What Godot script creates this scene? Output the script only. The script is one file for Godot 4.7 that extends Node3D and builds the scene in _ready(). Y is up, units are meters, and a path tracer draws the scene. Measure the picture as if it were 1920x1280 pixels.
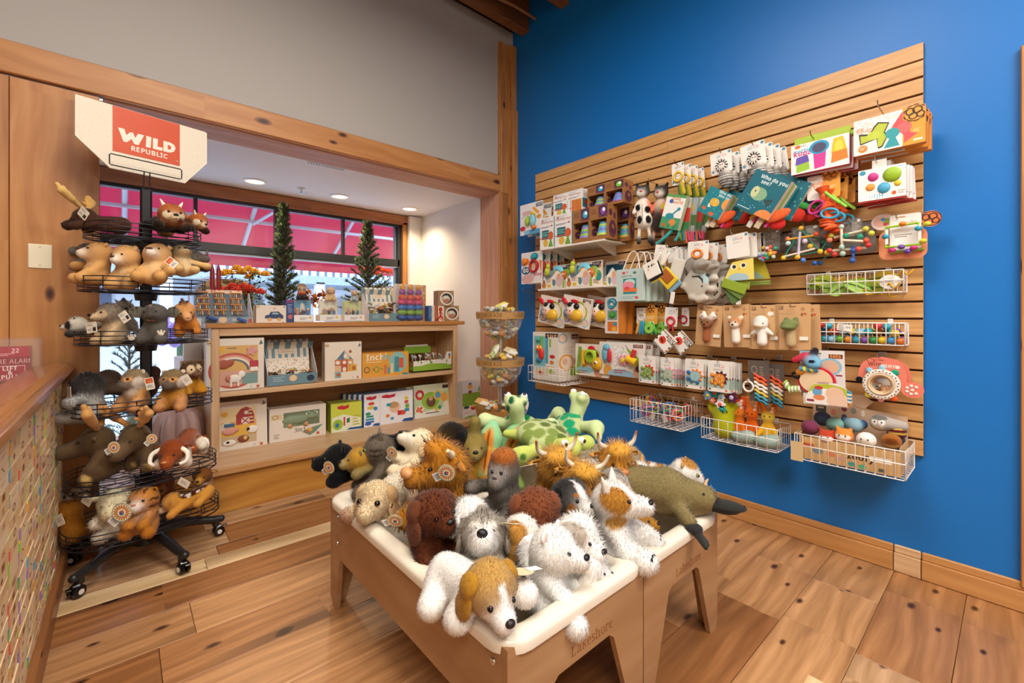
extends Node3D
var rng:=RandomNumberGenerator.new()
func V(x,y,z)->Vector3:
	return Vector3(x,y,z)
var mats:={}
var noise:=FastNoiseLite.new()
var atlas:Image
var ax:=2
var ay:=2
var arow:=0
var arts:={}
var M_print:StandardMaterial3D
var M_gloss_print:StandardMaterial3D
var M_paint:StandardMaterial3D
var M_satin:StandardMaterial3D
var M_gloss:StandardMaterial3D
var M_cloth:StandardMaterial3D
var M_plush:StandardMaterial3D
var M_clear:StandardMaterial3D
var font_regular:RID
var font_bold:RID
var font_keep:=[]
class MB:
	var v:=PackedVector3Array()
	var n:=PackedVector3Array()
	var uv:=PackedVector2Array()
	var c:=PackedColorArray()
	var ix:=PackedInt32Array()
	var k:=Color.WHITE
	var xf:=Transform3D()
	func ink(h)->MB:
		k=Color(h).srgb_to_linear()
		return self
	func at(t:Transform3D)->MB:
		xf=t
		return self
	func home()->MB:
		xf=Transform3D()
		return self
	func vert(p:Vector3,q:Vector3,u:=Vector2.ZERO)->int:
		v.append(xf*p); n.append((xf.basis*q).normalized()); uv.append(u); c.append(k)
		return v.size()-1
	func face(a:int,b:int,d:int)->void:
		var g:=(v[d]-v[a]).cross(v[b]-v[a])
		if g.dot(n[a]+n[b]+n[d])<.0:
			ix.append(a); ix.append(d); ix.append(b)
		else:
			ix.append(a); ix.append(b); ix.append(d)
	func tri(a:Vector3,b:Vector3,d:Vector3,q:Vector3,ua:=Vector2.ZERO,ub:=Vector2.ZERO,ud:=Vector2.ZERO)->void:
		face(vert(a,q,ua),vert(b,q,ub),vert(d,q,ud))
	func quad(a:Vector3,b:Vector3,d:Vector3,e:Vector3,q:Vector3,ua:=Vector2.ZERO,ub:=Vector2.ZERO,ud:=Vector2.ZERO,ue:=Vector2.ZERO)->void:
		var i:=vert(a,q,ua); var j:=vert(b,q,ub); var l:=vert(d,q,ud); var m:=vert(e,q,ue)
		face(i,j,l); face(i,l,m)
	func box(o:Vector3,s:Vector3,bev:=.0,off:=Vector2.ZERO)->MB:
		var h:=s/2.0
		var b:=minf(bev,minf(h.x,minf(h.y,h.z))*.9)
		var long:=s.max_axis_index()
		for a in 3:
			var a1:=(a+1) % 3
			var a2:=(a+2) % 3
			if a1!=long and a2==long:
				var w:=a1; a1=a2; a2=w
			for sg in [-1.0,1.0]:
				var q:=Vector3.ZERO; q[a]=sg
				var P:=[]
				var U:=[]
				for e in [[-1,-1],[1,-1],[1,1],[-1,1]]:
					var p:=Vector3.ZERO
					p[a]=sg*h[a]; p[a1]=e[0]*(h[a1]-b); p[a2]=e[1]*(h[a2]-b)
					P.append(o+p); U.append(Vector2(p[a1],p[a2])+off+Vector2(a*.37,sg*.21))
				quad(P[0],P[1],P[2],P[3],q,U[0],U[1],U[2],U[3])
		if b>.0:
			for a in 3:
				var a1:=(a+1) % 3
				var a2:=(a+2) % 3
				for s1 in [-1.0,1.0]:
					for s2 in [-1.0,1.0]:
						var q:=Vector3.ZERO; q[a1]=s1; q[a2]=s2
						var P:=[]
						var U:=[]
						for e in [[-1,0],[1,0],[1,1],[-1,1]]:
							var p:=Vector3.ZERO
							p[a]=e[0]*(h[a]-b)
							p[a1]=s1*(h[a1]-(b if e[1]==1 else .0)); p[a2]=s2*(h[a2]-(.0 if e[1]==1 else b))
							P.append(o+p); U.append(off+Vector2(p[a],p[a1] if a1!=long else p[a2]) if a==long else off+Vector2(p[a1]+p[a2],p[a]))
						quad(P[0],P[1],P[2],P[3],q.normalized(),U[0],U[1],U[2],U[3])
			for s1 in [-1.0,1.0]:
				for s2 in [-1.0,1.0]:
					for s3 in [-1.0,1.0]:
						var z:=Vector3(s1,s2,s3)
						tri(o+Vector3(s1*h.x,s2*(h.y-b),s3*(h.z-b)),o+Vector3(s1*(h.x-b),s2*h.y,s3*(h.z-b)),o+Vector3(s1*(h.x-b),s2*(h.y-b),s3*h.z),z.normalized(),off,off,off)
		return self
	func tube(p:Array,r:float,sides:=6,closed:=false,r2:=-1.0)->MB:
		var m:=p.size()
		if m<2:return self
		var up:=Vector3.ZERO
		var base:=v.size()
		for i in m:
			var d:Vector3
			if closed:d=p[(i+1) % m]-p[(i+m-1) % m]
			else:d=p[mini(i+1,m-1)]-p[maxi(i-1,0)]
			d=d.normalized()
			if up==Vector3.ZERO:
				up=d.cross(Vector3.UP if absf(d.y)<.9 else Vector3.RIGHT).normalized()
			up=(up-d*up.dot(d)).normalized()
			var w:=d.cross(up)
			var rr:=r if r2<.0 else lerpf(r,r2,float(i)/(m-1))
			for j in sides:
				var q:=up*cos(TAU*j/sides)+w*sin(TAU*j/sides)
				vert(p[i]+q*rr,q,Vector2(float(i)*.05,float(j)/sides*.05))
		for i in (m if closed else m-1):
			for j in sides:
				var a:=base+i*sides+j
				var b:=base+i*sides+(j+1) % sides
				var e:=base+((i+1) % m)*sides+j
				var f:=base+((i+1) % m)*sides+(j+1) % sides
				face(a,b,e); face(b,f,e)
		if not closed:
			for t in 2:
				var i:=0 if t==0 else m-1
				var d:Vector3=((p[0]-p[1]) if t==0 else (p[m-1]-p[m-2])).normalized()
				var ctr:=vert(p[i],d)
				var ring:=[]
				for j in sides:
					v.append(v[base+i*sides+j]); n.append((xf.basis*d).normalized()); uv.append(Vector2.ZERO); c.append(k); ring.append(v.size()-1)
				for j in sides:face(ctr,ring[j],ring[(j+1) % sides])
		return self
	func lathe(o:Vector3,prof:Array,seg:=16,axis:=Basis(),sx:=1.0,sz:=1.0)->MB:
		for i in prof.size()-1:
			var a:Vector2=prof[i]
			var b:Vector2=prof[i+1]
			var qn:=[]
			for e in 2:
				var t:=(b-a)
				var here:=Vector2(t.y,-t.x).normalized()
				var other:=here
				if e==0 and i>0:other=Vector2((a-prof[i-1]).y,-(a-prof[i-1]).x).normalized()
				if e==1 and i<prof.size()-2:other=Vector2((prof[i+2]-b).y,-(prof[i+2]-b).x).normalized()
				qn.append((here+other).normalized() if here.dot(other)>.6 else here)
			var base:=v.size()
			for j in seg+1:
				var f:=TAU*j/seg
				var d:=Vector3(cos(f)*sx,0,sin(f)*sz)
				var dn:=Vector3(cos(f)/sx,0,sin(f)/sz).normalized()
				vert(o+axis*(d*a.x+Vector3.UP*a.y),axis*(dn*qn[0].x+Vector3.UP*qn[0].y),Vector2(float(j)/seg,a.y))
				vert(o+axis*(d*b.x+Vector3.UP*b.y),axis*(dn*qn[1].x+Vector3.UP*qn[1].y),Vector2(float(j)/seg,b.y))
			for j in seg:
				var s:=base+j*2
				if a.x>.00001:face(s,s+2,s+1)
				if b.x>.00001:face(s+1,s+2,s+3)
		return self
	func ell(o:Vector3,r:Vector3,seg:=12,basis:=Basis())->MB:
		var rows:=maxi(4,seg/2)
		var base:=v.size()
		for i in rows+1:
			var th:=PI*i/rows
			for j in seg+1:
				var f:=TAU*j/seg
				var d:=Vector3(sin(th)*cos(f),cos(th),sin(th)*sin(f))
				vert(o+basis*(d*r),basis*(d/r),Vector2(float(j)/seg,float(i)/rows))
		for i in rows:
			for j in seg:
				var a:=base+i*(seg+1)+j
				if i>0:face(a,a+1,a+seg+1)
				if i<rows-1:face(a+1,a+seg+2,a+seg+1)
		return self
	func plate(poly:PackedVector2Array,depth:float,ru:=Rect2(),back_same:=false,side:=Rect2())->MB:
		var lo:=poly[0]
		var hi:=poly[0]
		for p in poly:
			lo=lo.min(p); hi=hi.max(p)
		var sz:=(hi-lo).max(Vector2(.0001,.0001))
		var t:=Geometry2D.triangulate_polygon(poly)
		for i in range(0,t.size(),3):
			var P:=[]
			var U:=[]
			for j in 3:
				var p:=poly[t[i+j]]
				var f:=(p-lo)/sz
				P.append(p); U.append(ru.position+Vector2(f.x,1.0-f.y)*ru.size)
			tri(Vector3(P[0].x,P[0].y,depth),Vector3(P[1].x,P[1].y,depth),Vector3(P[2].x,P[2].y,depth),Vector3.BACK,U[0],U[1],U[2])
			var s:=side.get_center()
			tri(Vector3(P[0].x,P[0].y,0),Vector3(P[1].x,P[1].y,0),Vector3(P[2].x,P[2].y,0),Vector3.FORWARD,U[0] if back_same else s,U[1] if back_same else s,U[2] if back_same else s)
		var cw:=Geometry2D.is_polygon_clockwise(poly)
		for i in poly.size():
			var a:=poly[i]
			var b:=poly[(i+1) % poly.size()]
			var d:=(b-a)
			var q:=Vector3(d.y,-d.x,0).normalized()*(-1.0 if cw else 1.0)
			var s:=side.get_center()
			quad(Vector3(a.x,a.y,0),Vector3(b.x,b.y,0),Vector3(b.x,b.y,depth),Vector3(a.x,a.y,depth),q,s,s,s,s)
		return self
	func carton(o:Vector3,s:Vector3,f:Array)->MB:
		var h:=s/2.0
		var X:=Vector3(h.x,0,0)
		var Y:=Vector3(0,h.y,0)
		var Z:=Vector3(0,0,h.z)
		side4(o+Z,X,Y,Vector3.BACK,f[0]); side4(o+X,-Z,Y,Vector3.RIGHT,f[1]); side4(o-X,Z,Y,Vector3.LEFT,f[2])
		side4(o+Y,X,-Z,Vector3.UP,f[3]); side4(o-Y,X,Z,Vector3.DOWN,f[4]); side4(o-Z,-X,Y,Vector3.FORWARD,f[5])
		return self
	func side4(o:Vector3,X:Vector3,Y:Vector3,q:Vector3,r:Rect2)->void:
		var a:=r.position
		var e:=r.end
		quad(o-X-Y,o+X-Y,o+X+Y,o-X+Y,q,Vector2(a.x,e.y),Vector2(e.x,e.y),Vector2(e.x,a.y),a)
	func mesh()->ArrayMesh:
		var a:=[]
		a.resize(Mesh.ARRAY_MAX)
		a[Mesh.ARRAY_VERTEX]=v; a[Mesh.ARRAY_NORMAL]=n; a[Mesh.ARRAY_TEX_UV]=uv; a[Mesh.ARRAY_COLOR]=c; a[Mesh.ARRAY_INDEX]=ix
		var m:=ArrayMesh.new()
		m.add_surface_from_arrays(Mesh.PRIMITIVE_TRIANGLES,a)
		return m
func mb(h=null)->MB:
	var m:=MB.new()
	if h!=null:m.ink(h)
	return m
func thing(called:String,label:String,category:String,group:="",pos:=Vector3.ZERO,rot:=Vector3.ZERO)->Node3D:
	var o:=Node3D.new()
	o.name=called
	add_child(o,true)
	o.position=pos; o.rotation=rot
	return tag(o,label,category,group)
func tag(o:Node3D,label:String,category:="",group:="",kind:="")->Node3D:
	if label:o.set_meta("label",label)
	if category:o.set_meta("category",category)
	if group:o.set_meta("group",group)
	if kind:o.set_meta("kind",kind)
	return o
func part(called:String,m,mat:Material,parent:Node3D,label:="")->MeshInstance3D:
	var o:=MeshInstance3D.new()
	o.name=called
	o.mesh=m.mesh() if m is MB else m
	o.material_override=mat
	parent.add_child(o,true)
	if label:o.set_meta("label",label)
	return o
func one(called:String,m,mat:Material,label:String,category:String,group:="",pos:=Vector3.ZERO,rot:=Vector3.ZERO)->MeshInstance3D:
	var o:=part(called,m,mat,self)
	o.position=pos; o.rotation=rot
	tag(o,label,category,group)
	return o
func struct(called:String,m,mat:Material,parent:Node3D=self)->MeshInstance3D:
	var o:=part(called,m,mat,parent)
	if parent==self:o.set_meta("kind","structure")
	return o
func sroot(called:String)->Node3D:
	var o:=Node3D.new(); o.name=called; add_child(o,true); o.set_meta("kind","structure")
	return o
func dup(o:Node3D,label:="",pos=null,rot=null)->Node3D:
	var c:Node3D=o.duplicate()
	c.name=o.name
	add_child(c,true)
	if pos!=null:c.position=pos
	if rot!=null:c.rotation=rot
	if label:c.set_meta("label",label)
	return c
func mat(hex:String,rough:=.6,metal:=.0)->StandardMaterial3D:
	var key:="%s|%s|%s" % [hex,rough,metal]
	if not mats.has(key):
		var m:=StandardMaterial3D.new()
		m.albedo_color=Color(hex); m.roughness=rough; m.metallic=metal
		mats[key]=m
	return mats[key]
func glow(hex:String,e:float)->StandardMaterial3D:
	var m:=StandardMaterial3D.new()
	m.albedo_color=Color(hex); m.emission_enabled=true; m.emission=Color(hex); m.emission_energy_multiplier=e
	return m
func wood(tex:Texture2D,hex:String,su:float,sv:float,rough:=.5,bump:Texture2D=null)->StandardMaterial3D:
	var m:=StandardMaterial3D.new()
	m.albedo_texture=tex; m.albedo_color=Color(hex); m.roughness=rough
	m.uv1_scale=Vector3(su,sv,1)
	if bump:
		m.heightmap_enabled=true; m.heightmap_texture=bump; m.heightmap_scale=.05
	return m
func vpaint(rough:float,spec:=.5)->StandardMaterial3D:
	var m:=StandardMaterial3D.new()
	m.vertex_color_use_as_albedo=true; m.roughness=rough; m.metallic_specular=spec
	return m
func rrect(w:float,h:float,r:float,seg:=3,o:=Vector2.ZERO)->PackedVector2Array:
	var p:=PackedVector2Array()
	for q in 4:
		var cx:float=(w/2-r)*[1,-1,-1,1][q]
		var cy:float=(h/2-r)*[1,1,-1,-1][q]
		for i in seg+1:
			var f:=PI/2*(q+float(i)/seg)
			p.append(o+Vector2(cx+cos(f)*r,cy+sin(f)*r))
	return p
func circle2(rx:float,ry:float,seg:=20,o:=Vector2.ZERO)->PackedVector2Array:
	var p:=PackedVector2Array()
	for i in seg:p.append(o+Vector2(cos(TAU*i/seg)*rx,sin(TAU*i/seg)*ry))
	return p
func ring_pts(o:Vector3,a:Vector3,b:Vector3,seg:=20)->Array:
	var p:=[]
	for i in seg:p.append(o+a*cos(TAU*i/seg)+b*sin(TAU*i/seg))
	return p
func P2(a:Array)->PackedVector2Array:
	var p:=PackedVector2Array()
	for i in range(0,a.size(),2):p.append(Vector2(a[i],a[i+1]))
	return p
func setup_print()->void:
	atlas=Image.create(2048,2048,false,Image.FORMAT_RGB8)
	atlas.fill(Color(.8,.8,.8))
	for b in 2:
		var f:=SystemFont.new()
		f.font_names=PackedStringArray(["Droid Sans"]); f.font_weight=700 if b else 400
		font_keep.append(f)
		if b:font_bold=f.get_rids()[0]
		else:font_regular=f.get_rids()[0]
func art(called:String,w:int,h:int,ops:="")->Rect2:
	if arts.has(called):return arts[called]
	if ax+w+2>2048:
		ax=2; ay+=arow+2; arow=0
	if ay+h+2>2048:
		push_warning("print sheet is full: "+called); return Rect2(0,0,.001,.001)
	var o:=Vector2i(ax,ay)
	ax+=w+2; arow=maxi(arow,h)
	draw(o,w,h,ops)
	var r:=Rect2(Vector2(o.x+.5,o.y+.5)/2048.0,Vector2(w-1,h-1)/2048.0)
	arts[called]=r
	return r
func px(hex:String)->Rect2:
	return art("#"+hex,4,4,"bg "+hex)
func draw(o:Vector2i,w:int,h:int,ops:String)->void:
	var B:=Rect2i(o,Vector2i(w,h))
	var W:=float(w)
	var H:=float(h)
	for op in ops.split(";",false):
		var a:=op.strip_edges().split(" ",false)
		if a.is_empty():continue
		match a[0]:
			"bg":atlas.fill_rect(Rect2i(o-Vector2i.ONE,B.size+Vector2i(2,2)).intersection(Rect2i(0,0,2048,2048)),Color(a[1]))
			"r":atlas.fill_rect(Rect2i(o+Vector2i(roundi(float(a[1])*W),roundi(float(a[2])*H)),Vector2i(maxi(1,roundi(float(a[3])*W)),maxi(1,roundi(float(a[4])*H)))).intersection(B),Color(a[5]))
			"e":
				oval(B,o,float(a[1])*W,float(a[2])*H,float(a[3])*W,float(a[4])*H,Color(a[5]),float(a[6]) if a.size()>6 else .0,.0)
			"o":
				oval(B,o,float(a[1])*W,float(a[2])*H,float(a[3])*W,float(a[4])*H,Color(a[6]),.0,float(a[5]))
			"l":
				stroke(B,o,Vector2(float(a[1])*W,float(a[2])*H),Vector2(float(a[3])*W,float(a[4])*H),float(a[5])*H,Color(a[6]))
			"p":
				var q:=PackedVector2Array()
				for i in range(2,a.size()-1,2):q.append(Vector2(float(a[i])*W,float(a[i+1])*H))
				fill([q],B,o,Color(a[1]))
			"v":
				var nn:=int(a[5])
				for i in nn:atlas.fill_rect(Rect2i(o+Vector2i(roundi((float(a[1])+float(a[3])*i/nn)*W),roundi(float(a[2])*H)),Vector2i(maxi(1,roundi(float(a[3])*W/nn/2)),roundi(float(a[4])*H))).intersection(B),Color(a[6]))
			"h":
				var nn:=int(a[5])
				for i in nn:
					var ww:=float(a[3])*(.6+.4*absf(sin(i*2.3+1.0)))
					atlas.fill_rect(Rect2i(o+Vector2i(roundi(float(a[1])*W),roundi((float(a[2])+float(a[4])*i/nn)*H)),Vector2i(roundi(ww*W),maxi(1,roundi(float(a[4])*H/nn*.45)))).intersection(B),Color(a[6]))
			"d":
				var rr:=RandomNumberGenerator.new(); rr.seed=int(a[5])*7+3
				for i in int(a[5]):oval(B,o,(float(a[1])+float(a[3])*rr.randf())*W,(float(a[2])+float(a[4])*rr.randf())*H,float(a[6])*W,float(a[6])*W,Color(a[7]),.0,.0)
			"t","T":
				words(B,o,float(a[1])*W,float(a[2])*H,float(a[3])*H,Color(a[4]),a[5].replace("_"," "),a[0]=="T",float(a[6]) if a.size()>6 else .0)
			"code":
				for i in 14:
					if int(i*7+3) % 3!=0:atlas.fill_rect(Rect2i(o+Vector2i(roundi((float(a[1])+float(a[3])*i/14.0)*W),roundi(float(a[2])*H)),Vector2i(1,roundi(float(a[4])*H))).intersection(B),Color("222222"))
func oval(B:Rect2i,o:Vector2i,cx:float,cy:float,rx:float,ry:float,k:Color,turn:float,ring:float)->void:
	var m:=maxf(rx,ry)+1.0
	var ca:=cos(turn)
	var sa:=sin(turn)
	for y in range(maxi(0,int(cy-m)),mini(B.size.y,int(cy+m)+1)):
		for x in range(maxi(0,int(cx-m)),mini(B.size.x,int(cx+m)+1)):
			var dx:=x+.5-cx
			var dy:=y+.5-cy
			var u:=(dx*ca+dy*sa)/rx
			var w:=(-dx*sa+dy*ca)/ry
			var d:=sqrt(u*u+w*w)
			var al:=clampf((1.0-d)*minf(rx,ry)+.5,.0,1.0)
			if ring>.0:al=minf(al,clampf((d-1.0+ring)*minf(rx,ry)+.5,.0,1.0))
			if al>.0:
				var p:=o+Vector2i(x,y)
				atlas.set_pixelv(p,k if al>=1.0 else atlas.get_pixelv(p).lerp(k,al))
func stroke(B:Rect2i,o:Vector2i,a:Vector2,b:Vector2,th:float,k:Color)->void:
	var r:=maxf(th/2.0,.5)
	var lo:=a.min(b)-Vector2(r+1,r+1)
	var hi:=a.max(b)+Vector2(r+1,r+1)
	var d:=b-a
	var l2:=maxf(d.length_squared(),.0001)
	for y in range(maxi(0,int(lo.y)),mini(B.size.y,int(hi.y)+1)):
		for x in range(maxi(0,int(lo.x)),mini(B.size.x,int(hi.x)+1)):
			var p:=Vector2(x+.5,y+.5)
			var f:=clampf((p-a).dot(d)/l2,.0,1.0)
			var al:=clampf(r-p.distance_to(a+d*f)+.5,.0,1.0)
			if al>.0:
				var q:=o+Vector2i(x,y)
				atlas.set_pixelv(q,atlas.get_pixelv(q).lerp(k,al))
func fill(loops:Array,B:Rect2i,o:Vector2i,k:Color)->void:
	var y0:=1e9
	var y1:=-1e9
	for l in loops:
		for p in l:
			y0=minf(y0,p.y); y1=maxf(y1,p.y)
	for y in range(maxi(0,int(y0)),mini(B.size.y,int(y1)+1)):
		var cov:={}
		for s in 3:
			var yy:=y+(s+.5)/3.0
			var xs:=[]
			for l in loops:
				for i in l.size():
					var a:Vector2=l[i]
					var b:Vector2=l[(i+1) % l.size()]
					if (a.y<=yy)!=(b.y<=yy):xs.append(a.x+(yy-a.y)/(b.y-a.y)*(b.x-a.x))
			xs.sort()
			for i in range(0,xs.size()-1,2):
				var xa:float=xs[i]
				var xb:float=xs[i+1]
				for x in range(maxi(0,int(xa)),mini(B.size.x,int(xb)+1)):
					cov[x]=cov.get(x,.0)+maxf(.0,minf(xb,x+1.0)-maxf(xa,float(x)))/3.0
		for x in cov:
			var q:=o+Vector2i(x,y)
			atlas.set_pixelv(q,atlas.get_pixelv(q).lerp(k,minf(1.0,cov[x])))
func words(B:Rect2i,o:Vector2i,x:float,y:float,hgt:float,k:Color,s:String,bold:bool,turn:float)->void:
	var ts:=TextServerManager.get_primary_interface()
	var rid:=font_bold if bold else font_regular
	var sc:=hgt/46.0
	var ca:=cos(turn)
	var sa:=sin(turn)
	var pen:=.0
	for ch in s:
		var g:=ts.font_get_glyph_index(rid,64,ch.unicode_at(0),0)
		var d:=ts.font_get_glyph_contours(rid,64,g)
		var loops:=[]
		var start:=0
		if d.has("contours"):
			for e in d.contours:
				var q:=PackedVector2Array()
				var nn:int=e-start+1
				for i in nn:
					var p:Vector3=d.points[start+i]
					var nx:Vector3=d.points[start+(i+1) % nn]
					var pv:Vector3=d.points[start+(i+nn-1) % nn]
					var P:=Vector2(p.x,p.y)
					if p.z>.5:q.append(P)
					else:
						var A:=Vector2(pv.x,pv.y) if pv.z>.5 else (Vector2(pv.x,pv.y)+P)/2
						var C:=Vector2(nx.x,nx.y) if nx.z>.5 else (Vector2(nx.x,nx.y)+P)/2
						q.append(A*.25+P*.5+C*.25)
						if nx.z<=.5:q.append(C)
				for i in q.size():
					var u:=Vector2(q[i].x+pen,q[i].y)*sc
					q[i]=Vector2(x+u.x*ca-u.y*sa,y+u.x*sa+u.y*ca)
				loops.append(q); start=e+1
		if loops:fill(loops,B,o,k)
		pen+=ts.font_get_glyph_advance(rid,64,g).x
var T_grain:ImageTexture
var T_knot:ImageTexture
var T_floor:ImageTexture
var T_bump:ImageTexture
var W_cedar:StandardMaterial3D
var W_cedar_pale:StandardMaterial3D
var W_maple:StandardMaterial3D
var W_slat:StandardMaterial3D
var W_table:StandardMaterial3D
var W_oak:StandardMaterial3D
var W_plain:StandardMaterial3D
func grain(w:int,h:int,sd:int,lines:float,deep:float,knots:int,pale:Color,mid:Color,dark:Color,smudge:float)->ImageTexture:
	var im:=Image.create(w,h,false,Image.FORMAT_RGB8)
	var a:=FastNoiseLite.new()
	a.seed=sd; a.noise_type=FastNoiseLite.TYPE_PERLIN; a.frequency=1.0; a.fractal_octaves=3
	var b:=FastNoiseLite.new()
	b.seed=sd+5; b.noise_type=FastNoiseLite.TYPE_PERLIN; b.frequency=1.0; b.fractal_octaves=2
	var rr:=RandomNumberGenerator.new(); rr.seed=sd
	var K:=[]
	for i in knots:K.append([rr.randf()*w,rr.randf()*h,rr.randf_range(.012,.022)*h])
	for y in h:
		var v:=float(y)/h
		for x in w:
			var u:=float(x)/w
			var wv:=b.get_noise_2d(u*2.2,v*3.0)*.06
			var kd:=.0
			for q in K:
				var dx:float=(x-q[0])/2.2
				var dy:float=y-q[1]
				var d:float=sqrt(dx*dx+dy*dy)/q[2]
				if d<5.0:
					wv+=.03*signf(dy)*exp(-d)
					kd=maxf(kd,clampf(1.35-d,.0,1.0))
			var g:=a.get_noise_2d(u*5.0+9.0,(v+wv)*lines)
			var ring:=.5+.5*sin((v+wv*2.0)*lines*1.7)
			var t:=clampf(.5+g*1.1,.0,1.0)*.6+ring*.4
			var s:=clampf(b.get_noise_2d(u*1.6+31.0,v*4.0)*2.2-.25,.0,1.0)*smudge
			var c:=pale.lerp(mid,t*deep).lerp(dark,clampf(s+kd,.0,1.0))
			im.set_pixel(x,y,c)
	return ImageTexture.create_from_image(im)
func setup_materials()->void:
	M_paint=vpaint(.7); M_satin=vpaint(.45); M_gloss=vpaint(.16)
	M_cloth=vpaint(.95,.2)
	M_cloth.rim_enabled=true; M_cloth.rim=.35; M_cloth.rim_tint=.6
	M_plush=vpaint(.95,.12)
	M_plush.rim_enabled=true; M_plush.rim=.3; M_plush.rim_tint=.5
	M_print=StandardMaterial3D.new(); M_print.roughness=.5
	M_gloss_print=StandardMaterial3D.new(); M_gloss_print.roughness=.22
	M_clear=StandardMaterial3D.new()
	M_clear.transparency=BaseMaterial3D.TRANSPARENCY_ALPHA; M_clear.albedo_color=Color(.95,.97,1,.06); M_clear.roughness=.04
	T_grain=grain(768,192,3,26.0,.55,0,Color(1,1,1),Color(.8,.7,.6),Color(.55,.4,.3),.12)
	T_knot=grain(768,384,8,30.0,.6,11,Color(1,1,1),Color(.78,.66,.52),Color(.3,.17,.1),.25)
	T_floor=grain(1024,384,21,34.0,.85,12,Color("d0a67c"),Color("97704a"),Color("3f281a"),.6)
	W_cedar=wood(T_knot,"c78e52",.55,1.1,.45)
	W_cedar_pale=wood(T_grain,"d0a186",.6,2.0,.6)
	W_maple=wood(T_grain,"e2bf95",.6,2.2,.4)
	W_plain=wood(T_knot,"c9913f",.5,1.0,.5)
	W_slat=wood(T_grain,"dcae72",.8,3.0,.4)
	W_table=wood(T_grain,"b08a62",.6,1.0,.38)
	W_oak=wood(T_knot,"9c6a40",1.1,2.4,.35)
func setup_view()->void:
	var cam:=Camera3D.new()
	cam.name="camera"
	add_child(cam)
	cam.position=Vector3(-2.664,1.16,3.006)
	cam.rotation_degrees=Vector3(0,-41.33,0)
	cam.projection=Camera3D.PROJECTION_FRUSTUM
	cam.near=.05; cam.far=60.0
	cam.size=1280.0/830.0*cam.near
	cam.frustum_offset=Vector2(0,-47.0/830.0*cam.near)
	cam.current=true
	var we:=WorldEnvironment.new()
	we.name="world"
	var e:=Environment.new()
	e.background_mode=Environment.BG_SKY
	var sky:=Sky.new()
	var sm:=ProceduralSkyMaterial.new()
	sm.sky_top_color=Color("9fc0ea"); sm.sky_horizon_color=Color("e6eef8"); sm.sky_energy_multiplier=3.2
	sm.ground_bottom_color=Color("8f8f8f"); sm.ground_horizon_color=Color("c8ccd0"); sm.ground_energy_multiplier=1.5
	sky.sky_material=sm
	e.sky=sky
	e.tonemap_mode=Environment.TONE_MAPPER_LINEAR
	e.tonemap_exposure=.6
	e.sdfgi_enabled=true; e.ssao_enabled=true; e.ssil_enabled=true
	we.environment=e
	add_child(we)
	for a in [[-2.3,3.38,1.75,.0,1.0,2.0,46.0,"slatwall from the left"],[-2.9,3.38,3.6,-1.6,.5,1.6,40.0,"play tables from behind"],[-1.3,3.38,3.6,-.05,1.1,2.4,34.0,"slatwall from the right"],[-1.5,3.38,2.1,-2.0,.9,-.3,34.0,"shelf unit"],[-3.4,3.38,2.2,-2.6,.6,.0,26.0,"spinner rack"]]:
		track_head(Vector3(a[0],a[1],a[2]),Vector3(a[3],a[4],a[5]),a[6],a[7])
	for a in [[-3.6,3.5,4.4,14.0],[-1.4,3.5,4.4,18.0],[-2.3,3.5,2.1,12.0]]:
		var l:=AreaLight3D.new()
		l.name="panel_light"
		add_child(l,true)
		l.position=Vector3(a[0],a[1]-.06,a[2]); l.rotation_degrees=Vector3(-90,0,0)
		l.area_size=Vector2(1.2,1.2); l.light_energy=a[3]; l.light_color=Color("fff6ec"); l.area_range=14.0; l.shadow_enabled=true
		var f:=thing("ceiling_panel_light","square white ceiling panel light "+["above the counter side","above the play tables' front","between the joists over the middle"][[14,18,12].find(int(a[3]))],"light","ceiling panel lights",Vector3(a[0],a[1],a[2]))
		part("frame",mb("e8e8e4").box(Vector3.ZERO,Vector3(1.26,.06,1.26),.01),M_satin,f)
		part("diffuser",mb().box(Vector3(0,-.032,0),Vector3(1.18,.01,1.18)),glow("fff6ec",1.5),f)
func track_head(p:Vector3,to:Vector3,energy:float,aim:String)->void:
	var d:=(to-p).normalized()
	var o:=thing("track_light","black track spotlight under the joists aimed at the "+aim,"light","track spotlights",p)
	var b:=Basis.looking_at(d,Vector3.UP if absf(d.y)<.95 else Vector3.RIGHT)
	var m:=mb("1b1b1b").at(Transform3D(b*Basis(Vector3.RIGHT,PI/2),Vector3.ZERO))
	m.lathe(Vector3.ZERO,[Vector2(0,-.13),Vector2(.045,-.13),Vector2(.055,-.02),Vector2(.055,.03),Vector2(.05,.03),Vector2(.045,.0)],16)
	part("housing",m,M_satin,o)
	part("yoke",mb("1b1b1b").tube([Vector3(0,.03,0),Vector3(0,.2,0)],.01),M_satin,o)
	var l:=SpotLight3D.new()
	l.name="spot"
	o.add_child(l,true)
	l.position=d*.05; l.basis=b
	l.spot_angle=52.0; l.spot_angle_attenuation=.7; l.light_energy=energy; l.light_color=Color("fff0df"); l.light_size=.05; l.spot_range=14.0; l.spot_attenuation=2.0; l.shadow_enabled=true
	var g:=MB.new().at(Transform3D(b*Basis(Vector3.RIGHT,PI/2),Vector3.ZERO))
	g.lathe(Vector3.ZERO,[Vector2(0,.004),Vector2(.042,.004)],16)
	part("lamp_glass",g,glow("ffe9cf",3.0),o)
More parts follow.
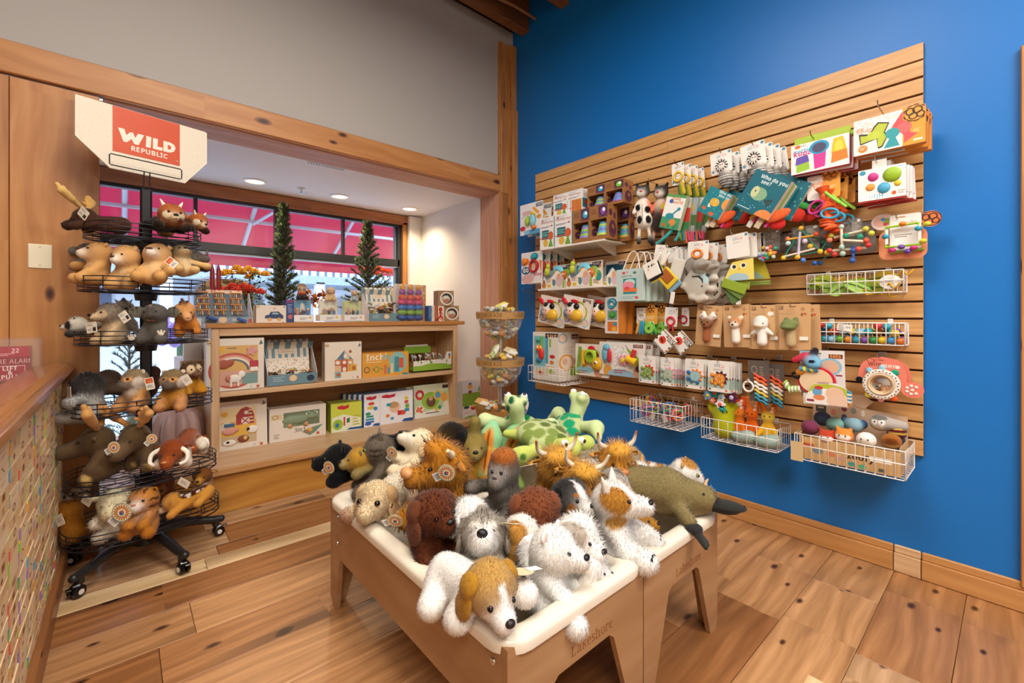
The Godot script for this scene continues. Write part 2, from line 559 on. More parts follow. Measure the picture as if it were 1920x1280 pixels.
func build_shell()->void:
	var white:=mat("e4e2de",.8)
	var fl:=sroot("floor")
	part("subfloor",mb("2a1a10").box(Vector3(-3.0,-.06,3.0),Vector3(6.4,.08,6.6)),M_paint,fl)
	var tints:=["ffffff","f0e2d0","e3cbb0","fff2e0","d8bc9c","f6e6d2","c8ab8c"]
	var fm:=[]
	for t in tints:fm.append(wood(T_floor,t,.62,1.55,.36))
	var pale:=wood(T_floor,"ffffff",.62,1.55,.36)
	pale.albedo_texture=T_knot; pale.albedo_color=Color("f0d6a8")
	rng.seed=11
	var z0:=-.13
	var edges:=[-.13,.1,.331,.445,.562]
	while edges[-1]<4.4:edges.append(edges[-1]+.231)
	for r in edges.size()-1:
		var zc:float=(edges[r]+edges[r+1])/2
		var w:float=edges[r+1]-edges[r]
		var x:float=-4.4+rng.randf()*.8
		if absf(zc-2.526)<.06:x=-4.2
		while x<.0:
			var L:=rng.randf_range(1.0,2.0)
			if absf(zc-2.526)<.06:L=3.83 if x<-4.0 else .4
			if x+L>-.3:L=.02-x
			var m:=mb().box(Vector3(x+L/2,-.01,zc),Vector3(L-.0016,.02,w-.0016),.0012,Vector2(rng.randf()*3,rng.randf()*3))
			var mt:Material=fm[rng.randi() % fm.size()]
			if absf(zc-.5035)<.03:mt=pale
			part("plank",m,mt,fl)
			x+=L
	for a in [[-1.27,2.44,.6,.06]]:
		part("plank",mb().box(Vector3(a[0],-.0035,a[1]+.16),Vector3(.55,.008,.075),.001,Vector2(.3,.2)),pale,fl)
	part("rear_boards",mb().box(Vector3(-3.0,-.01,5.4),Vector3(6.4,.02,1.9)),fm[0],fl)
	part("side_boards",mb().box(Vector3(-5.3,-.01,2.2),Vector3(1.8,.02,4.6)),fm[0],fl)
	var blue:=mat("0873c8",.42)
	struct("wall_right",mb().box(Vector3(.075,2.0,3.0),Vector3(.15,4.2,6.6)),blue)
	var bb:=sroot("baseboard_right")
	for s in [[.02,2.636],[2.639,2.73],[2.733,3.4]]:
		var m:=mb().box(Vector3(-.012,.043,(s[0]+s[1])/2),Vector3(.024,.082,s[1]-s[0]),.002,Vector2(s[0],.4))
		m.box(Vector3(-.008,.101,(s[0]+s[1])/2),Vector3(.016,.034,s[1]-s[0]),.004,Vector2(s[0]*2,.1))
		part("skirting",m,W_maple if s[1]>2.64 and s[1]<2.74 else wood(T_grain,"cf9a5e",.5,2.0),bb)
	struct("trim_1",mb().box(Vector3(-.012,1.16,3.1),Vector3(.024,2.12,.16),.003),W_cedar)
	var gray:=mat("b3afa8",.85)
	struct("wall_back",mb().box(Vector3(-3.2,3.03,-.13),Vector3(6.4,1.4,.24)),gray)
	var panel:=sroot("wall_left_panel")
	panel.name="wall_back_panel"
	part("core",mb("6a4526").box(Vector3(-4.6,1.125,-.13),Vector3(3.68,2.25,.22)),M_paint,panel)
	var xb:=-2.75
	var ws:=[.3,.29,.3,.3,.3,.3,.3,.3,.3,.3]
	for i in ws.size():
		part("board",mb().box(Vector3(xb-ws[i]/2,1.125,-.01),Vector3(ws[i]-.002,2.25,.02),.002,Vector2(i*.7,i*.31)),W_cedar,panel)
		xb-=ws[i]
	var beam:=sroot("trim_2")
	part("beam_face",mb().box(Vector3(-3.2,2.33,-.0),Vector3(6.3,.146,.036),.004,Vector2(.2,.3)),W_cedar,beam)
	part("soffit",mb().box(Vector3(-1.46,2.252,-.13),Vector3(2.56,.02,.232),.002),W_cedar_pale,beam)
	part("bead",mb().box(Vector3(-1.46,2.258,.0),Vector3(2.56,.012,.02),.003),W_cedar_pale,beam)
	var jamb:=sroot("trim_3")
	part("jamb_liner",mb().box(Vector3(-.173,1.12,-.13),Vector3(.02,2.245,.26),.002),W_cedar_pale,jamb)
	part("jamb_bead",mb().box(Vector3(-.172,1.12,.004),Vector3(.014,2.24,.012),.003),W_cedar_pale,jamb)
	part("jamb_core",mb("6a4526").box(Vector3(-.08,1.8,-.13),Vector3(.164,3.6,.24)),M_paint,jamb)
	var post:=sroot("trim_4")
	part("post_board",mb().box(Vector3(-.115,1.79,.005),Vector3(.13,3.58,.03),.003,Vector2(.1,.7)),W_cedar,post)
	part("post_board",mb().box(Vector3(-.03,1.5,.03),Vector3(.06,3.0,.06),.003,Vector2(1.1,.2)),W_cedar,post)
	part("post_board",mb().box(Vector3(-.03,3.29,.02),Vector3(.058,.58,.045),.003,Vector2(.4,.2)),W_cedar,post)
	part("post_board",mb().box(Vector3(-.125,2.62,.022),Vector3(.08,.75,.012),.003,Vector2(.9,.2)),W_cedar,post)
	part("post_board",mb().box(Vector3(-.125,1.12,.022),Vector3(.08,2.24,.012),.003,Vector2(.6,.5)),W_cedar,post)
	struct("wall_left",mb().box(Vector3(-6.2,2.0,3.0),Vector3(.15,4.2,6.6)),mat("cfcac2",.85))
	struct("wall_front",mb().box(Vector3(-3.1,2.0,6.2),Vector3(6.4,4.2,.15)),mat("cfcac2",.85))
	var ce:=sroot("ceiling")
	part("deck",mb("4a2f1c").box(Vector3(-3.1,4.06,2.95),Vector3(6.6,.06,6.8)),M_paint,ce)
	var wj:=wood(T_knot,"8a5a30",.5,1.0,.6)
	var jz:=[.16,.62,1.1,1.6,2.2,2.8,3.4,4.0,4.6,5.2,5.8]
	for i in jz.size():
		part("joist",mb().box(Vector3(-3.1,3.79,jz[i]),Vector3(6.2,.3,.09),.004,Vector2(i*.3,.2)),wj,ce)
	part("ledger",mb().box(Vector3(-.03,3.97,2.95),Vector3(.06,.1,6.4),.004),wj,ce)
	part("upstand",mb("5a3a22").box(Vector3(-3.1,3.9,-.13),Vector3(6.4,.4,.2)),M_paint,ce)
	part("conduit",mb("9c6a3c").tube([Vector3(-.9,3.72,.24),Vector3(-.6,3.66,.3),Vector3(-.3,3.66,.34),Vector3(-.02,3.7,.3)],.012,8),M_satin,ce)
	struct("wall_alcove_right",mb().box(Vector3(-.11,1.2,-.84),Vector3(.14,2.4,1.18)),white)
	struct("trim_5",mb().box(Vector3(-.25,1.2,-1.36),Vector3(.15,2.1,.05)),white)
	struct("wall_alcove_left",mb().box(Vector3(-3.5,1.2,-.84),Vector3(.1,2.4,1.2)),white)
	var sf:=sroot("ceiling_alcove")
	part("board",mb().box(Vector3(-1.8,2.29,-.84),Vector3(3.5,.06,1.2)),mat("e9e9ea",.8),sf)
	var vent:=thing("ceiling_vent","slim white slotted air vent set in the window alcove ceiling","vent","",Vector3(-1.55,2.258,-.315))
	part("frame",mb("e6e6e6").box(Vector3.ZERO,Vector3(.28,.006,.05),.002),M_satin,vent)
	for i in 14:part("slat",mb("4a4a4a").box(Vector3(-.12+i*.0185,-.0035,0),Vector3(.006,.002,.036)),M_satin,vent)
	var spr:=thing("sprinkler_head","small metal sprinkler head on the alcove ceiling between downlights","sprinkler","",Vector3(-1.513,2.26,-1.04))
	part("rosette",mb("dddddd").lathe(Vector3.ZERO,[Vector2(0,-.012),Vector2(.03,-.008),Vector2(.036,.0)],14),M_satin,spr)
	part("deflector",mb("b9b4aa").tube([Vector3(0,0,0),Vector3(0,-.045,0)],.006).lathe(Vector3(0,-.047,0),[Vector2(0,-.002),Vector2(.022,-.002),Vector2(.022,.002),Vector2(0,.002)],10),mat("b9b4aa",.3,.9),spr)
	var dn:=["leftmost, beside the orange sign","middle, left of the tall tree tip","rightmost, in the corner by the white wall"]
	var di:=0
	for xd in [-1.856,-1.171,-.465]:
		var o:=thing("downlight","round recessed ceiling downlight in the window alcove, "+dn[di],"light","alcove downlights",Vector3(xd,2.26,-1.08))
		di+=1
		part("trim_ring",mb("f2f2f0").lathe(Vector3.ZERO,[Vector2(.088,.0),Vector2(.088,-.006),Vector2(.07,-.01),Vector2(.066,.0)],24),M_satin,o)
		part("lamp_lens",mb().lathe(Vector3(0,-.003,0),[Vector2(0,-.001),Vector2(.066,-.001)],24),glow("fff0d6",2.4),o)
		var l:=SpotLight3D.new()
		l.name="down_spot"; o.add_child(l,true)
		l.position=Vector3(0,-.02,0); l.rotation_degrees=Vector3(-90,0,0)
		l.spot_angle=70.0; l.spot_angle_attenuation=.8; l.light_energy=2.2; l.light_color=Color("ffe3b8"); l.light_size=.06; l.spot_range=8.0; l.spot_attenuation=2.0; l.shadow_enabled=true
	var wz:=-1.42
	struct("wall_window",mb().box(Vector3(-1.8,.0,wz-.06),Vector3(3.6,.3,.12)).box(Vector3(-1.8,2.45,wz-.06),Vector3(3.6,.42,.12)).box(Vector3(-.2,1.1,wz-.06),Vector3(.28,2.4,.12)),white)
	var tr:=sroot("trim_6")
	part("header",mb().box(Vector3(-1.9,2.203,wz+.015),Vector3(3.2,.1,.05),.003,Vector2(.5,.2)),wood(T_knot,"b5794f",.55,1.1,.5),tr)
	part("casing",mb().box(Vector3(-.355,1.15,wz+.015),Vector3(.05,2.06,.05),.003),W_cedar,tr)
	var win:=sroot("window_1")
	var dk:=mat("23262b",.35)
	part("head_frame",mb().box(Vector3(-1.9,2.142,wz-.03),Vector3(3.1,.03,.07),.003),dk,win)
	part("side_frame",mb().box(Vector3(-.402,1.15,wz-.03),Vector3(.05,1.98,.07),.003),dk,win)
	part("stop",mb().box(Vector3(-.437,1.15,wz-.045),Vector3(.018,1.96,.04),.002),mat("6d8097",.3,.4),win)
	part("transom_bar",mb().box(Vector3(-1.9,1.738,wz-.03),Vector3(3.0,.075,.07),.004),dk,win)
	part("transom_lip",mb().box(Vector3(-1.9,1.693,wz-.035),Vector3(3.0,.014,.06),.002),mat("b8bec6",.4,.3),win)
	part("sill",mb().box(Vector3(-1.9,.17,wz-.03),Vector3(3.1,.05,.1),.004),dk,win)
	for a in [[-2.215,.026,1.76,2.13],[-1.6,.06,.2,2.13],[-1.005,.022,1.76,2.13],[-2.82,.06,.2,2.13]]:
		part("mullion",mb().box(Vector3(a[0],(a[2]+a[3])/2,wz-.03),Vector3(a[1],a[3]-a[2],.06),.003),dk,win)
	var pane:=StandardMaterial3D.new()
	pane.transparency=BaseMaterial3D.TRANSPARENCY_ALPHA; pane.albedo_color=Color(.96,.98,1,.03); pane.roughness=.02
	for a in [[-2.81,-2.228,1.775,2.128],[-2.2,-1.63,1.775,2.128],[-1.57,-1.016,1.775,2.128],[-.994,-.45,1.775,2.128],[-2.79,-1.63,.2,1.686],[-1.57,-.45,.2,1.686]]:
		part("pane",mb().box(Vector3((a[0]+a[1])/2,(a[2]+a[3])/2,wz-.03),Vector3(a[1]-a[0],a[3]-a[2],.004)),pane,win)
	struct("trim_7",mb("eceae6").box(Vector3(-2.29,.72,-.86),Vector3(.11,.95,.05),.004).box(Vector3(-2.2,.72,-.9),Vector3(.07,.95,.03),.003),M_satin)
	var sw:=thing("switch_plate","blank cream wall plate with two screws on the cedar boards","wall plate","",Vector3(-2.953,1.44,.003))
	part("plate",mb("efe6c8").box(Vector3.ZERO,Vector3(.078,.113,.007),.003),M_satin,sw)
	for s in [-1,1]:part("screw",mb("cfc6a8").lathe(Vector3(0,.042*s,.0035),[Vector2(.004,0),Vector2(.003,.001),Vector2(0,.001)],8,Basis(Vector3.RIGHT,PI/2)),M_satin,sw)
	var al:=thing("fire_alarm_pull","red fire alarm pull station under a clear plastic cover","fire alarm","",Vector3(-3.02,.95,.004))
	var ra:=art("alarm",150,170,"bg 8e1420;r 0 0 1 .3 b01828;T .52 .18 .12 f0d0c8 22;h .05 .2 .6 .08 2 e8b8b8;t .02 .5 .13 e8c0b8 FIRE_ALARM;r .08 .56 .8 .42 d8a8a0;r .1 .58 .76 .38 a01525;T .3 .7 .12 f4e6e0 LIFT;T .44 .82 .11 f4e6e0 &;T .27 .95 .12 f4e6e0 PULL")
	part("pull_box",mb().carton(Vector3(-.02,0,.025),Vector3(.12,.15,.05),[ra,px("8e1420"),px("8e1420"),px("a01525"),px("8e1420"),px("8e1420")]),M_gloss_print,al)
	part("cover",mb().box(Vector3(-.02,.01,.03),Vector3(.2,.21,.06),.01),M_clear,al,"clear plastic cover")
func build_outside()->void:
	var ground:=mat("b9b7b2",.9)
	struct("floor_street",mb().box(V(-1,-.35,-9),V(40,.2,15)),ground)
	var aw:=thing("awning","red canvas shop awning on a pale metal frame outside the window","awning","",V(-1.6,0,-1.6))
	var cm:=StandardMaterial3D.new()
	cm.albedo_color=Color("b81c48"); cm.roughness=.9; cm.backlight_enabled=true; cm.backlight=Color("d84a7c")
	var c:=mb()
	var A:=V(-4.5,2.75,0); var B:=V(4.5,2.75,0); var C:=V(4.5,1.95,-1.55); var D:=V(-4.5,1.95,-1.55)
	var q:=(B-A).cross(D-A).normalized()
	c.quad(A,B,C,D,q); c.quad(A-q*.004,B-q*.004,C-q*.004,D-q*.004,-q)
	part("canopy",c,cm,aw)
	var vl:=mb().box(V(0,1.86,-1.55),V(9,.2,.004))
	part("valance",vl,cm,aw)
	var fm:=mat("c3c9d0",.4,.3)
	for i in 9:
		var x:=-4.2+i*1.05
		part("rafter",mb().tube([V(x,2.68,-.05),V(x,1.93,-1.5)],.024,6),fm,aw)
		if i % 2==0:
			part("strut",mb().tube([V(x+.2,2.3,-.02),V(x+.02,2.18,-.95)],.018,6),fm,aw)
			part("hanger",mb().tube([V(x+.2,2.6,-.02),V(x+.2,2.25,-.03)],.025,6),fm,aw)
	part("rail",mb().box(V(0,2.2,-.93),V(8.8,.035,.035),.004),fm,aw)
	part("front_rail",mb().box(V(0,1.95,-1.53),V(8.8,.04,.04),.004),fm,aw)
	var b:=thing("street_building","pale building with a slatted balcony across the street outside","building","",V(1.0,-.25,-9.5))
	part("wall",mb("dfe4ea").box(V(0,2.5,-1),V(22,5,.3)),M_paint,b)
	part("balcony_floor",mb("8a97a6").box(V(0,2.3,.2),V(22,.2,2.0)),M_paint,b)
	var rl:=mb("55606c")
	for i in 110:rl.box(V(-10.5+i*.19,2.75,1.15),V(.06,.72,.03))
	tag(part("railing_slats",rl,M_paint,b),"","","","stuff")
	part("handrail",mb("e8ecf0").box(V(0,3.14,1.15),V(22,.07,.08)),M_paint,b)
	for i in 7:
		part("post",mb("eef1f4").box(V(-9+i*3.0,1.1,1.1),V(.2,2.3,.2)),M_paint,b)
		part("window",mb("5c6f84").box(V(-7.6+i*3.0,1.35,-.82),V(1.5,1.2,.06)),M_gloss,b)
	rng.seed=4
	for s in [[-2.62,-2.15,1.15,"broad green fir sapling outside the window, left of the rack pole"],[-1.7,-2.7,1.2,"green fir sapling outside the window, right of the rack pole"]]:
		var o:=thing("fir_sapling",s[3],"tree","firs outside the window",V(s[0],-.25,s[1]))
		fir(o,s[2]+.25,.42,7,"5c7f52","2f5238",60)
	var pt:=thing("street_planter","planter of purple flowers beyond the window glass","planter","",V(-2.1,-.25,-3.6))
	part("pot",mb("5a5f68").lathe(Vector3.ZERO,[Vector2(0,0),Vector2(.2,0),Vector2(.28,.5),Vector2(.25,.5),Vector2(.23,.4),Vector2(0,.4)],14),M_satin,pt)
	var fl:=mb("9d7fc4")
	for i in 26:fl.ell(V(rng.randf_range(-.3,.3),rng.randf_range(1.1,1.55),rng.randf_range(-.2,.2)),Vector3.ONE*.06,6)
	fl.ink("3f6040").tube([V(0,.4,0),V(0,1.2,0)],.09,6)
	part("flowers",fl,M_cloth,pt)
func fir(o:Node3D,h:float,r:float,tiers:int,ca:String,cb:String,per:int)->void:
	part("trunk",mb("5b4330").tube([Vector3.ZERO,V(0,h*.95,0)],.014+h*.006,7,false,.004),M_paint,o)
	var m:=mb()
	var k1:=Color(ca).srgb_to_linear()
	var k2:=Color(cb).srgb_to_linear()
	for i in tiers*9:
		var f:=float(i)/(tiers*9)
		var y:=h*(.12+.86*f)
		var L:=r*(1.0-f)*rng.randf_range(.75,1.1)+.03
		var an:=i*2.4+rng.randf()*.4
		var d:=V(cos(an),rng.randf_range(.15,.7)+f*.8,sin(an)).normalized()
		var s:=V(0,y,0)
		for j in per:
			var t:=pow(rng.randf(),.7)
			var p:=s+d*L*t+V(0,-.12*L*t*t,0)
			var nd:=(d*.9+V(rng.randf_range(-1,1),rng.randf_range(-.7,1),rng.randf_range(-1,1))*.8).normalized()
			var sd:=nd.cross(V(rng.randf_range(-1,1),1,rng.randf_range(-1,1))).normalized()*(.0022+h*.0012)
			var tip:=p+nd*(.018+h*.018)
			m.k=k2.lerp(k1,rng.randf()*.7+.3*t)
			var q:=(nd*.3+d*.2+Vector3.UP*.6).normalized()
			m.tri(p-sd,p+sd,tip,q)
	tag(part("needles",m,M_cloth,o),"","","","stuff")
func build_table()->void:
	var spec:=[[-2.03,-1.495,"left play table of orange brown plywood with a cream tub full of plush dogs"],[-1.49,-.995,"right play table of orange brown plywood with the platypus plush on its corner"]]
	var zf:=2.27
	var zb:=1.17
	var H:=.425
	for s in spec:
		var x0:float=s[0]
		var x1:float=s[1]
		var xc:=(x0+x1)/2
		var o:=thing("play_table",s[2],"table","play tables",V(xc,0,(zf+zb)/2))
		var w:=x1-x0
		var L:=zf-zb
		for e in [1,-1]:
			var hw:=w/2
			var poly:=P2([-hw,H,-hw,.03,-hw+.012,.0,-hw+.055,.0,-hw+.145,.27,-hw+.165,.285,hw-.165,.285,hw-.145,.27,hw-.055,.0,hw-.012,.0,hw,.03,hw,H])
			var m:=mb()
			m.at(Transform3D(Basis(),V(0,0,(L/2-.018) if e>0 else -L/2)))
			wplate(m,poly,.018)
			part("end_panel",m,W_table,o)
		for e in [1,-1]:
			var m:=mb()
			var hl:=L/2-.019
			var poly:=P2([-hl,H,-hl,.03,-hl+.012,.0,-hl+.04,.0,-hl+.075,.215,hl-.075,.215,hl-.04,.0,hl-.012,.0,hl,.03,hl,H])
			m.at(Transform3D(Basis(Vector3.UP,PI/2),V((w/2-.018) if e>0 else -w/2,0,0)))
			wplate(m,poly,.018)
			part("apron",m,W_table,o)
			for z in [hl-.03,-hl+.06]:
				for y in [.375,.27]:
					part("bolt",mb("c9c3b8").lathe(V((w/2+.001)*e,y,z),[Vector2(.009,.0),Vector2(.008,.003),Vector2(.004,.004),Vector2(0,.002)],12,Basis(Vector3.BACK,-PI/2*e)),mat("c9c3b8",.25,.9),o)
		var tub:=mb("eadfcb")
		var P:=[[.012,.404],[.014,.425],[.006,.436],[-.012,.44],[-.035,.436],[-.05,.425],[-.058,.4],[-.075,.24],[-.09,.225]]
		var rings:=[]
		for q in P:
			var off:float=q[0]
			var r:=rrect(w+off*2,L+off*2,.07+off*.6,5)
			var a:=[]
			for p in r:a.append(V(p.x,q[1],-p.y))
			rings.append(a)
		var nseg:int=rings[0].size()
		for i in rings.size()-1:
			for j in nseg:
				var k2:=(j+1) % nseg
				var nrm:=func(ii:int,jj:int)->Vector3:
					var t:Vector3=rings[mini(ii+1,rings.size()-1)][jj]-rings[maxi(ii-1,0)][jj]
					var sd:Vector3=rings[ii][(jj+1) % nseg]-rings[ii][(jj+nseg-1) % nseg]
					return t.cross(sd).normalized()*-1.0
				var a:Vector3=rings[i][j]
				var na:Vector3=nrm.call(i,j)
				var up:=na if (na.y>-.2 or i>5) else na
				tub.face(tub.vert(a,up),tub.vert(rings[i][k2],nrm.call(i,k2)),tub.vert(rings[i+1][j],nrm.call(i+1,j)))
				tub.face(tub.vert(rings[i][k2],nrm.call(i,k2)),tub.vert(rings[i+1][k2],nrm.call(i+1,k2)),tub.vert(rings[i+1][j],nrm.call(i+1,j)))
		tub.box(V(0,.222,0),V(w-.18,.01,L-.18))
		part("tub",tub,vpaint(.22),o)
		var tx:=TextMesh.new()
		tx.text="Lakeshore"; tx.font_size=32; tx.pixel_size=.0011; tx.depth=.0006
		var sf:=SystemFont.new(); sf.font_names=PackedStringArray(["Droid Serif"]); sf.font_italic=true
		tx.font=sf
		var t:=part("name_engraving",tx,mat("8a5228",.6),o)
		t.position=V(.03,.315,L/2+.0002)
func wplate(m:MB,poly:PackedVector2Array,depth:float)->void:
	var s:=m.v.size()
	m.plate(poly,depth)
	var inv:=m.xf.affine_inverse()
	for i in range(s,m.v.size()):
		var p:Vector3=inv*m.v[i]
		m.uv[i]=Vector2(p.x,p.y)+Vector2(.3,.2)
func build_counter()->void:
	var o:=thing("counter_rail","low counter end with a rounded glossy oak top rail and oak foot board","counter","",V(-2.93,0,1.3))
	part("panel",mb().box(V(-.06,.44,0),V(.05,.88,2.5),.002),W_maple,o)
	var cap:=mb()
	var prof:=[[-.04,.905],[-.045,.93],[.05,.945],[.075,.94],[.09,.928],[.094,.912],[.086,.898],[.07,.89],[-.03,.89]]
	for i in prof.size():
		var a:Array=prof[i]
		var b:Array=prof[(i+1) % prof.size()]
		var n:=V(b[1]-a[1],-(b[0]-a[0]),0).normalized()*-1.0
		if n.dot(V(a[0]-.03,a[1]-.918,0))<0:n=-n
		cap.quad(V(a[0],a[1],-1.27),V(b[0],b[1],-1.27),V(b[0],b[1],1.3),V(a[0],a[1],1.3),n,Vector2(-1.2,a[0]),Vector2(-1.2,b[0]+b[1]*.3),Vector2(1.3,b[0]+b[1]*.3),Vector2(1.3,a[0]))
	var endp:=PackedVector2Array()
	for a in prof:endp.append(Vector2(a[0],a[1]))
	cap.at(Transform3D(Basis(),V(0,0,-1.275)))
	wplate(cap,endp,.005)
	cap.home()
	var gl:=wood(T_knot,"a9744a",1.1,3.0,.16)
	part("top_rail",cap,gl,o)
	part("foot_board",mb().box(V(.06,.045,0),V(.03,.09,2.5),.004),W_oak,o)
	part("plinth",mb().box(V(.01,.04,0),V(.08,.08,2.5),.002),W_oak,o)
	rng.seed=5
	var zs:=[.075,.22,.372,.518,.655,.79,.935,1.075,1.21,1.35,1.49]
	var tone:=["e6c79a","ecd2a8","e0bf90","f0dab4"]
	var strip:=["d9534a e8a13c","8fbf3f e2d23a","4a8fc4 7fc0a0","8a6fb0 c77fb0","e2922f e8d23a","6fae4a 3f8fb0"]
	var faces:=[]
	for i in 12:
		var st:PackedStringArray=strip[i % 6].split(" ")
		var q:String=["r .42 .3 .3 .4 9a6434;r .46 .4 .22 .1 e6c79a","o .5 .5 .14 .3 .45 8a5326","h .4 .3 .35 .4 3 a87343","p 8a5326 .4 .3 .6 .5 .4 .7","T .35 .68 .4 7d4a20 ABC","e .5 .5 .1 .2 8a5326","r .4 .25 .25 .5 84512a","","o .45 .5 .2 .3 .3 9a6434","l .4 .3 .6 .7 .12 8a5326","T .4 .7 .5 7d4a20 M","h .3 .4 .4 .2 2 a87343"][i]
		faces.append(art("toybox%d" % i,96,24,"bg %s;r 0 0 1 .03 c9a473;r 0 0 .13 .5 %s;r 0 .5 .13 .5 %s;l 0 .9 .12 .2 .2 f0e6c8;%s" % [tone[i % 4],st[0],st[1],q]))
	var sidec:=[]
	for i in 6:
		var st:PackedStringArray=strip[i].split(" ")
		sidec.append(art("boxside%d" % i,24,24,"bg %s;l 0 1 1 0 .3 %s;l 0 .4 .4 0 .2 f3ead2" % [st[0],st[1]]))
	var top:=px("e9cfa4")
	var proto:=[]
	for i in 12:
		var m:=mb().carton(V(0,.0165,0),V(.136,.0325,.05),[faces[i],sidec[(i*5) % 6],sidec[i % 6],top,top,top])
		proto.append(m.mesh())
	var cn:=["stack nearest the back wall","second stack from the back wall","third stack from the back wall","fourth stack from the back wall","fifth stack from the back wall","sixth stack from the back wall","seventh stack from the back wall","eighth stack from the back wall","ninth stack from the back wall","tenth stack from the back wall","stack nearest the camera"]
	for c in zs.size():
		for r in 24:
			var p:=one("toy_box",proto[rng.randi() % 12],M_print,"pale wooden toy box, %d%s from the bottom of the %s" % [r+1,"st" if r % 20==0 else "nd" if r % 20==1 else "rd" if r % 20==2 else "th",cn[c]],"toy box","stacked wooden toy boxes",V(-2.902,.084+r*.0331,zs[c]-.07),V(0,PI/2+rng.randf_range(-.015,.015),0))
			p.position.x+=rng.randf_range(-.002,.002)
var rack_c:=V(-2.58,0,.25)
var rack_u:=V(.976,0,-.218)
var rack_v:=V(.218,0,.976)
var tiers:=[[1.575,.215,.16],[1.335,.235,.165],[1.095,.245,.17],[.785,.262,.18],[.462,.28,.185],[.235,.292,.19]]
func oval_pts(L:float,b:float,y:float,seg:=44)->Array:
	var p:=[]
	for i in seg:
		var f:=TAU*i/seg
		var cu:=signf(cos(f))*pow(absf(cos(f)),.62)
		var cv:=signf(sin(f))*pow(absf(sin(f)),.8)
		p.append(rack_u*L*cu+rack_v*b*cv+V(0,y,0))
	return p
func build_rack()->void:
	var blk:=mat("17181a",.32,.3)
	var o:=thing("spinner_rack","black wire six tier spinner rack on a five wheeled base holding plush animals","display rack","",rack_c)
	part("pole",mb().box(V(0,.96,0),V(.045,1.62,.045),.008),blk,o)
	for t in tiers:
		var y:float=t[0]
		var bk:=mb("141516")
		for k in 4:bk.tube(oval_pts(t[1],t[2],y-k*.02),.0026 if k<3 else .0034,5,true)
		var fl:=oval_pts(t[1],t[2],y-.06)
		for i in range(0,44,4):
			var a:Vector3=fl[i]
			bk.tube([a+V(0,.063,0),a,V(a.x*.1,y-.066,a.z*.1)],.0022,5)
		for g in 4:bk.tube(oval_pts(t[1]*(.2+.2*g),t[2]*(.2+.2*g),y-.064,32),.002,5,true)
		bk.lathe(V(0,y-.1,0),[Vector2(0,0),Vector2(.04,0),Vector2(.045,.03),Vector2(0,.034)],14)
		part("basket",bk,vpaint(.35),o)
	part("hub",mb("1b1c1e").lathe(V(0,.08,0),[Vector2(0,0),Vector2(.05,0),Vector2(.052,.07),Vector2(.035,.1),Vector2(0,.1)],18),M_satin,o)
	for i in 5:
		var an:=deg_to_rad(-7.0+73.0*i)
		var d:=V(cos(an),0,sin(an))
		var sd:=V(-d.z,0,d.x)
		var m:=mb("232426")
		var st:=[[.03,.115,.036,.036],[.12,.128,.032,.032],[.2,.112,.028,.028],[.27,.09,.024,.026],[.312,.085,.016,.022]]
		var ring:=[]
		for s in st:
			var cc:Vector3=d*s[0]+V(0,s[1],0)
			var rr:=[]
			for q in 10:
				var f:=TAU*q/10
				rr.append(cc+sd*cos(f)*s[2]*.72+Vector3.UP*sin(f)*s[3]*.8)
			ring.append([cc,rr])
		for a in ring.size()-1:
			for q in 10:
				var q2:=(q+1) % 10
				var na:Vector3=(ring[a][1][q]-ring[a][0]).normalized()
				var nb:Vector3=(ring[a][1][q2]-ring[a][0]).normalized()
				var i0:=m.vert(ring[a][1][q],na); var i1:=m.vert(ring[a][1][q2],nb)
				var i2:=m.vert(ring[a+1][1][q],na); var i3:=m.vert(ring[a+1][1][q2],nb)
				m.face(i0,i1,i2); m.face(i1,i3,i2)
		m.ell(ring[4][0],V(.018,.018,.018),10)
		m.tube([ring[3][0]+d*.018,ring[3][0]+d*.018-V(0,.035,0)],.016,10)
		part("arm",m,vpaint(.38),o)
		var c:=mb("0e0e10")
		var w:Vector3=d*.3+V(0,.026,0)
		c.box(w+V(0,.016,0),V(.034,.03,.034),.006)
		for s in [-1,1]:
			c.lathe(w+sd*.012*s,[Vector2(0,-.009),Vector2(.02,-.009),Vector2(.0255,-.005),Vector2(.0255,.005),Vector2(.02,.009),Vector2(0,.009)],16,Basis(d,Vector3.UP,sd).orthonormalized()*Basis(Vector3.RIGHT,PI/2))
		c.ink("d8d4cc")
		for s in [-1,1]:c.lathe(w+sd*.0225*s,[Vector2(0,-.001),Vector2(.011,-.001),Vector2(.011,.001),Vector2(0,.001)],12,Basis(d,Vector3.UP,sd).orthonormalized()*Basis(Vector3.RIGHT,PI/2))
		c.ink("0e0e10").box(w+d*.03+V(0,.02,0),V(.02,.006,.02),.002)
		part("castor",c,M_gloss,o)
	var hold:=mb("17181a")
	var rot:=Basis(rack_u,Vector3.UP,rack_v)
	var up:=V(0,1.85,.03)
	hold.at(Transform3D(rot,Vector3.ZERO))
	hold.tube([V(-.01,1.76,.0),V(-.01,1.85,.012)],.0028,6).tube([V(.012,1.76,.0),V(.012,1.85,.012)],.0028,6)
	hold.tube([V(-.13,1.85,.012),V(.135,1.85,.012),V(.14,1.855,.012),V(.14,1.895,.012),V(.135,1.9,.012),V(-.13,1.9,.012),V(-.135,1.895,.012),V(-.135,1.855,.012)],.0028,6,true)
	part("sign_holder",hold,vpaint(.35),o)
	var sg:=thing("sign_board","cream eight sided sign board lettered WILD REPUBLIC on an orange square above the rack","sign","",V(-2.578,2.145,.195),V(0,.218,0))
	var bd:=mb("eadfc8")
	var poly:=P2([-.252,.0,.252,.0,.258,-.006,.258,-.165,.16,-.295,-.135,-.295,-.245,-.19,-.252,-.182])
	bd.at(Transform3D(Basis(),V(0,0,-.006)))
	bd.plate(poly,.012)
	var bm:=StandardMaterial3D.new()
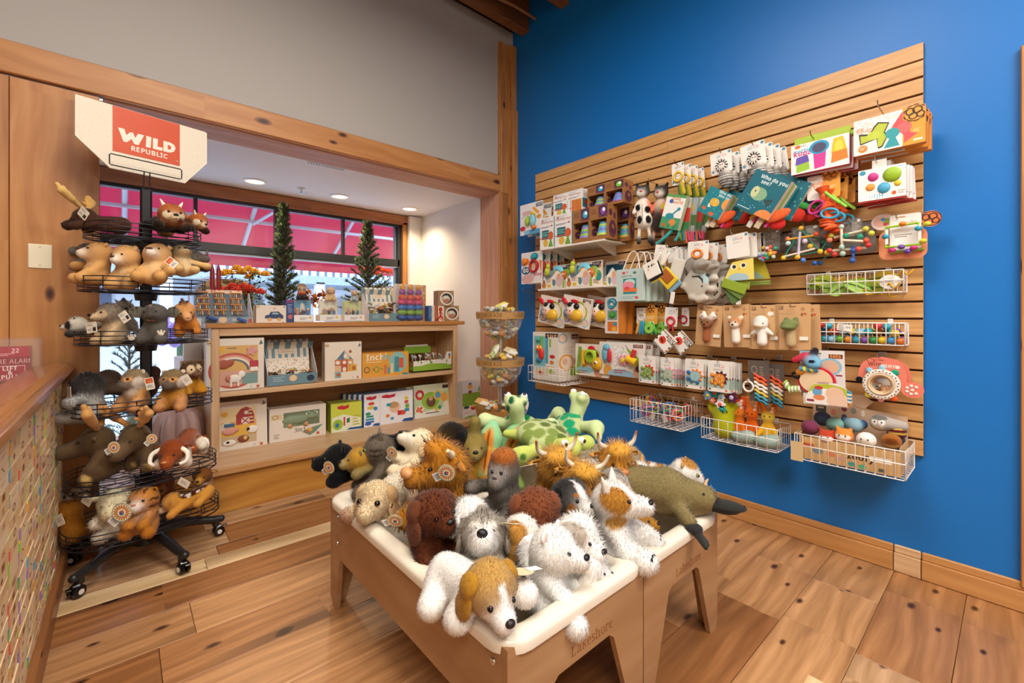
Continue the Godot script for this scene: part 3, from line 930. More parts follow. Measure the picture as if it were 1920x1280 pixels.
	bm.albedo_texture=T_speck(); bm.roughness=.7; bm.uv1_scale=V(2.2,2.2,1)
	for i in bd.v.size():
		bd.uv[i]=Vector2(bd.v[i].x,bd.v[i].y)
	part("board",bd,bm,sg)
	part("logo_square",mb("cf4f1e").box(V(.005,-.1075,.0068),V(.262,.212,.0012),.0004),M_satin,sg)
	var logo:=mb("efe6d2")
	logo.at(Transform3D(Basis(),V(.005,0,.0072)))
	for q in [[-.112,-.098,-.088,-.098,-.082,-.125,-.067,-.106,-.056,-.106,-.048,-.128,-.038,-.104,-.014,-.104,-.036,-.158,-.052,-.158,-.062,-.137,-.079,-.158,-.092,-.158],
			[-.006,-.103,.014,-.104,.011,-.158,-.008,-.158],[.02,-.105,.04,-.105,.038,-.142,.06,-.142,.057,-.158,.02,-.158],
			[.062,-.105,.092,-.106,.107,-.113,.113,-.129,.106,-.147,.09,-.157,.062,-.158,.0625,-.1315,.08,-.1315,.08,-.143,.088,-.142,.094,-.136,.094,-.127,.088,-.121,.08,-.12,.08,-.131,.0625,-.131]]:
		logo.plate(P2(q),.0009)
	part("logo_lettering",logo,M_satin,sg)
	var tm:=TextMesh.new()
	tm.text="REPUBLIC"; tm.font_size=40; tm.pixel_size=.00078; tm.depth=.0009
	var f:=SystemFont.new(); f.font_names=PackedStringArray(["Droid Sans"]); f.font_weight=700
	tm.font=f
	var tp:=part("logo_word",tm,mat("efe6d2",.45),sg)
	tp.position=V(.012,-.181,.0077)
	part("trade_dot",mb("efd0b8").tube(ring_pts(V(.124,-.192,.0077),V(.0045,0,0),V(0,.0045,0),10),.0007,4,true),M_satin,sg)
func T_speck()->ImageTexture:
	var im:=Image.create(256,256,false,Image.FORMAT_RGB8)
	im.fill(Color("eadfc8"))
	var r:=RandomNumberGenerator.new(); r.seed=2
	for i in 420:
		var p:=Vector2i(r.randi() % 254,r.randi() % 254)
		var c:Color=[Color("cdbfa2"),Color("b9a98a"),Color("f6efdf"),Color("d8cbb0")][r.randi() % 4]
		im.set_pixelv(p,c); im.set_pixelv(p+Vector2i(1,0),c)
		if i % 3==0:im.set_pixelv(p+Vector2i(0,1),c)
	return ImageTexture.create_from_image(im)
func build_shelf()->void:
	var p:=thing("display_platform","raised pine display platform with maple ledge under the shop window","platform","",V(-1.465,0,-.7))
	part("front_board",mb().box(V(0,.12,.61),V(2.55,.24,.022),.002,Vector2(.3,.1)),W_plain,p)
	part("ledge",mb().box(V(0,.254,-.04),V(2.55,.034,1.36),.003,Vector2(.2,.6)),W_maple,p)
	part("nosing",mb().box(V(0,.25,.64),V(2.55,.042,.02),.005,Vector2(.4,.2)),wood(T_grain,"d0a068",.6,2.2),p)
	part("back_step",mb().box(V(0,.56,-.36),V(1.8,.58,.5),.004),W_maple,p)
	var u:=thing("shelf_unit","light maple shelf unit with two shelves of boxed toys below the window","shelf unit","",V(-1.33,.27,-.475))
	var w:=1.838
	part("top",mb().box(V(.02,.832,.005),V(w+.1,.032,.38),.004,Vector2(.1,.7)),wood(T_grain,"c98f52",.6,2.2,.38),u)
	for s in [-1,1]:
		part("side_panel",mb().box(V((w/2-.01)*s,.408,0),V(.02,.816,.34),.002,Vector2(s,.2)),W_maple,u)
		part("stile",mb().box(V((w/2-.02)*s,.408,.172),V(.045,.816,.018),.003,Vector2(s*.4,.5)),W_maple,u)
	part("rail",mb().box(V(0,.79,.172),V(w-.085,.05,.018),.003),W_maple,u)
	part("back",mb().box(V(0,.408,-.165),V(w-.04,.81,.012),.0,Vector2(.2,.3)),wood(T_grain,"b98a58",.6,2.2),u)
	part("shelf_board",mb().box(V(0,.4,.0),V(w-.04,.022,.33),.003,Vector2(.5,.9)),W_maple,u)
	part("shelf_lip",mb().box(V(0,.396,.174),V(w-.085,.034,.016),.003,Vector2(.5,.4)),W_maple,u)
class Soft:
	var prims:=[]
	var paints:=[]
	var k:=.02
	func cap(hex:String,a:Vector3,b:Vector3,ra:float,rb:=-1.0)->Soft:
		prims.append([0,a,b,ra,ra if rb<.0 else rb,Color(hex).srgb_to_linear(),null])
		return self
	func ell(hex:String,c:Vector3,r:Vector3,bs:=Basis())->Soft:
		prims.append([1,c,r,r[r.max_axis_index()],.0,Color(hex).srgb_to_linear(),bs])
		return self
	func paint(hex:String,c:Vector3,r:Vector3,bs:=Basis(),edge:=.12)->Soft:
		paints.append([c,(bs*Basis.from_scale(r)).inverse(),Color(hex).srgb_to_linear(),edge])
		return self
	func dist(q:Array,p:Vector3)->float:
		if q[0]==0:
			var ba:Vector3=q[2]-q[1]
			var h:=clampf((p-q[1]).dot(ba)/maxf(ba.length_squared(),1e-9),.0,1.0)
			return p.distance_to(q[1]+ba*h)-lerpf(q[3],q[4],h)
		var l:Vector3=(p-q[1])*q[6]
		var r:Vector3=q[2]
		var e:=l/r
		var k0:=e.length()
		var k1:=(e/r).length()
		return k0*(k0-1.0)/maxf(k1,1e-6)
	func shade(p:Vector3)->Color:
		var best:=1e9
		var c:=Color.WHITE
		var tot:=.0
		var acc:=Color(0,0,0)
		for q in prims:
			var d:=dist(q,p)
			var w:=1.0/pow(maxf(d+k,k*.12),3.0)
			acc+=q[5]*w; tot+=w
		c=acc/tot
		for q in paints:
			var d:float=(q[1]*(p-q[0])).length()
			var f:=clampf((1.0-d)/q[3]+.5,.0,1.0)
			if f>.0:c=c.lerp(q[2],f)
		c.a=1.0
		return c
func soft_mesh(s:Soft,cell:float,fur:Array,lump:=.0,sd:=1)->ArrayMesh:
	var lo:=Vector3.ONE*1e9
	var hi:=Vector3.ONE*-1e9
	for q in s.prims:
		var r:=Vector3.ONE*maxf(q[3],q[4])
		lo=lo.min(q[1]-r); hi=hi.max(q[1]+r)
		if q[0]==0:
			lo=lo.min(q[2]-r); hi=hi.max(q[2]+r)
	lo-=Vector3.ONE*cell*2.5; hi+=Vector3.ONE*cell*2.5
	var nx:=int((hi.x-lo.x)/cell)+2
	var ny:=int((hi.y-lo.y)/cell)+2
	var nz:=int((hi.z-lo.z)/cell)+2
	var F:=PackedFloat32Array()
	F.resize(nx*ny*nz); F.fill(1e3)
	var k:=s.k
	for q in s.prims:
		var r:=Vector3.ONE*(maxf(q[3],q[4])+k+cell*2.0)
		var a:Vector3=q[1]-r
		var b:Vector3=q[1]+r
		if q[0]==0:
			a=a.min(q[2]-r); b=b.max(q[2]+r)
		var x0:=maxi(0,int((a.x-lo.x)/cell)); var x1:=mini(nx-1,int((b.x-lo.x)/cell)+1)
		var y0:=maxi(0,int((a.y-lo.y)/cell)); var y1:=mini(ny-1,int((b.y-lo.y)/cell)+1)
		var z0:=maxi(0,int((a.z-lo.z)/cell)); var z1:=mini(nz-1,int((b.z-lo.z)/cell)+1)
		var iscap:bool=q[0]==0
		var A:Vector3=q[1]
		var Bv:Vector3=q[2]
		var ba:=Bv-A
		var il:=1.0/maxf(ba.length_squared(),1e-9)
		var ra:float=q[3]
		var rb:float=q[4]
		var bs:Basis=q[6] if q[6]!=null else Basis()
		var ir:=Vector3.ONE/Bv if not iscap else Vector3.ONE
		for z in range(z0,z1+1):
			for y in range(y0,y1+1):
				var at:=(z*ny+y)*nx
				for x in range(x0,x1+1):
					var p:=lo+Vector3(x,y,z)*cell
					var d:float
					if iscap:
						var h:=clampf((p-A).dot(ba)*il,.0,1.0)
						d=p.distance_to(A+ba*h)-(ra+(rb-ra)*h)
					else:
						var e:=((p-A)*bs)*ir
						var k0:=e.length()
						d=k0*(k0-1.0)/maxf((e*ir).length(),1e-6)
					var o:=F[at+x]
					if o>900.0:F[at+x]=d
					else:
						var hh:=maxf(k-absf(o-d),.0)/k
						F[at+x]=minf(o,d)-hh*hh*k*.25
	var V:=PackedVector3Array()
	var N:=PackedVector3Array()
	var C:=PackedColorArray()
	var I:=PackedInt32Array()
	var U:=PackedVector2Array()
	var id:=PackedInt32Array()
	id.resize(nx*ny*nz); id.fill(-1)
	var sy:=nx
	var sz:=nx*ny
	var offs:=[0,1,sy,sy+1,sz,sz+1,sz+sy,sz+sy+1]
	var edges:=[0,1,2,3,4,5,6,7,0,2,1,3,4,6,5,7,0,4,1,5,2,6,3,7]
	var corner:=[]
	for i in 8:corner.append(Vector3(i & 1,(i>>1) & 1,(i>>2) & 1))
	var g:=PackedFloat32Array(); g.resize(8)
	for z in nz-1:
		for y in ny-1:
			for x in nx-1:
				var at:=z*sz+y*sy+x
				var f0:=F[at]
				if absf(f0)>cell*2.0:continue
				var mask:=0
				for i in 8:
					var f:=F[at+offs[i]]
					g[i]=f
					if f<.0:mask |=1<<i
				if mask==0 or mask==255:continue
				var acc:=Vector3.ZERO
				var cnt:=0
				for e in range(0,24,2):
					var a:int=edges[e]
					var b:int=edges[e+1]
					if (g[a]<.0)!=(g[b]<.0):
						acc+=corner[a].lerp(corner[b],g[a]/(g[a]-g[b])); cnt+=1
				var loc:=acc/cnt
				var n:=Vector3(
					lerpf(lerpf(g[1]-g[0],g[3]-g[2],loc.y),lerpf(g[5]-g[4],g[7]-g[6],loc.y),loc.z),
					lerpf(lerpf(g[2]-g[0],g[3]-g[1],loc.x),lerpf(g[6]-g[4],g[7]-g[5],loc.x),loc.z),
					lerpf(lerpf(g[4]-g[0],g[5]-g[1],loc.x),lerpf(g[6]-g[2],g[7]-g[3],loc.x),loc.y)).normalized()
				var p:=lo+(Vector3(x,y,z)+loc)*cell
				if lump>.0:p+=n*noise.get_noise_3dv(p*900.0+Vector3.ONE*sd*31.0)*lump
				id[at]=V.size()
				V.append(p); N.append(n); C.append(s.shade(p)); U.append(Vector2.ZERO)
	for z in range(1,nz-1):
		for y in range(1,ny-1):
			for x in range(1,nx-1):
				var at:=z*sz+y*sy+x
				if id[at]<0:continue
				var f0:=F[at]<.0
				for ax3 in 3:
					var st:int=[1,sy,sz][ax3]
					var u:int=[sy,sz,1][ax3]
					var w:int=[sz,1,sy][ax3]
					if f0==(F[at+st]<.0):continue
					var a:=id[at]; var b:=id[at-u]; var c:=id[at-u-w]; var d:=id[at-w]
					if a<0 or b<0 or c<0 or d<0:continue
					if f0:
						I.append_array([a,c,b,a,d,c])
					else:
						I.append_array([a,b,c,a,c,d])
	if fur.size()>0 and fur[1]>0:
		var L:float=fur[0]
		var dens:float=fur[1]
		var comb:Vector3=fur[2]
		var tangle:float=fur[3]
		var wid:float=fur[4] if fur.size()>4 else .22
		rng.seed=sd*77+5
		var nt:=I.size()
		var carry:=.0
		for t in range(0,nt,3):
			var a:=V[I[t]]
			var ab:=V[I[t+1]]-a
			var ac:=V[I[t+2]]-a
			carry+=ab.cross(ac).length()*.5*dens
			while carry>.0:
				if rng.randf()>carry and carry<1.0:
					carry-=1.0
					break
				carry-=1.0
				var r1:=rng.randf()
				var r2:=rng.randf()
				if r1+r2>1.0:
					r1=1.0-r1; r2=1.0-r2
				var p:=a+ab*r1+ac*r2
				var n:=(N[I[t]]*(1.0-r1-r2)+N[I[t+1]]*r1+N[I[t+2]]*r2).normalized()
				var c:=(C[I[t]]*(1.0-r1-r2)+C[I[t+1]]*r1+C[I[t+2]]*r2)*rng.randf_range(.72,1.22)
				c.a=1.0
				var rd:=Vector3(rng.randf()-.5,rng.randf()-.5,rng.randf()-.5)
				var cm:=comb-n*comb.dot(n)
				var d:=(n*.75+cm*.8+rd*tangle).normalized()
				var side:=d.cross(n+rd*.8).normalized()*L*wid*.5
				var LL:=L*rng.randf_range(.6,1.15)
				var i:=V.size()
				p-=n*L*.1
				V.append(p-side); V.append(p+side); V.append(p+d*LL)
				var nn:=(n+rd*.5).normalized()
				N.append(nn); N.append(nn); N.append(nn)
				C.append(c*.9); C.append(c*.9); C.append(c)
				C[i].a=1.0; C[i+1].a=1.0
				U.append(Vector2.ZERO); U.append(Vector2.ZERO); U.append(Vector2.ZERO)
				if (V[i+2]-V[i]).cross(V[i+1]-V[i]).dot(n)<0:I.append_array([i,i+2,i+1])
				else:I.append_array([i,i+1,i+2])
	var arr:=[]
	arr.resize(Mesh.ARRAY_MAX)
	arr[Mesh.ARRAY_VERTEX]=V; arr[Mesh.ARRAY_NORMAL]=N; arr[Mesh.ARRAY_COLOR]=C; arr[Mesh.ARRAY_INDEX]=I
	var m:=ArrayMesh.new()
	m.add_surface_from_arrays(Mesh.PRIMITIVE_TRIANGLES,arr)
	return m
func v3(a:Array)->Vector3:
	return Vector3(a[0],a[1],a[2])
var tag_mesh:ArrayMesh
var slip_mesh:ArrayMesh
func hang_tag(o:Node3D,p:Vector3,yaw:float,pitch:float,roll:float,slip_turn:=2.2,r:=.024)->void:
	if tag_mesh==null:
		var a:=art("medal",72,72,"bg efe2b8;o .5 .5 .5 .5 .1 7d8f86;o .5 .5 .36 .36 .5 efe2b8;"+medal_marks()+"e .5 .52 .12 .13 3f6fae;e .53 .46 .08 .08 c9553a;e .45 .56 .06 .07 2f5a9a")
		tag_mesh=mb().plate(circle2(1,1,28),.06,a,false,px("dccfa8")).mesh()
		var b:=art("slip",30,40,"bg efece6;code .14 .3 .7 .45;h .15 .08 .7 .16 2 999999;h .15 .8 .7 .14 2 888888")
		slip_mesh=mb().plate(P2([-.5,-1,.5,-1,.5,.2,-.5,.2]),.03,b,false,px("efece6")).mesh()
	var w:=Transform3D(Basis.from_euler(Vector3(deg_to_rad(pitch),deg_to_rad(yaw-41.33),deg_to_rad(roll))),p)
	var t:=part("hang_tag",tag_mesh,M_print,o,"round printed card tag")
	t.transform=o.transform.affine_inverse()*w*Transform3D(Basis.from_scale(Vector3.ONE*r),Vector3.ZERO)
	var s:=part("barcode_slip",slip_mesh,M_print,t)
	s.transform=Transform3D(Basis(Vector3.BACK,deg_to_rad(slip_turn)),Vector3(sin(deg_to_rad(slip_turn))*.7,-cos(deg_to_rad(slip_turn))*.7,-.06))
	s.scale=Vector3(1.0,1.0,1.0)
func medal_marks()->String:
	var s:=""
	for i in 18:
		var f:=TAU*i/18.0
		s+="l %.3f %.3f %.3f %.3f .07 %s;" % [.5+cos(f)*.24,.5+sin(f)*.24,.5+cos(f+.18)*.38,.5+sin(f+.18)*.38,"c06a3a" if i % 3 else "a8743c"]
	return s
func card_tag(o:Node3D,p:Vector3,yaw:float,pitch:float,roll:float,w:=.03,h:=.042,kind:=0)->void:
	var r:=art("swing%d" % kind,40,56,["bg ece4d2;h .1 .1 .6 .3 4 9a948a;r .6 .5 .3 .35 2b2b2b;h .12 .6 .4 .2 3 8a857c","bg efe9dc;r .1 .08 .8 .4 d8612a;t .3 .38 .12 f6e8d8 wild;h .15 .6 .7 .25 4 8a857c","bg ddd2c2;h .2 .3 .6 .4 5 8f8474"][kind])
	var t:=part("swing_tag",mb().plate(rrect(w,h,.003,2),.0012,r,false,px("e6dccb")),M_print,o,"printed paper swing tag")
	t.transform=o.transform.affine_inverse()*Transform3D(Basis.from_euler(Vector3(deg_to_rad(pitch),deg_to_rad(yaw-41.33),deg_to_rad(roll))),p)
func beast(name_:String,label:String,cat:String,group:String,P:Dictionary,sd:=1)->Node3D:
	var R:float=P.R
	var s:=Soft.new()
	s.k=R*.28
	var c:String=P.c
	var cb:String=P.get("cb",c)
	var cm:String=P.get("cm",cb)
	var cl:String=P.get("cl",c)
	var cp:String=P.get("cp",cl)
	var pose:String=P.get("pose","sit")
	var fat:float=P.get("fat",1.0)
	var hc:=Vector3(0,2.62,.3)
	var limbs:=[]
	if pose=="sit":
		s.cap(c,Vector3(0,.85,-.05)*R,Vector3(0,1.95,.0)*R,.85*R*fat,.6*R*fat)
		s.ell(cb,Vector3(0,1.1,.4)*R,Vector3(.6*fat,.85,.5*fat)*R)
		limbs=[[Vector3(.55,1.75,.1),P.get("la",Vector3(.85,.75,.8)),.36,.33],[Vector3(-.55,1.75,.1),P.get("ra",Vector3(-.85,.75,.8)),.36,.33],
			[Vector3(.5,.5,.3),P.get("ll",Vector3(.85,.4,1.5)),.5,.4],[Vector3(-.5,.5,.3),P.get("rl",Vector3(-.85,.4,1.5)),.5,.4]]
	else:
		hc=Vector3(0,1.3,1.0)
		s.cap(c,Vector3(0,.75,-1.9)*R,Vector3(0,.85,.1)*R,.78*R*fat,.66*R*fat)
		s.ell(cb,Vector3(0,.5,-.6)*R,Vector3(.62,.46,1.3)*R)
		limbs=[[Vector3(.5,.6,.1),P.get("la",Vector3(.95,.33,1.25)),.36,.33],[Vector3(-.5,.6,.1),P.get("ra",Vector3(-.95,.33,1.25)),.36,.33],
			[Vector3(.55,.5,-1.8),P.get("ll",Vector3(1.2,.33,-1.2)),.46,.36],[Vector3(-.55,.5,-1.8),P.get("rl",Vector3(-1.2,.33,-1.2)),.46,.36]]
	hc=P.get("hc",hc)
	var lt:float=P.get("limb",1.0)
	for l in limbs:
		s.cap(cl,l[0]*R,l[1]*R,l[2]*R*lt,l[3]*R*lt)
		var d:Vector3=(l[1]-l[0]).normalized()
		s.ell(cp,(l[1]+d*.12)*R,Vector3(.4,.36,.42)*R*lt)
	if P.has("tail"):
		var t:Array=P.tail
		s.cap(t[0],t[1]*R,t[2]*R,t[3]*R,t[4]*R)
	var he:Vector3=P.get("head",Vector3.ZERO)
	var H:=Transform3D(Basis.from_euler(Vector3(deg_to_rad(he.x),deg_to_rad(he.y),deg_to_rad(he.z))),hc*R)
	var hs:Vector3=P.get("skull",Vector3(1,.92,.95))
	s.ell(P.get("ch",c),H.origin,hs*R,H.basis)
	var neck:Vector3=(Vector3(0,1.9,0) if pose=="sit" else Vector3(0,.85,.2))*R
	s.cap(P.get("cn",c),neck,H*(Vector3(0,-.5,-.2)*R),.55*R,.5*R)
	var mz:Array=P.get("mz",[.55,.48,-.28,.4])
	if mz[0]>.0:
		s.cap(cm,H*(Vector3(0,mz[2]*.7,.55)*R),H*(Vector3(0,mz[2],.62+mz[0])*R),mz[1]*R,mz[3]*R)
	for q in P.get("cheeks",[]):
		s.ell(q[0],H*(q[1]*R),q[2]*R,H.basis)
	for q in P.get("body",[]):
		s.cap(q[0],q[1]*R,q[2]*R,q[3]*R,q[4]*R)
	for q in P.get("hp",[]):s.paint(q[0],H*(q[1]*R),q[2]*R,H.basis,q[3] if q.size()>3 else .15)
	for q in P.get("bp",[]):s.paint(q[0],q[1]*R,q[2]*R,Basis(),q[3] if q.size()>3 else .15)
	var o:=thing(name_,label,cat,group)
	var fur:Array=P.get("fur",[.007,90000.0,.55])
	var cell:float=R*P.get("cell",.15)
	var FA:=[fur[0],fur[1],Vector3(0,-.9,-.25),fur[2],fur[3] if fur.size()>3 else .22]
	part("body",soft_mesh(s,cell,FA,R*.05,sd),M_plush,o)
	var ear:Array=P.get("ears",[])
	if ear.size()>0:
		for sg in ([1.0,-1.0] if not P.has("one_ear") else [P.one_ear]):
			var e:=Soft.new()
			e.k=R*.15
			var ec:String=ear[1]
			var sz:float=ear[2]
			var F:=func(x:float,y:float,z:float)->Vector3:return H*(Vector3(x*sg,y,z)*R)
			match ear[0]:
				"flop":
					e.ell(ec,F.call(.88,.35,-.08),Vector3(.2,.36,.36)*R*sz,H.basis*Basis(Vector3.BACK,.5*sg))
					e.ell(ec,F.call(1.02,-.05-.3*sz,.05),Vector3(.14,.5,.4)*R*sz,H.basis*Basis(Vector3.BACK,.12*sg))
				"out":
					e.ell(ec,F.call(.85,.6,.0),Vector3(.4,.14,.34)*R*sz,H.basis*Basis(Vector3.BACK,-.2*sg))
					e.ell(ec,F.call(1.3,.5,.05),Vector3(.5,.12,.36)*R*sz,H.basis*Basis(Vector3.BACK,-.4*sg))
				"prick":
					e.cap(ec,F.call(.55,.7,-.05),F.call(.78,.75+.75*sz,-.08),.3*R*sz,.07*R)
					e.paint(ear[3],F.call(.66,.75+.35*sz,.2),Vector3(.2,.5,.14)*R*sz,H.basis)
				"round":
					e.ell(ec,F.call(.72,.72,-.05),Vector3(.36,.36,.14)*R*sz,H.basis)
					e.paint(ear[3],F.call(.72,.72,.12*sz),Vector3(.22,.22,.12)*R*sz,H.basis)
				"big":
					e.ell(ec,F.call(1.35,.15,-.1),Vector3(.75,.6,.09)*R*sz,H.basis*Basis(Vector3.UP,-.35*sg))
				"side":
					e.ell(ec,F.call(1.15,.35,-.1),Vector3(.5,.22,.12)*R*sz,H.basis*Basis(Vector3.BACK,-.15*sg))
					e.paint(ear[3],F.call(1.15,.35,.02),Vector3(.36,.14,.1)*R*sz,H.basis)
			part("ear",soft_mesh(e,R*.09,[fur[0]*.8,fur[1]*.8,Vector3(0,-.9,-.2),fur[2],.25],.0,sd+3),M_plush,o)
	var ey:Array=P.get("eyes",[.42,.14,.84,.105])
	if ey.size()>0:
		for sg in [1.0,-1.0]:
			var m:=mb()
			var q:Vector3=H*(Vector3(ey[0]*sg,ey[1],ey[2])*R)
			if ey.size()>4:m.ink(ey[4]).ell(q-H.basis.z*.02*R,Vector3.ONE*ey[3]*R*1.7,10)
			m.ink(P.get("iris","0d0a08")).ell(q+(H.basis.z*.04*R if ey.size()>4 else Vector3.ZERO),Vector3.ONE*ey[3]*R*(1.0 if ey.size()<5 else 1.35),12)
			m.ink("050505").ell(q+H.basis.z*.05*R+H.basis.x*.02*R*sg,Vector3.ONE*ey[3]*R*.78,10)
			part("eye",m,M_gloss,o)
	var no:Array=P.get("nose",["17120f",.2,.13])
	if no.size()>0:
		var tip:=Vector3(0,mz[2]+mz[3]*.62,.62+mz[0]+mz[3]*.72)
		if no.size()>3:tip=no[3]
		part("nose",mb(no[0]).ell(H*(tip*R),Vector3(no[1],no[2],no[2])*R,12,H.basis),M_satin,o)
		if no.size()<=3 and P.get("mouth",true):
			var mo:=mb(P.get("cmouth","3a2a22"))
			var base:=tip-Vector3(0,no[2]+.02,.02)
			mo.tube([H*(base*R),H*((base+Vector3(0,-mz[3]*.55,.06))*R)],.012*R+.0006,5)
			for sg in [1.0,-1.0]:
				mo.tube([H*((base+Vector3(0,-mz[3]*.55,.06))*R),H*((base+Vector3(mz[3]*.4*sg,-mz[3]*.75,-mz[3]*.1))*R),H*((base+Vector3(mz[3]*.75*sg,-mz[3]*.55,-mz[3]*.5))*R)],.012*R+.0006,5)
			part("mouth",mo,M_cloth,o)
	for q in P.get("horns",[]):
		var pts:=[]
		for p in q[2]:pts.append(H*(p*R))
		var m:=mb(q[0]).tube(smooth(pts,5),q[3]*R,9,false,q[4]*R)
		if q[1]!=q[0]:
			var tc:=Color(q[1]).srgb_to_linear()
			for i in m.v.size():
				var f:float=clampf((m.v[i]-pts[0]).length()/(pts[-1]-pts[0]).length(),0,1)
				if f>.62:m.c[i]=m.c[i].lerp(tc,(f-.62)/.3 if f<.92 else 1.0)
		part("horn",m,M_cloth,o)
	for q in P.get("pads",[]):
		var b:=Basis(Quaternion(Vector3.BACK,q[1].normalized()))
		var m:=mb(q[3]).ell(q[0]*R,Vector3(.2,.15,.05)*R*q[2],10,b)
		for i in 3:m.ell(q[0]*R+b*(Vector3(-.18+.18*i,.2-absf(i-1)*.05,0)*R*q[2]),Vector3(.08,.09,.04)*R*q[2],8,b)
		part("paw_pads",m,M_cloth,o)
	for q in P.get("antlers",[]):
		var e:=Soft.new()
		e.k=R*.12
		var sg:float=q[0]
		var ps:=[[Vector3(.5,.75,-.2),Vector3(1.2,1.1,-.2),.16,.2],[Vector3(1.2,1.1,-.2),Vector3(1.9,1.5,-.15),.24,.26],[Vector3(1.2,1.2,-.2),Vector3(1.15,1.65,-.15),.2,.15],[Vector3(1.5,1.35,-.2),Vector3(1.5,1.9,-.15),.2,.15],[Vector3(1.8,1.5,-.15),Vector3(1.95,2.0,-.1),.2,.14],[Vector3(1.1,1.1,-.15),Vector3(.85,1.4,.0),.18,.13]]
		for p in ps:
			var a:Vector3=p[0]; var b2:Vector3=p[1]
			e.cap(q[2],H*(Vector3(a.x*sg,a.y+q[1]*(a.x-.5),a.z)*R*q[3]),H*(Vector3(b2.x*sg,b2.y+q[1]*(b2.x-.5),b2.z)*R*q[3]),p[2]*R*q[3],p[3]*R*q[3])
		part("antler",soft_mesh(e,R*.1,[.004,40000.0,Vector3.DOWN,.6],.0,9),M_plush,o)
	o.set_meta("_head",H.origin)
	return o
func smooth(p:Array,sub:int)->Array:
	var out:=[]
	for i in p.size()-1:
		for j in sub:
			var t:=float(j)/sub
			out.append(p[i].cubic_interpolate(p[i+1],p[maxi(0,i-1)],p[mini(p.size()-1,i+2)],t))
	out.append(p[-1])
	return out
func seat(o:Node3D,hp:Vector3,yaw:float,pitch:=.0,roll:=.0)->Node3D:
	var b:=Basis(Vector3.UP,deg_to_rad(yaw-41.33))*Basis(Vector3.RIGHT,deg_to_rad(-pitch))*Basis(Vector3.BACK,deg_to_rad(roll))
	var h:Vector3=o.get_meta("_head")
	o.transform=Transform3D(b,hp-b*h)
	o.remove_meta("_head")
	return o
const BIN:="plush animals heaped in the play tables"
func bin(name_:String,label:String,P:Dictionary,hp:Vector3,yaw:float,pitch:=.0,roll:=.0,sd:=1)->Node3D:
	P=P.duplicate()
	P.R*=1.1
	return seat(beast(name_,label,"plush toy",BIN,P,sd),hp,yaw,pitch,roll)
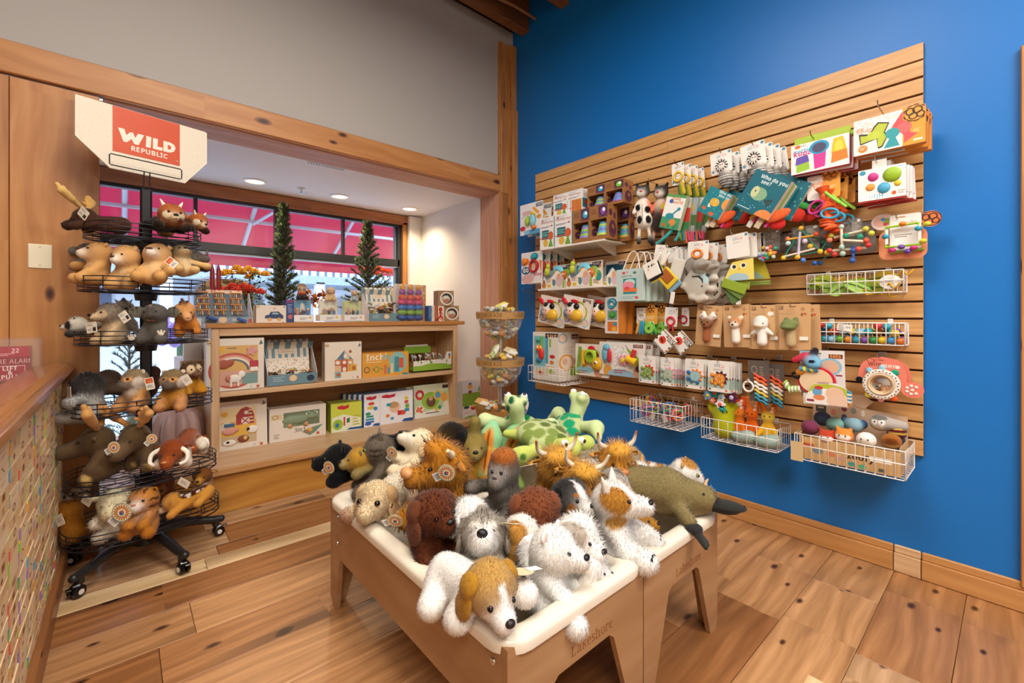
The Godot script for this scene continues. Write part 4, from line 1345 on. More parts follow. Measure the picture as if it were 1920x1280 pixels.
func build_bin_animals()->void:
	var o:Node3D
	var soft:=[.007,110000.0,.6]
	var shag:=[.02,42000.0,.9,.14]
	var curl:=[.013,60000.0,1.6,.34]
	var cow:=[.036,22000.0,.75,.1]
	o=bin("plush_beagle","ochre and white beagle plush lying with its head over the front rim of the tub",{"R":.058,"c":"f2efe8","ch":"b08433","cm":"f7f4ee","cn":"f2efe8","pose":"lie","ears":["flop","a87a2a",1.2],"hp":[["f7f4ee",V(0,.1,.85),V(.15,.75,.6)],["f7f4ee",V(0,-.35,1.0),V(.66,.42,.75)]],"mz":[.6,.52,-.3,.42],"nose":["1d1512",.2,.15],"head":V(25,-10,-6),"la":V(1.3,.5,1.3),"ra":V(-.9,.3,.2),"limb":1.25,"eyes":[.46,.1,.85,.12],"fur":soft},V(-2.015,.525,2.187),42,4,4,3)
	hang_tag(o,V(-1.922,.53,2.199),0,75,0,60,.03)
	o=bin("plush_polar_bear","all white polar bear cub plush sitting sideways just behind the beagle",{"R":.06,"c":"f4f2ec","ears":["round","f0ece4",.75,"e8cfc6"],"mz":[.6,.5,-.22,.36],"fat":1.1,"fur":[.01,100000.0,.8],"eyes":[.4,.16,.86,.1],"la":V(.7,1.1,1.1),"ra":V(-.7,1.1,1.1)},V(-1.778,.52,2.167),62,2,-4,4)
	o=bin("plush_corgi","white and tan corgi plush sitting up tall at the right end of the left tub",{"R":.063,"c":"f6f3ec","ch":"f6f3ec","cm":"f8f6f0","ears":["prick","f0e8dc",.75,"f2d8cc"],"hp":[["b98235",V(.62,.25,.3),V(.5,.62,.75)],["b98235",V(-.62,.25,.3),V(.5,.62,.75)],["c09048",V(.6,-.6,.2),V(.55,.36,.5)],["c09048",V(-.6,-.6,.2),V(.55,.36,.5)]],"mz":[.85,.5,-.22,.34],"fur":[.011,100000.0,.85],"limb":1.1,"la":V(.7,.9,1.2),"pads":[[V(.95,.5,1.98),V(.1,.2,1),1.0,"2a2422"],[V(-.95,.5,1.98),V(-.1,.2,1),1.0,"2a2422"]]},V(-1.479,.565,2.152),62,10,0,5)
	o=bin("plush_shih_tzu","long haired white plush dog with grey ears between the corgi and the polar bear",{"R":.058,"c":"f4f1ea","ch":"efece4","ears":["flop","a79c8e",1.1],"hp":[["b5a898",V(.6,.3,.2),V(.4,.5,.6)],["b5a898",V(-.6,.3,.2),V(.4,.5,.6)]],"mz":[.45,.6,-.25,.5],"fur":shag,"eyes":[.42,.2,.88,.09]},V(-1.663,.52,2.157),48,-14,-8,6)
	o=bin("plush_terrier","shaggy white terrier plush slumped on the front rim below the corgi",{"R":.05,"c":"f5f3ee","ears":["flop","ece7dc",.9],"fur":shag,"pose":"lie","mz":[.4,.55,-.2,.45]},V(-1.674,.455,2.201),80,-20,0,7)
	o=bin("plush_schnauzer","grey and white schnauzer plush with a bushy beard and big black nose behind the beagle",{"R":.06,"c":"8f8577","cb":"efece4","cl":"9a9082","cp":"f2efe8","cm":"f2efe8","ears":["flop","8d8274",1.0],"hp":[["efeae0",V(0,-.4,.9),V(.7,.5,.8)],["e6e0d4",V(.35,.4,.8),V(.25,.14,.3)],["e6e0d4",V(-.35,.4,.8),V(.25,.14,.3)]],"mz":[.6,.55,-.2,.5],"nose":["141110",.24,.19],"mouth":false,"fur":[.017,55000.0,.8,.15]},V(-1.878,.53,1.986),2,22,0,8)
	o=bin("plush_havanese","fluffy white plush dog with one grey ear facing left behind the schnauzer",{"R":.055,"c":"f0ede6","ears":["flop","988c7c",1.15],"hp":[["a79b8b",V(-.5,.35,.1),V(.5,.5,.7)]],"mz":[.45,.5,-.25,.42],"fur":[.014,70000.0,.9,.16],"eyes":[.42,.14,.84,.13]},V(-1.846,.535,1.873),-42,2,0,9)
	o=bin("plush_spaniel","white and tan spaniel plush half hidden under its round tag, left of the polar bear",{"R":.055,"c":"efe9de","ears":["flop","b8843c",1.1],"bp":[["b8843c",V(.9,1.2,-.2),V(.6,.8,.7)],["b8843c",V(-.9,1.2,-.2),V(.6,.8,.7)]],"hp":[["b8843c",V(.7,.3,-.2),V(.5,.6,.7)],["b8843c",V(-.7,.3,-.2),V(.5,.6,.7)]],"fur":[.01,90000.0,.8]},V(-1.753,.5,2.015),70,-12,0,10)
	hang_tag(o,V(-1.842,.575,2.062),-10,62,0,60,.026)
	o=bin("plush_poodle","curly brown poodle plush sitting at the left against the tub rim",{"R":.064,"c":"5f3320","ears":["flop","653824",1.25],"mz":[.4,.5,-.25,.42],"fur":curl,"mouth":false,"eyes":[.42,.14,.9,.1]},V(-1.944,.555,1.817),44,0,4,11)
	o=bin("plush_poodle","curly brown poodle plush in the middle of the heap with only its head showing",{"R":.066,"c":"7a452c","ears":["flop","7a452c",1.25],"mz":[.4,.52,-.25,.44],"fur":curl,"mouth":false,"eyes":[.42,.14,.9,.08]},V(-1.673,.54,1.99),12,-22,0,12)
	o=bin("plush_mountain_dog","black, white and rust mountain dog plush between the poodle and the corgi",{"R":.06,"c":"1e1b1a","cb":"efece6","cm":"f5f2ec","ears":["flop","1c1918",1.0],"hp":[["f5f2ec",V(0,.5,.7),V(.17,.7,.7)],["b5702c",V(.4,.42,.85),V(.14,.1,.2)],["b5702c",V(-.4,.42,.85),V(.14,.1,.2)],["b5702c",V(.62,-.3,.62),V(.26,.34,.4)],["b5702c",V(-.62,-.3,.62),V(.26,.34,.4)]],"mz":[.55,.52,-.28,.44],"fur":[.009,100000.0,.7]},V(-1.532,.55,2.013),42,2,0,13)
	o=bin("plush_gorilla","grey gorilla plush with a rust brown crown sitting upright in the middle of the heap",{"R":.055,"c":"4f4a40","cb":"5a554a","cm":"8d857d","ch":"5c564b","cp":"837a72","skull":V(.9,1.05,.9),"cheeks":[["8d857d",V(0,.02,.55),V(.62,.5,.4)],["837a70",V(0,-1.05,.3),V(.6,.6,.5)],["a5612c",V(0,.8,.05),V(.72,.5,.75)]],"mz":[.28,.5,-.4,.46],"nose":["3b3430",.16,.07],"ears":["round","7b736b",.55,"7b736b"],"hp":[["8d857d",V(0,.1,.9),V(.6,.36,.3)],["a5612c",V(0,.95,.1),V(.8,.5,.95)]],"eyes":[.24,.12,.92,.12],"la":V(1.2,.9,.6),"ra":V(-1.6,1.5,.8),"rl":V(-1.0,.6,1.3),"fur":[.009,80000.0,.7]},V(-1.672,.625,1.833),-22,4,-3,14)
	hang_tag(o,V(-1.595,.63,1.862),25,62,20,80,.025)
	o=bin("plush_highland_cow","big golden highland cow plush in side view with a round tag, left of the gorilla",{"R":.078,"c":"b87a28","cm":"a8702a","cn":"b87a28","mz":[.75,.5,-.3,.42],"nose":["d09860",.36,.24],"horns":[["e6d2b0","e6d2b0",[V(.6,.7,.1),V(1.1,.8,.3),V(1.4,1.1,.6)],.17,.07],["e6d2b0","e6d2b0",[V(-.6,.7,.1),V(-1.1,.8,.3),V(-1.4,1.1,.6)],.17,.07]],"ears":["side","b07428",.9,"c98f50"],"cheeks":[["b87a28",V(0,.8,.4),V(.6,.4,.6)]],"fur":cow,"fat":1.05},V(-1.804,.625,1.673),-58,4,0,15)
	hang_tag(o,V(-1.886,.66,1.804),-8,12,-25,-38,.029)
	o=bin("plush_labrador","cream labrador plush looking up towards the left behind the lamb",{"R":.062,"c":"ead9b6","cb":"f0e6cf","cm":"f0e6d2","ears":["flop","d8b98a",1.1],"mz":[.65,.5,-.2,.4],"fur":soft,"ra":V(-.5,1.3,1.1),"eyes":[.44,.16,.84,.1]},V(-1.683,.605,1.28),-55,32,10,16)
	o=bin("plush_lamb","curly cream lamb plush lying over the left rim with a tan face and hoof",{"R":.06,"c":"efe3c8","ch":"dcc49a","cm":"e0cba4","cn":"efe3c8","cl":"eadbb8","cp":"a86a48","pose":"lie","fat":1.15,"ears":["flop","cda979",1.2],"mz":[.55,.55,-.25,.44],"nose":["c8a070",.12,.06],"fur":[.011,85000.0,1.3,.3],"la":V(1.0,.4,1.0),"ra":V(-1.7,.2,.9),"eyes":[.5,.2,.82,.16]},V(-1.985,.51,1.503),-12,-4,0,17)
	hang_tag(o,V(-1.973,.47,1.623),-5,25,-5,-65,.028)
	o=bin("plush_panther","glossy black panther plush stretched over the far left corner of the tub",{"R":.066,"c":"17161a","pose":"lie","ears":["round","141317",.8,"201e22"],"mz":[.5,.5,-.25,.42],"fur":[.006,110000.0,.5],"ra":V(-2.0,.1,.5),"iris":"3a3208","mouth":false},V(-1.945,.53,1.031),-62,6,0,18)
	hang_tag(o,V(-2.033,.545,1.159),-20,10,-15,-35,.027)
	o=bin("plush_tabby_cat","brown and grey striped tabby cat plush looking left above the panther",{"R":.062,"c":"6d6152","cm":"d8cfc2","cb":"cfc5b5","ears":["prick","75695a",.6,"d8b8a8"],"mz":[.22,.44,-.28,.36],"nose":["b0706a",.12,.08],"hp":stripes("2c261f"),"fur":[.013,85000.0,.8,.16],"eyes":[.4,.12,.88,.13],"iris":"6a7a3a"},V(-1.836,.59,1.204),-70,-2,4,19)
	hang_tag(o,V(-1.831,.6,1.311),-20,10,-5,-30,.026)
	o=bin("plush_mouse","olive brown plush animal with gold fur wedged under the tabby cat",{"R":.045,"c":"8a7a4c","ch":"b88a30","cm":"9a8a5a","ears":["round","8a7a4c",.8,"a89868"],"pose":"lie","fur":soft},V(-1.918,.56,1.178),-60,0,0,20)
	o=bin("plush_black_dog","black plush dog with its snout raised behind the tabby cat",{"R":.052,"c":"17171b","ears":["flop","141418",1.0],"mz":[.85,.46,-.2,.36],"fur":[.007,90000.0,.5]},V(-1.712,.59,1.185),-80,22,0,21)
	o=bin("plush_rottweiler","large black plush dog with a tan muzzle at the back left of the heap",{"R":.07,"c":"1b1a1a","cm":"b07a2c","cb":"252220","ears":["flop","1a1818",.9],"mz":[.7,.5,-.25,.42],"hp":[["b07a2c",V(0,-.3,.9),V(.75,.4,.7)]],"fur":[.008,95000.0,.5],"fat":1.1},V(-1.57,.62,1.362),-58,4,0,22)
	hang_tag(o,V(-1.529,.64,1.356),-15,5,-20,-40,.031)
	o=bin("plush_camel","golden brown plush animal with an olive topknot behind the rottweiler",{"R":.058,"c":"b5822c","ch":"8f7c42","cm":"a08c50","mz":[.5,.5,-.2,.42],"ears":["round","8f7c42",.6,"a08c50"],"fur":soft,"body":[["8a7a40",V(0,3.3,.1),V(.1,4.3,.2),.45,.4]]},V(-1.504,.585,1.432),10,0,0,23)
	o=bin("plush_wombat","plain beige round backed plush animal turned away at the back of the heap",{"R":.082,"c":"9d8f78","pose":"lie","fat":1.25,"ears":["round","938570",.6,"938570"],"fur":[.009,80000.0,.5]},V(-1.161,.54,1.662),-110,-6,0,24)
	var hn:=func(k:String,t:String)->Array:return [[k,t,[V(.55,.75,0),V(1.0,1.1,.05),V(1.15,1.75,.1)],.16,.06],[k,t,[V(-.55,.75,0),V(-1.0,1.1,.05),V(-1.15,1.75,.1)],.16,.06]]
	var hc:={"R":.062,"c":"c98c34","cm":"c08030","cheeks":[["d09a40",V(0,.75,.45),V(.7,.45,.6)]],"mz":[.45,.5,-.35,.45],"nose":["b9784a",.3,.2],"horns":hn.call("efe4cf","a8623a"),"ears":["side","c98c34",.8,"e0c090"],"fur":cow}
	o=bin("plush_highland_cow","golden highland cow plush with both horns up against the blue wall",hc,V(-1.208,.595,1.965),8,-8,0,25)
	var hc2:Dictionary=hc.duplicate(); hc2.R=.068; hc2.c="cf9640"
	o=bin("plush_highland_cow","golden highland cow plush beside the gorilla's tag with rust tipped horns",hc2,V(-1.386,.575,1.813),20,-14,6,26)
	var hc3:Dictionary=hc.duplicate(); hc3.R=.062; hc3.horns=hn.call("f2e6cf","f2e6cf")
	o=bin("plush_highland_cow","golden highland cow plush with a pale curved horn behind the mountain dog",hc3,V(-1.397,.56,1.946),2,-16,-10,27)
	o=bin("plush_snow_tiger","grey and white kitten plush peeping out between the two golden cows",{"R":.052,"c":"c9c2b8","cm":"efebe4","cb":"efebe4","ears":["round","d8d2c8",.75,"e8d0c4"],"mz":[.25,.44,-.28,.36],"hp":stripes("8d867c"),"nose":["b88078",.12,.08],"fur":[.012,85000.0,.8,.16]},V(-1.279,.55,1.915),25,4,0,28)
	o=bin("plush_grey_cat","grey striped cat plush with one olive lined ear and white paws above the corgi",{"R":.058,"c":"a89f94","cm":"efebe4","cb":"e8e2d8","cp":"f4f1ea","ears":["round","a89f94",.9,"8a7440"],"mz":[.25,.44,-.28,.36],"hp":stripes("6d655b"),"pose":"lie","nose":["b88078",.12,.08],"fur":[.012,85000.0,.8,.16],"la":V(.9,.6,1.8),"ra":V(-.9,.3,1.5)},V(-1.279,.53,2.013),62,0,0,29)
	o=bin("plush_calico_cat","white and orange calico cat plush facing right at the back beside the wall",{"R":.056,"c":"f0ece4","cb":"f4f1ea","ears":["prick","c99858",.6,"e8c8b8"],"mz":[.25,.46,-.28,.38],"pose":"lie","hp":[["c08a42",V(.5,.4,.4),V(.4,.5,.6)],["6f675e",V(-.5,.5,.3),V(.4,.5,.6)]],"bp":[["c08a42",V(.2,1.3,-.8),V(.6,.5,.5)]],"nose":["b88078",.12,.08],"eyes":[.42,.12,.86,.14],"iris":"7d8a3a","fur":[.012,85000.0,.8,.16]},V(-1.15,.535,2.035),58,-4,0,30)
	o=bin("plush_calico_cat","white, orange and brown cat plush nearest the blue wall above the platypus",{"R":.056,"c":"f0ece4","ears":["round","c99858",.7,"e8c8b8"],"mz":[.25,.46,-.28,.38],"pose":"lie","hp":[["c08a42",V(0,.7,.3),V(.7,.5,.6)]],"bp":[["c08a42",V(0,1.4,-.6),V(.7,.5,.3)],["c08a42",V(0,1.4,-1.6),V(.7,.5,.3)],["7a4a2a",V(0,1.3,-.1),V(.8,.6,.12)]],"nose":["b88078",.12,.08],"eyes":[.42,.12,.86,.14],"iris":"7d8a3a","fur":[.012,85000.0,.8,.16]},V(-.883,.5,2.083),62,-2,0,31)
	o=bin("plush_goat","small white plush goat with a tan horn at the far right corner of the tub",{"R":.036,"c":"efe9de","cm":"f2ede4","ears":["side","efe4d4",.9,"e8c4a8"],"mz":[.4,.46,-.25,.38],"pose":"lie","horns":[["d2a878","d2a878",[V(.3,.8,0),V(.9,1.1,0),V(1.6,1.2,.1)],.2,.08]],"fur":shag},V(-.949,.455,2.202),60,0,0,32)
	o=bin("plush_tan_bear","tan plush bear lying under the corgi with only its two feet out by the rim",{"R":.045,"c":"a8752c","ears":["round","a8752c",.8,"c09048"],"pose":"lie","fur":soft,"la":V(.5,.4,1.9),"ra":V(-.3,.4,1.9)},V(-1.287,.44,2.117),62,0,0,33)
	o=bin("plush_brown_bear","dark brown plush bear on its back with fuzzy feet up beside the gorilla",{"R":.055,"c":"5a3c22","cp":"6a4828","ears":["round","5a3c22",.8,"6a4828"],"fur":[.012,80000.0,.7],"ll":V(.6,.9,1.5),"rl":V(-.6,.9,1.5)},V(-1.516,.46,1.849),15,58,0,34)
	build_platypus()
	build_turtles()
	build_lizards()
func stripes(k:String)->Array:
	var a:=[]
	for i in 3:a.append([k,V(-.25+i*.25,.85,.3),V(.06,.3,.6),.3])
	for sg in [1,-1]:
		for i in 3:a.append([k,V(.9*sg,.15-i*.28,.3),V(.35,.06,.5),.3])
	return a
func build_platypus()->void:
	var o:=thing("plush_platypus","olive brown platypus plush with black bill and webbed paws over the right tub corner","plush toy",BIN)
	var s:=Soft.new(); s.k=.025
	var c:="85774f"
	s.cap(c,V(0,.075,-.2),V(0,.085,.0),.072,.078); s.cap(c,V(0,.085,.0),V(0,.075,.13),.07,.05)
	s.ell("b8a07a",V(0,.03,-.03),V(.06,.03,.16)); s.cap("7a6b45",V(0,.06,-.24),V(0,.04,-.38),.06,.035)
	for sg in [1,-1]:s.cap(c,V(.05*sg,.05,.04),V(.11*sg,.03,.08),.028,.022); s.cap(c,V(.05*sg,.05,-.2),V(.11*sg,.025,-.23),.03,.02)
	part("body",soft_mesh(s,.009,[.01,90000.0,V(0,-.5,-.9),.6,.18],.004,50),M_plush,o)
	var b:=Soft.new(); b.k=.012
	b.ell("2b2a28",V(0,.066,.205),V(.045,.014,.07)); b.ell("2b2a28",V(0,.07,.16),V(.04,.026,.03)); b.ell("353330",V(0,.05,.195),V(.038,.009,.055))
	part("bill",soft_mesh(b,.005,[.003,60000.0,Vector3.BACK,.6],.002,51),M_plush,o)
	for q in [[1,.08],[-1,.08],[1,-.24],[-1,-.24]]:
		var w:=Soft.new(); w.k=.008
		w.ell("2c2c2b",V(.125*q[0],.018,q[1]+.012),V(.03,.014,.03))
		for i in 4:w.cap("30302e",V(.125*q[0],.014,q[1]+.01),V((.125+(i-1.0)*.02+.02)*q[0],-.012,q[1]+.055-absf(i-1.5)*.006),.012,.008)
		part("webbed_paw",soft_mesh(w,.0045,[.003,50000.0,Vector3.BACK,.6],.0,52),M_plush,o)
	for sg in [1,-1]:part("eye",mb("0c0a08").ell(V(.038*sg,.105,.125),Vector3.ONE*.006,10),M_gloss,o)
	var p:Vector3=V(-1.148,.43,2.141)
	o.transform=Transform3D(Basis(Vector3.UP,deg_to_rad(72-41.33))*Basis(Vector3.RIGHT,.06),p)
func speckle(s:Soft,hex:String,n:int,r:float,box:AABB,sd:int)->void:
	rng.seed=sd
	for i in n:s.paint(hex,box.position+V(rng.randf(),rng.randf(),rng.randf())*box.size,Vector3.ONE*r*rng.randf_range(.6,1.2),Basis(),.4)
func build_turtles()->void:
	var spec:=[["c3cf6a","5e6e33","7d9048","green speckled sea turtle plush with an olive shell behind the gorilla",V(-1.263,.58,1.621),30.0,10.0,0],["c9dca0","0f7d52","20986a","emerald shelled sea turtle plush on end with one flipper up by the blue wall",V(-.988,.55,1.536),115.0,-48.0,1],["cfe0a8","1c7a4c","2a9a66","emerald sea turtle plush with a patterned flipper raised at the back of the heap",V(-1.198,.56,1.399),-20.0,-45.0,1]]
	for q in spec:
		var o:=thing("plush_sea_turtle",q[3],"plush toy",BIN)
		var s:=Soft.new(); s.k=.015
		s.ell(q[0],V(0,.035,0),V(.1,.032,.12)); s.cap(q[0],V(0,.045,.1),V(0,.07,.165),.035,.042)
		s.ell(q[0],V(0,.075,.185),V(.045,.04,.045))
		for sg in [1,-1]:
			s.ell(q[0],V(.035*sg,.1,.185),Vector3.ONE*.026)
			s.cap(q[0],V(.08*sg,.035,.07),V(.17*sg,.03,.09),.026,.036); s.cap(q[0],V(.17*sg,.03,.09),V(.22*sg,.025,.05),.034,.016)
			s.cap(q[0],V(.07*sg,.03,-.09),V(.11*sg,.02,-.14),.026,.018)
		speckle(s,"4d7a35" if q[7]==0 else "1d5c38",90,.012 if q[7]==0 else .016,AABB(V(-.23,-.01,-.16),V(.46,.16,.4)),60+q[7])
		part("body",soft_mesh(s,.008,[.004,60000.0,Vector3.DOWN,.6],.0,60),M_plush,o)
		var h:=Soft.new(); h.k=.01
		h.ell("b7c38a",V(0,.05,-.01),V(.112,.058,.13))
		for i in 13:
			var a:Vector3=[V(0,0,.07),V(0,0,.01),V(0,0,-.055),V(.055,0,.05),V(-.055,0,.05),V(.062,0,-.02),V(-.062,0,-.02),V(.05,0,-.085),V(-.05,0,-.085),V(.1,0,.02),V(-.1,0,.02),V(.03,0,.11),V(-.03,0,.11)][i]
			h.paint(q[1] if i % 2 else q[2],a+V(0,.07,-.01),V(.03,.06,.029),Basis(),.1)
		part("shell",soft_mesh(h,.008,[.004,60000.0,Vector3.DOWN,.6],.0,61),M_plush,o)
		for sg in [1,-1]:part("eye",mb("f4f0e8").ell(V(.042*sg,.112,.2),Vector3.ONE*.017,12).ink("2a1a10").ell(V(.046*sg,.115,.213),Vector3.ONE*.008,10),M_gloss,o)
		o.transform=Transform3D(Basis(Vector3.UP,deg_to_rad(q[5]-41.33))*Basis(Vector3.RIGHT,deg_to_rad(q[6])),q[4])
func build_lizards()->void:
	var spec:=[[V(-1.426,.58,1.446),4.0,"mint green and orange bellied lizard plush standing upright, left of its twin"],[V(-1.272,.565,1.431),24.0,"mint green and orange lizard plush leaning right beside the turtle's flipper"]]
	for q in spec:
		var o:=thing("plush_lizard",q[2],"plush toy",BIN)
		var s:=Soft.new(); s.k=.02
		s.cap("8fc78a",V(0,-.12,0),V(0,.03,0),.05,.052); s.cap("9ad2a0",V(0,.03,0),V(0,.085,-.01),.05,.03)
		for sg in [1,-1]:s.cap("b9d873",V(.03*sg,-.1,0),V(.12*sg,-.16,.03),.024,.02)
		s.paint("d9822e",V(0,-.02,.06),V(.026,.11,.05),Basis(),.5)
		s.paint("5a3a1c",V(0,-.02,.06),V(.004,.09,.05),Basis(),.5)
		speckle(s,"d8c24a",14,.012,AABB(V(-.06,-.15,-.03),V(.12,.24,.1)),71)
		part("body",soft_mesh(s,.008,[.006,80000.0,Vector3.DOWN,.7],.0,70),M_plush,o)
		for sg in [1,-1]:part("eye",mb("f4f0e8").ell(V(.055*sg,-.06,.03),Vector3.ONE*.012,10).ink("2a1a10").ell(V(.06*sg,-.06,.04),Vector3.ONE*.006,8),M_gloss,o)
		o.transform=Transform3D(Basis(Vector3.UP,deg_to_rad(-10-41.33))*Basis(Vector3.BACK,deg_to_rad(-q[1]))*Basis(Vector3.RIGHT,-.35),q[0])
const RK:="plush animals in the spinner rack"
func rk(name_:String,label:String,P:Dictionary,hp:Vector3,yaw:float,pitch:=.0,roll:=.0,sd:=1)->Node3D:
	if not P.has("fur"):P.fur=[.006,100000.0,.6]
	P.cell=.17
	P.R*=1.05
	if P.get("pose","sit")=="sit":
		for q in [["la",V(.75,.95,.65)],["ra",V(-.75,.95,.65)],["ll",V(.75,.35,.95)],["rl",V(-.75,.35,.95)]]:
			if not P.has(q[0]):P[q[0]]=q[1]
	return seat(beast(name_,label,"plush toy",RK,P,sd),hp,yaw,pitch,roll)
func build_rack_animals()->void:
	var o:Node3D
	o=rk("plush_moose","dark brown moose plush with tan antlers at the left of the top basket",{"R":.044,"c":"4a2f22","ch":"4a2f22","cm":"3f2a20","pose":"lie","mz":[.95,.5,-.3,.46],"nose":["2a1b14",.22,.12],"ears":["side","4a2f22",.7,"6a4a38"],"antlers":[[1.0,.1,"d9b16c",1.25],[-1.0,.1,"c89c58",1.25]],"head":V(22,0,0)},V(-2.791,1.606,.231),-72,0,0,101)
	card_tag(o,V(-2.786,1.588,.449),-10,0,-40,.05,.04,0)
	o=rk("plush_red_panda","rust and black red panda plush facing right in the front of the top basket",{"R":.05,"c":"141214","ch":"a8571f","cm":"ecd9b2","cl":"161416","pose":"lie","ears":["prick","f0e4c4",.55,"f2e8d0"],"hp":[["f0e2c0",V(.5,-.15,.7),V(.32,.3,.4)],["f0e2c0",V(-.5,-.15,.7),V(.32,.3,.4)],["7a3514",V(.42,-.5,.7),V(.14,.3,.3)]],"bp":[["b5641f",V(0,1.5,-.8),V(.75,.5,1.6)]],"mz":[.35,.42,-.3,.32],"tail":["cf8a34",V(.2,.6,-2.4),V(.9,.35,-4.2),.62,.7]},V(-2.498,1.62,.489),52,-4,0,102)
	o=rk("plush_red_panda","red panda plush leaning out of the right end of the top basket",{"R":.038,"c":"141214","ch":"a8571f","cm":"ecd9b2","cl":"161416","pose":"lie","ears":["prick","e8d8b8",.55,"1a1614"],"hp":[["f0e2c0",V(.6,-.1,.5),V(.36,.36,.4)],["f0e2c0",V(-.6,-.1,.5),V(.36,.36,.4)]],"bp":[["b5641f",V(0,1.5,-.8),V(.75,.6,1.6)]],"mz":[.35,.42,-.3,.32]},V(-2.392,1.617,.422),78,-18,0,103)
	var lion:={"R":.052,"c":"dba866","cb":"e8c896","cm":"f3e6d2","ears":["round","d5a05e",.72,"e8cba0"],"mz":[.4,.46,-.3,.38],"nose":["5a3626",.2,.12],"skull":V(1,1,.95),"eyes":[.42,.16,.86,.08]}
	var la:Dictionary=lion.duplicate(); la.ra=V(-2.0,1.5,.9); la.cb="e8c896"
	o=rk("plush_lion_cub","sandy lion cub plush looking left with one arm out over the second basket",la,V(-2.744,1.442,.272),-32,14,0,104)
	o=rk("plush_lion_cub","sandy lion cub plush facing straight out in the middle of the second basket",lion.duplicate(),V(-2.651,1.429,.34),-2,-2,0,105)
	var lc:Dictionary=lion.duplicate(); lc.la=V(1.4,.9,1.0)
	o=rk("plush_lion_cub","sandy lion cub plush looking up, third from left in the second basket",lc,V(-2.544,1.443,.395),16,20,0,106)
	card_tag(o,V(-2.509,1.386,.665),15,0,50,.032,.044,1)
	o=rk("plush_otter","brown and cream otter plush looking right at the end of the second basket",{"R":.042,"c":"e6cda0","ch":"7d6a4e","cm":"e6cda0","cl":"dfb878","ears":["round","6f5c42",.45,"6f5c42"],"la":V(2.0,1.0,.8),"mz":[.4,.45,-.25,.36]},V(-2.452,1.465,.356),55,22,0,107)
	o=rk("plush_hippo","grey hippo plush looking left behind the first lion cub",{"R":.036,"c":"7f7c78","mz":[.8,.5,-.25,.52],"nose":[],"ears":["round","7a7672",.5,"98908a"]},V(-2.793,1.476,.056),-78,6,0,108)
	o=rk("plush_rhino","dark grey rhino plush with its horn pointing right out of the second basket",{"R":.042,"c":"625b54","mz":[.8,.5,-.2,.4],"nose":[],"ears":["side","5c554e",.5,"6a625a"],"pose":"lie","horns":[["6f675e","6f675e",[V(0,.1,1.3),V(0,.4,1.6),V(0,.8,1.7)],.2,.05]]},V(-2.395,1.442,.326),80,8,0,109)
	o=rk("plush_skunk","black and white striped plush badger poking left out of the third basket",{"R":.038,"c":"d9d2c2","ch":"e6dfd0","cm":"efe9de","cl":"19171a","pose":"lie","hp":[["161518",V(.62,.0,.5),V(.4,.5,.8)],["161518",V(-.62,.0,.5),V(.4,.5,.8)]],"mz":[.7,.42,-.2,.26],"ears":["round","1a181a",.45,"efe9de"],"fur":[.01,80000.0,.8]},V(-2.818,1.123,.181),-70,-4,0,110)
	card_tag(o,V(-2.76,1.114,.484),-10,0,8,.052,.044,0)
	o=rk("plush_wolf","grey and tan wolf plush with a swing tag in the third basket",{"R":.05,"c":"8d8070","cb":"dcc09a","cm":"d8bc96","cl":"d6b88c","ears":["round","8a7c6c",.6,"b59a80"],"mz":[.62,.42,-.25,.3],"hp":[["dcc09a",V(.4,.0,.8),V(.4,.36,.5)],["dcc09a",V(-.4,.0,.8),V(.4,.36,.5)]],"nose":["141210",.22,.14],"fur":[.009,90000.0,.7]},V(-2.704,1.172,.307),-24,-2,0,111)
	card_tag(o,V(-2.658,1.158,.615),0,0,35,.036,.044,0)
	o=rk("plush_zebra","plush zebra with a black bristle mane behind the wolf in the third basket",{"R":.04,"c":"b8b2a8","ears":["prick","b8b2a8",.4,"2a2628"],"cheeks":[["141a24",V(0,.95,-.2),V(.16,.36,.7)]],"fur":[.012,60000.0,.8]},V(-2.66,1.2,.093),50,0,0,112)
	o=rk("plush_elephant","grey elephant plush with its trunk lifted in the third basket",{"R":.048,"c":"5f5b53","cb":"635f57","mz":[.2,.4,-.3,.34],"nose":[],"ears":["big","6f6b5c",.95],"body":[["5f5b53",V(.15,2.35,1.15),V(.35,2.5,1.75),.34,.28],["5f5b53",V(.35,2.5,1.75),V(.4,3.1,1.95),.28,.25]],"bp":[["d88f7c",V(.42,3.42,1.98),V(.16,.12,.18)],["e09a8a",V(.1,2.02,1.2),V(.36,.07,.3)]],"pads":[[V(.9,.8,1.22),V(0,.1,1),1.3,"d8cdb6"],[V(-.95,.42,1.95),V(0,.1,1),1.3,"c9bea8"]],"hp":[]},V(-2.553,1.172,.414),14,2,0,113)
	o=rk("plush_giraffe","orange spotted giraffe plush with a dark mane at the right of the third basket",{"R":.042,"c":"cf8238","ch":"dba060","cm":"e0a874","mz":[.85,.46,-.25,.36],"nose":["a8683a",.2,.08],"ears":["side","cf8a44",.55,"e8c090"],"cheeks":[["1b222c",V(0,.85,-.4),V(.16,.4,.8)]],"bp":spots("a8541c",18,AABB(V(-1,0,-.6),V(2,2.6,2.2)),.26),"horns":[["c07a34","3a2a20",[V(.25,.8,.2),V(.3,1.2,.2)],.1,.13],["c07a34","3a2a20",[V(-.25,.8,.2),V(-.3,1.2,.2)],.1,.13]]},V(-2.442,1.188,.378),48,-26,10,114)
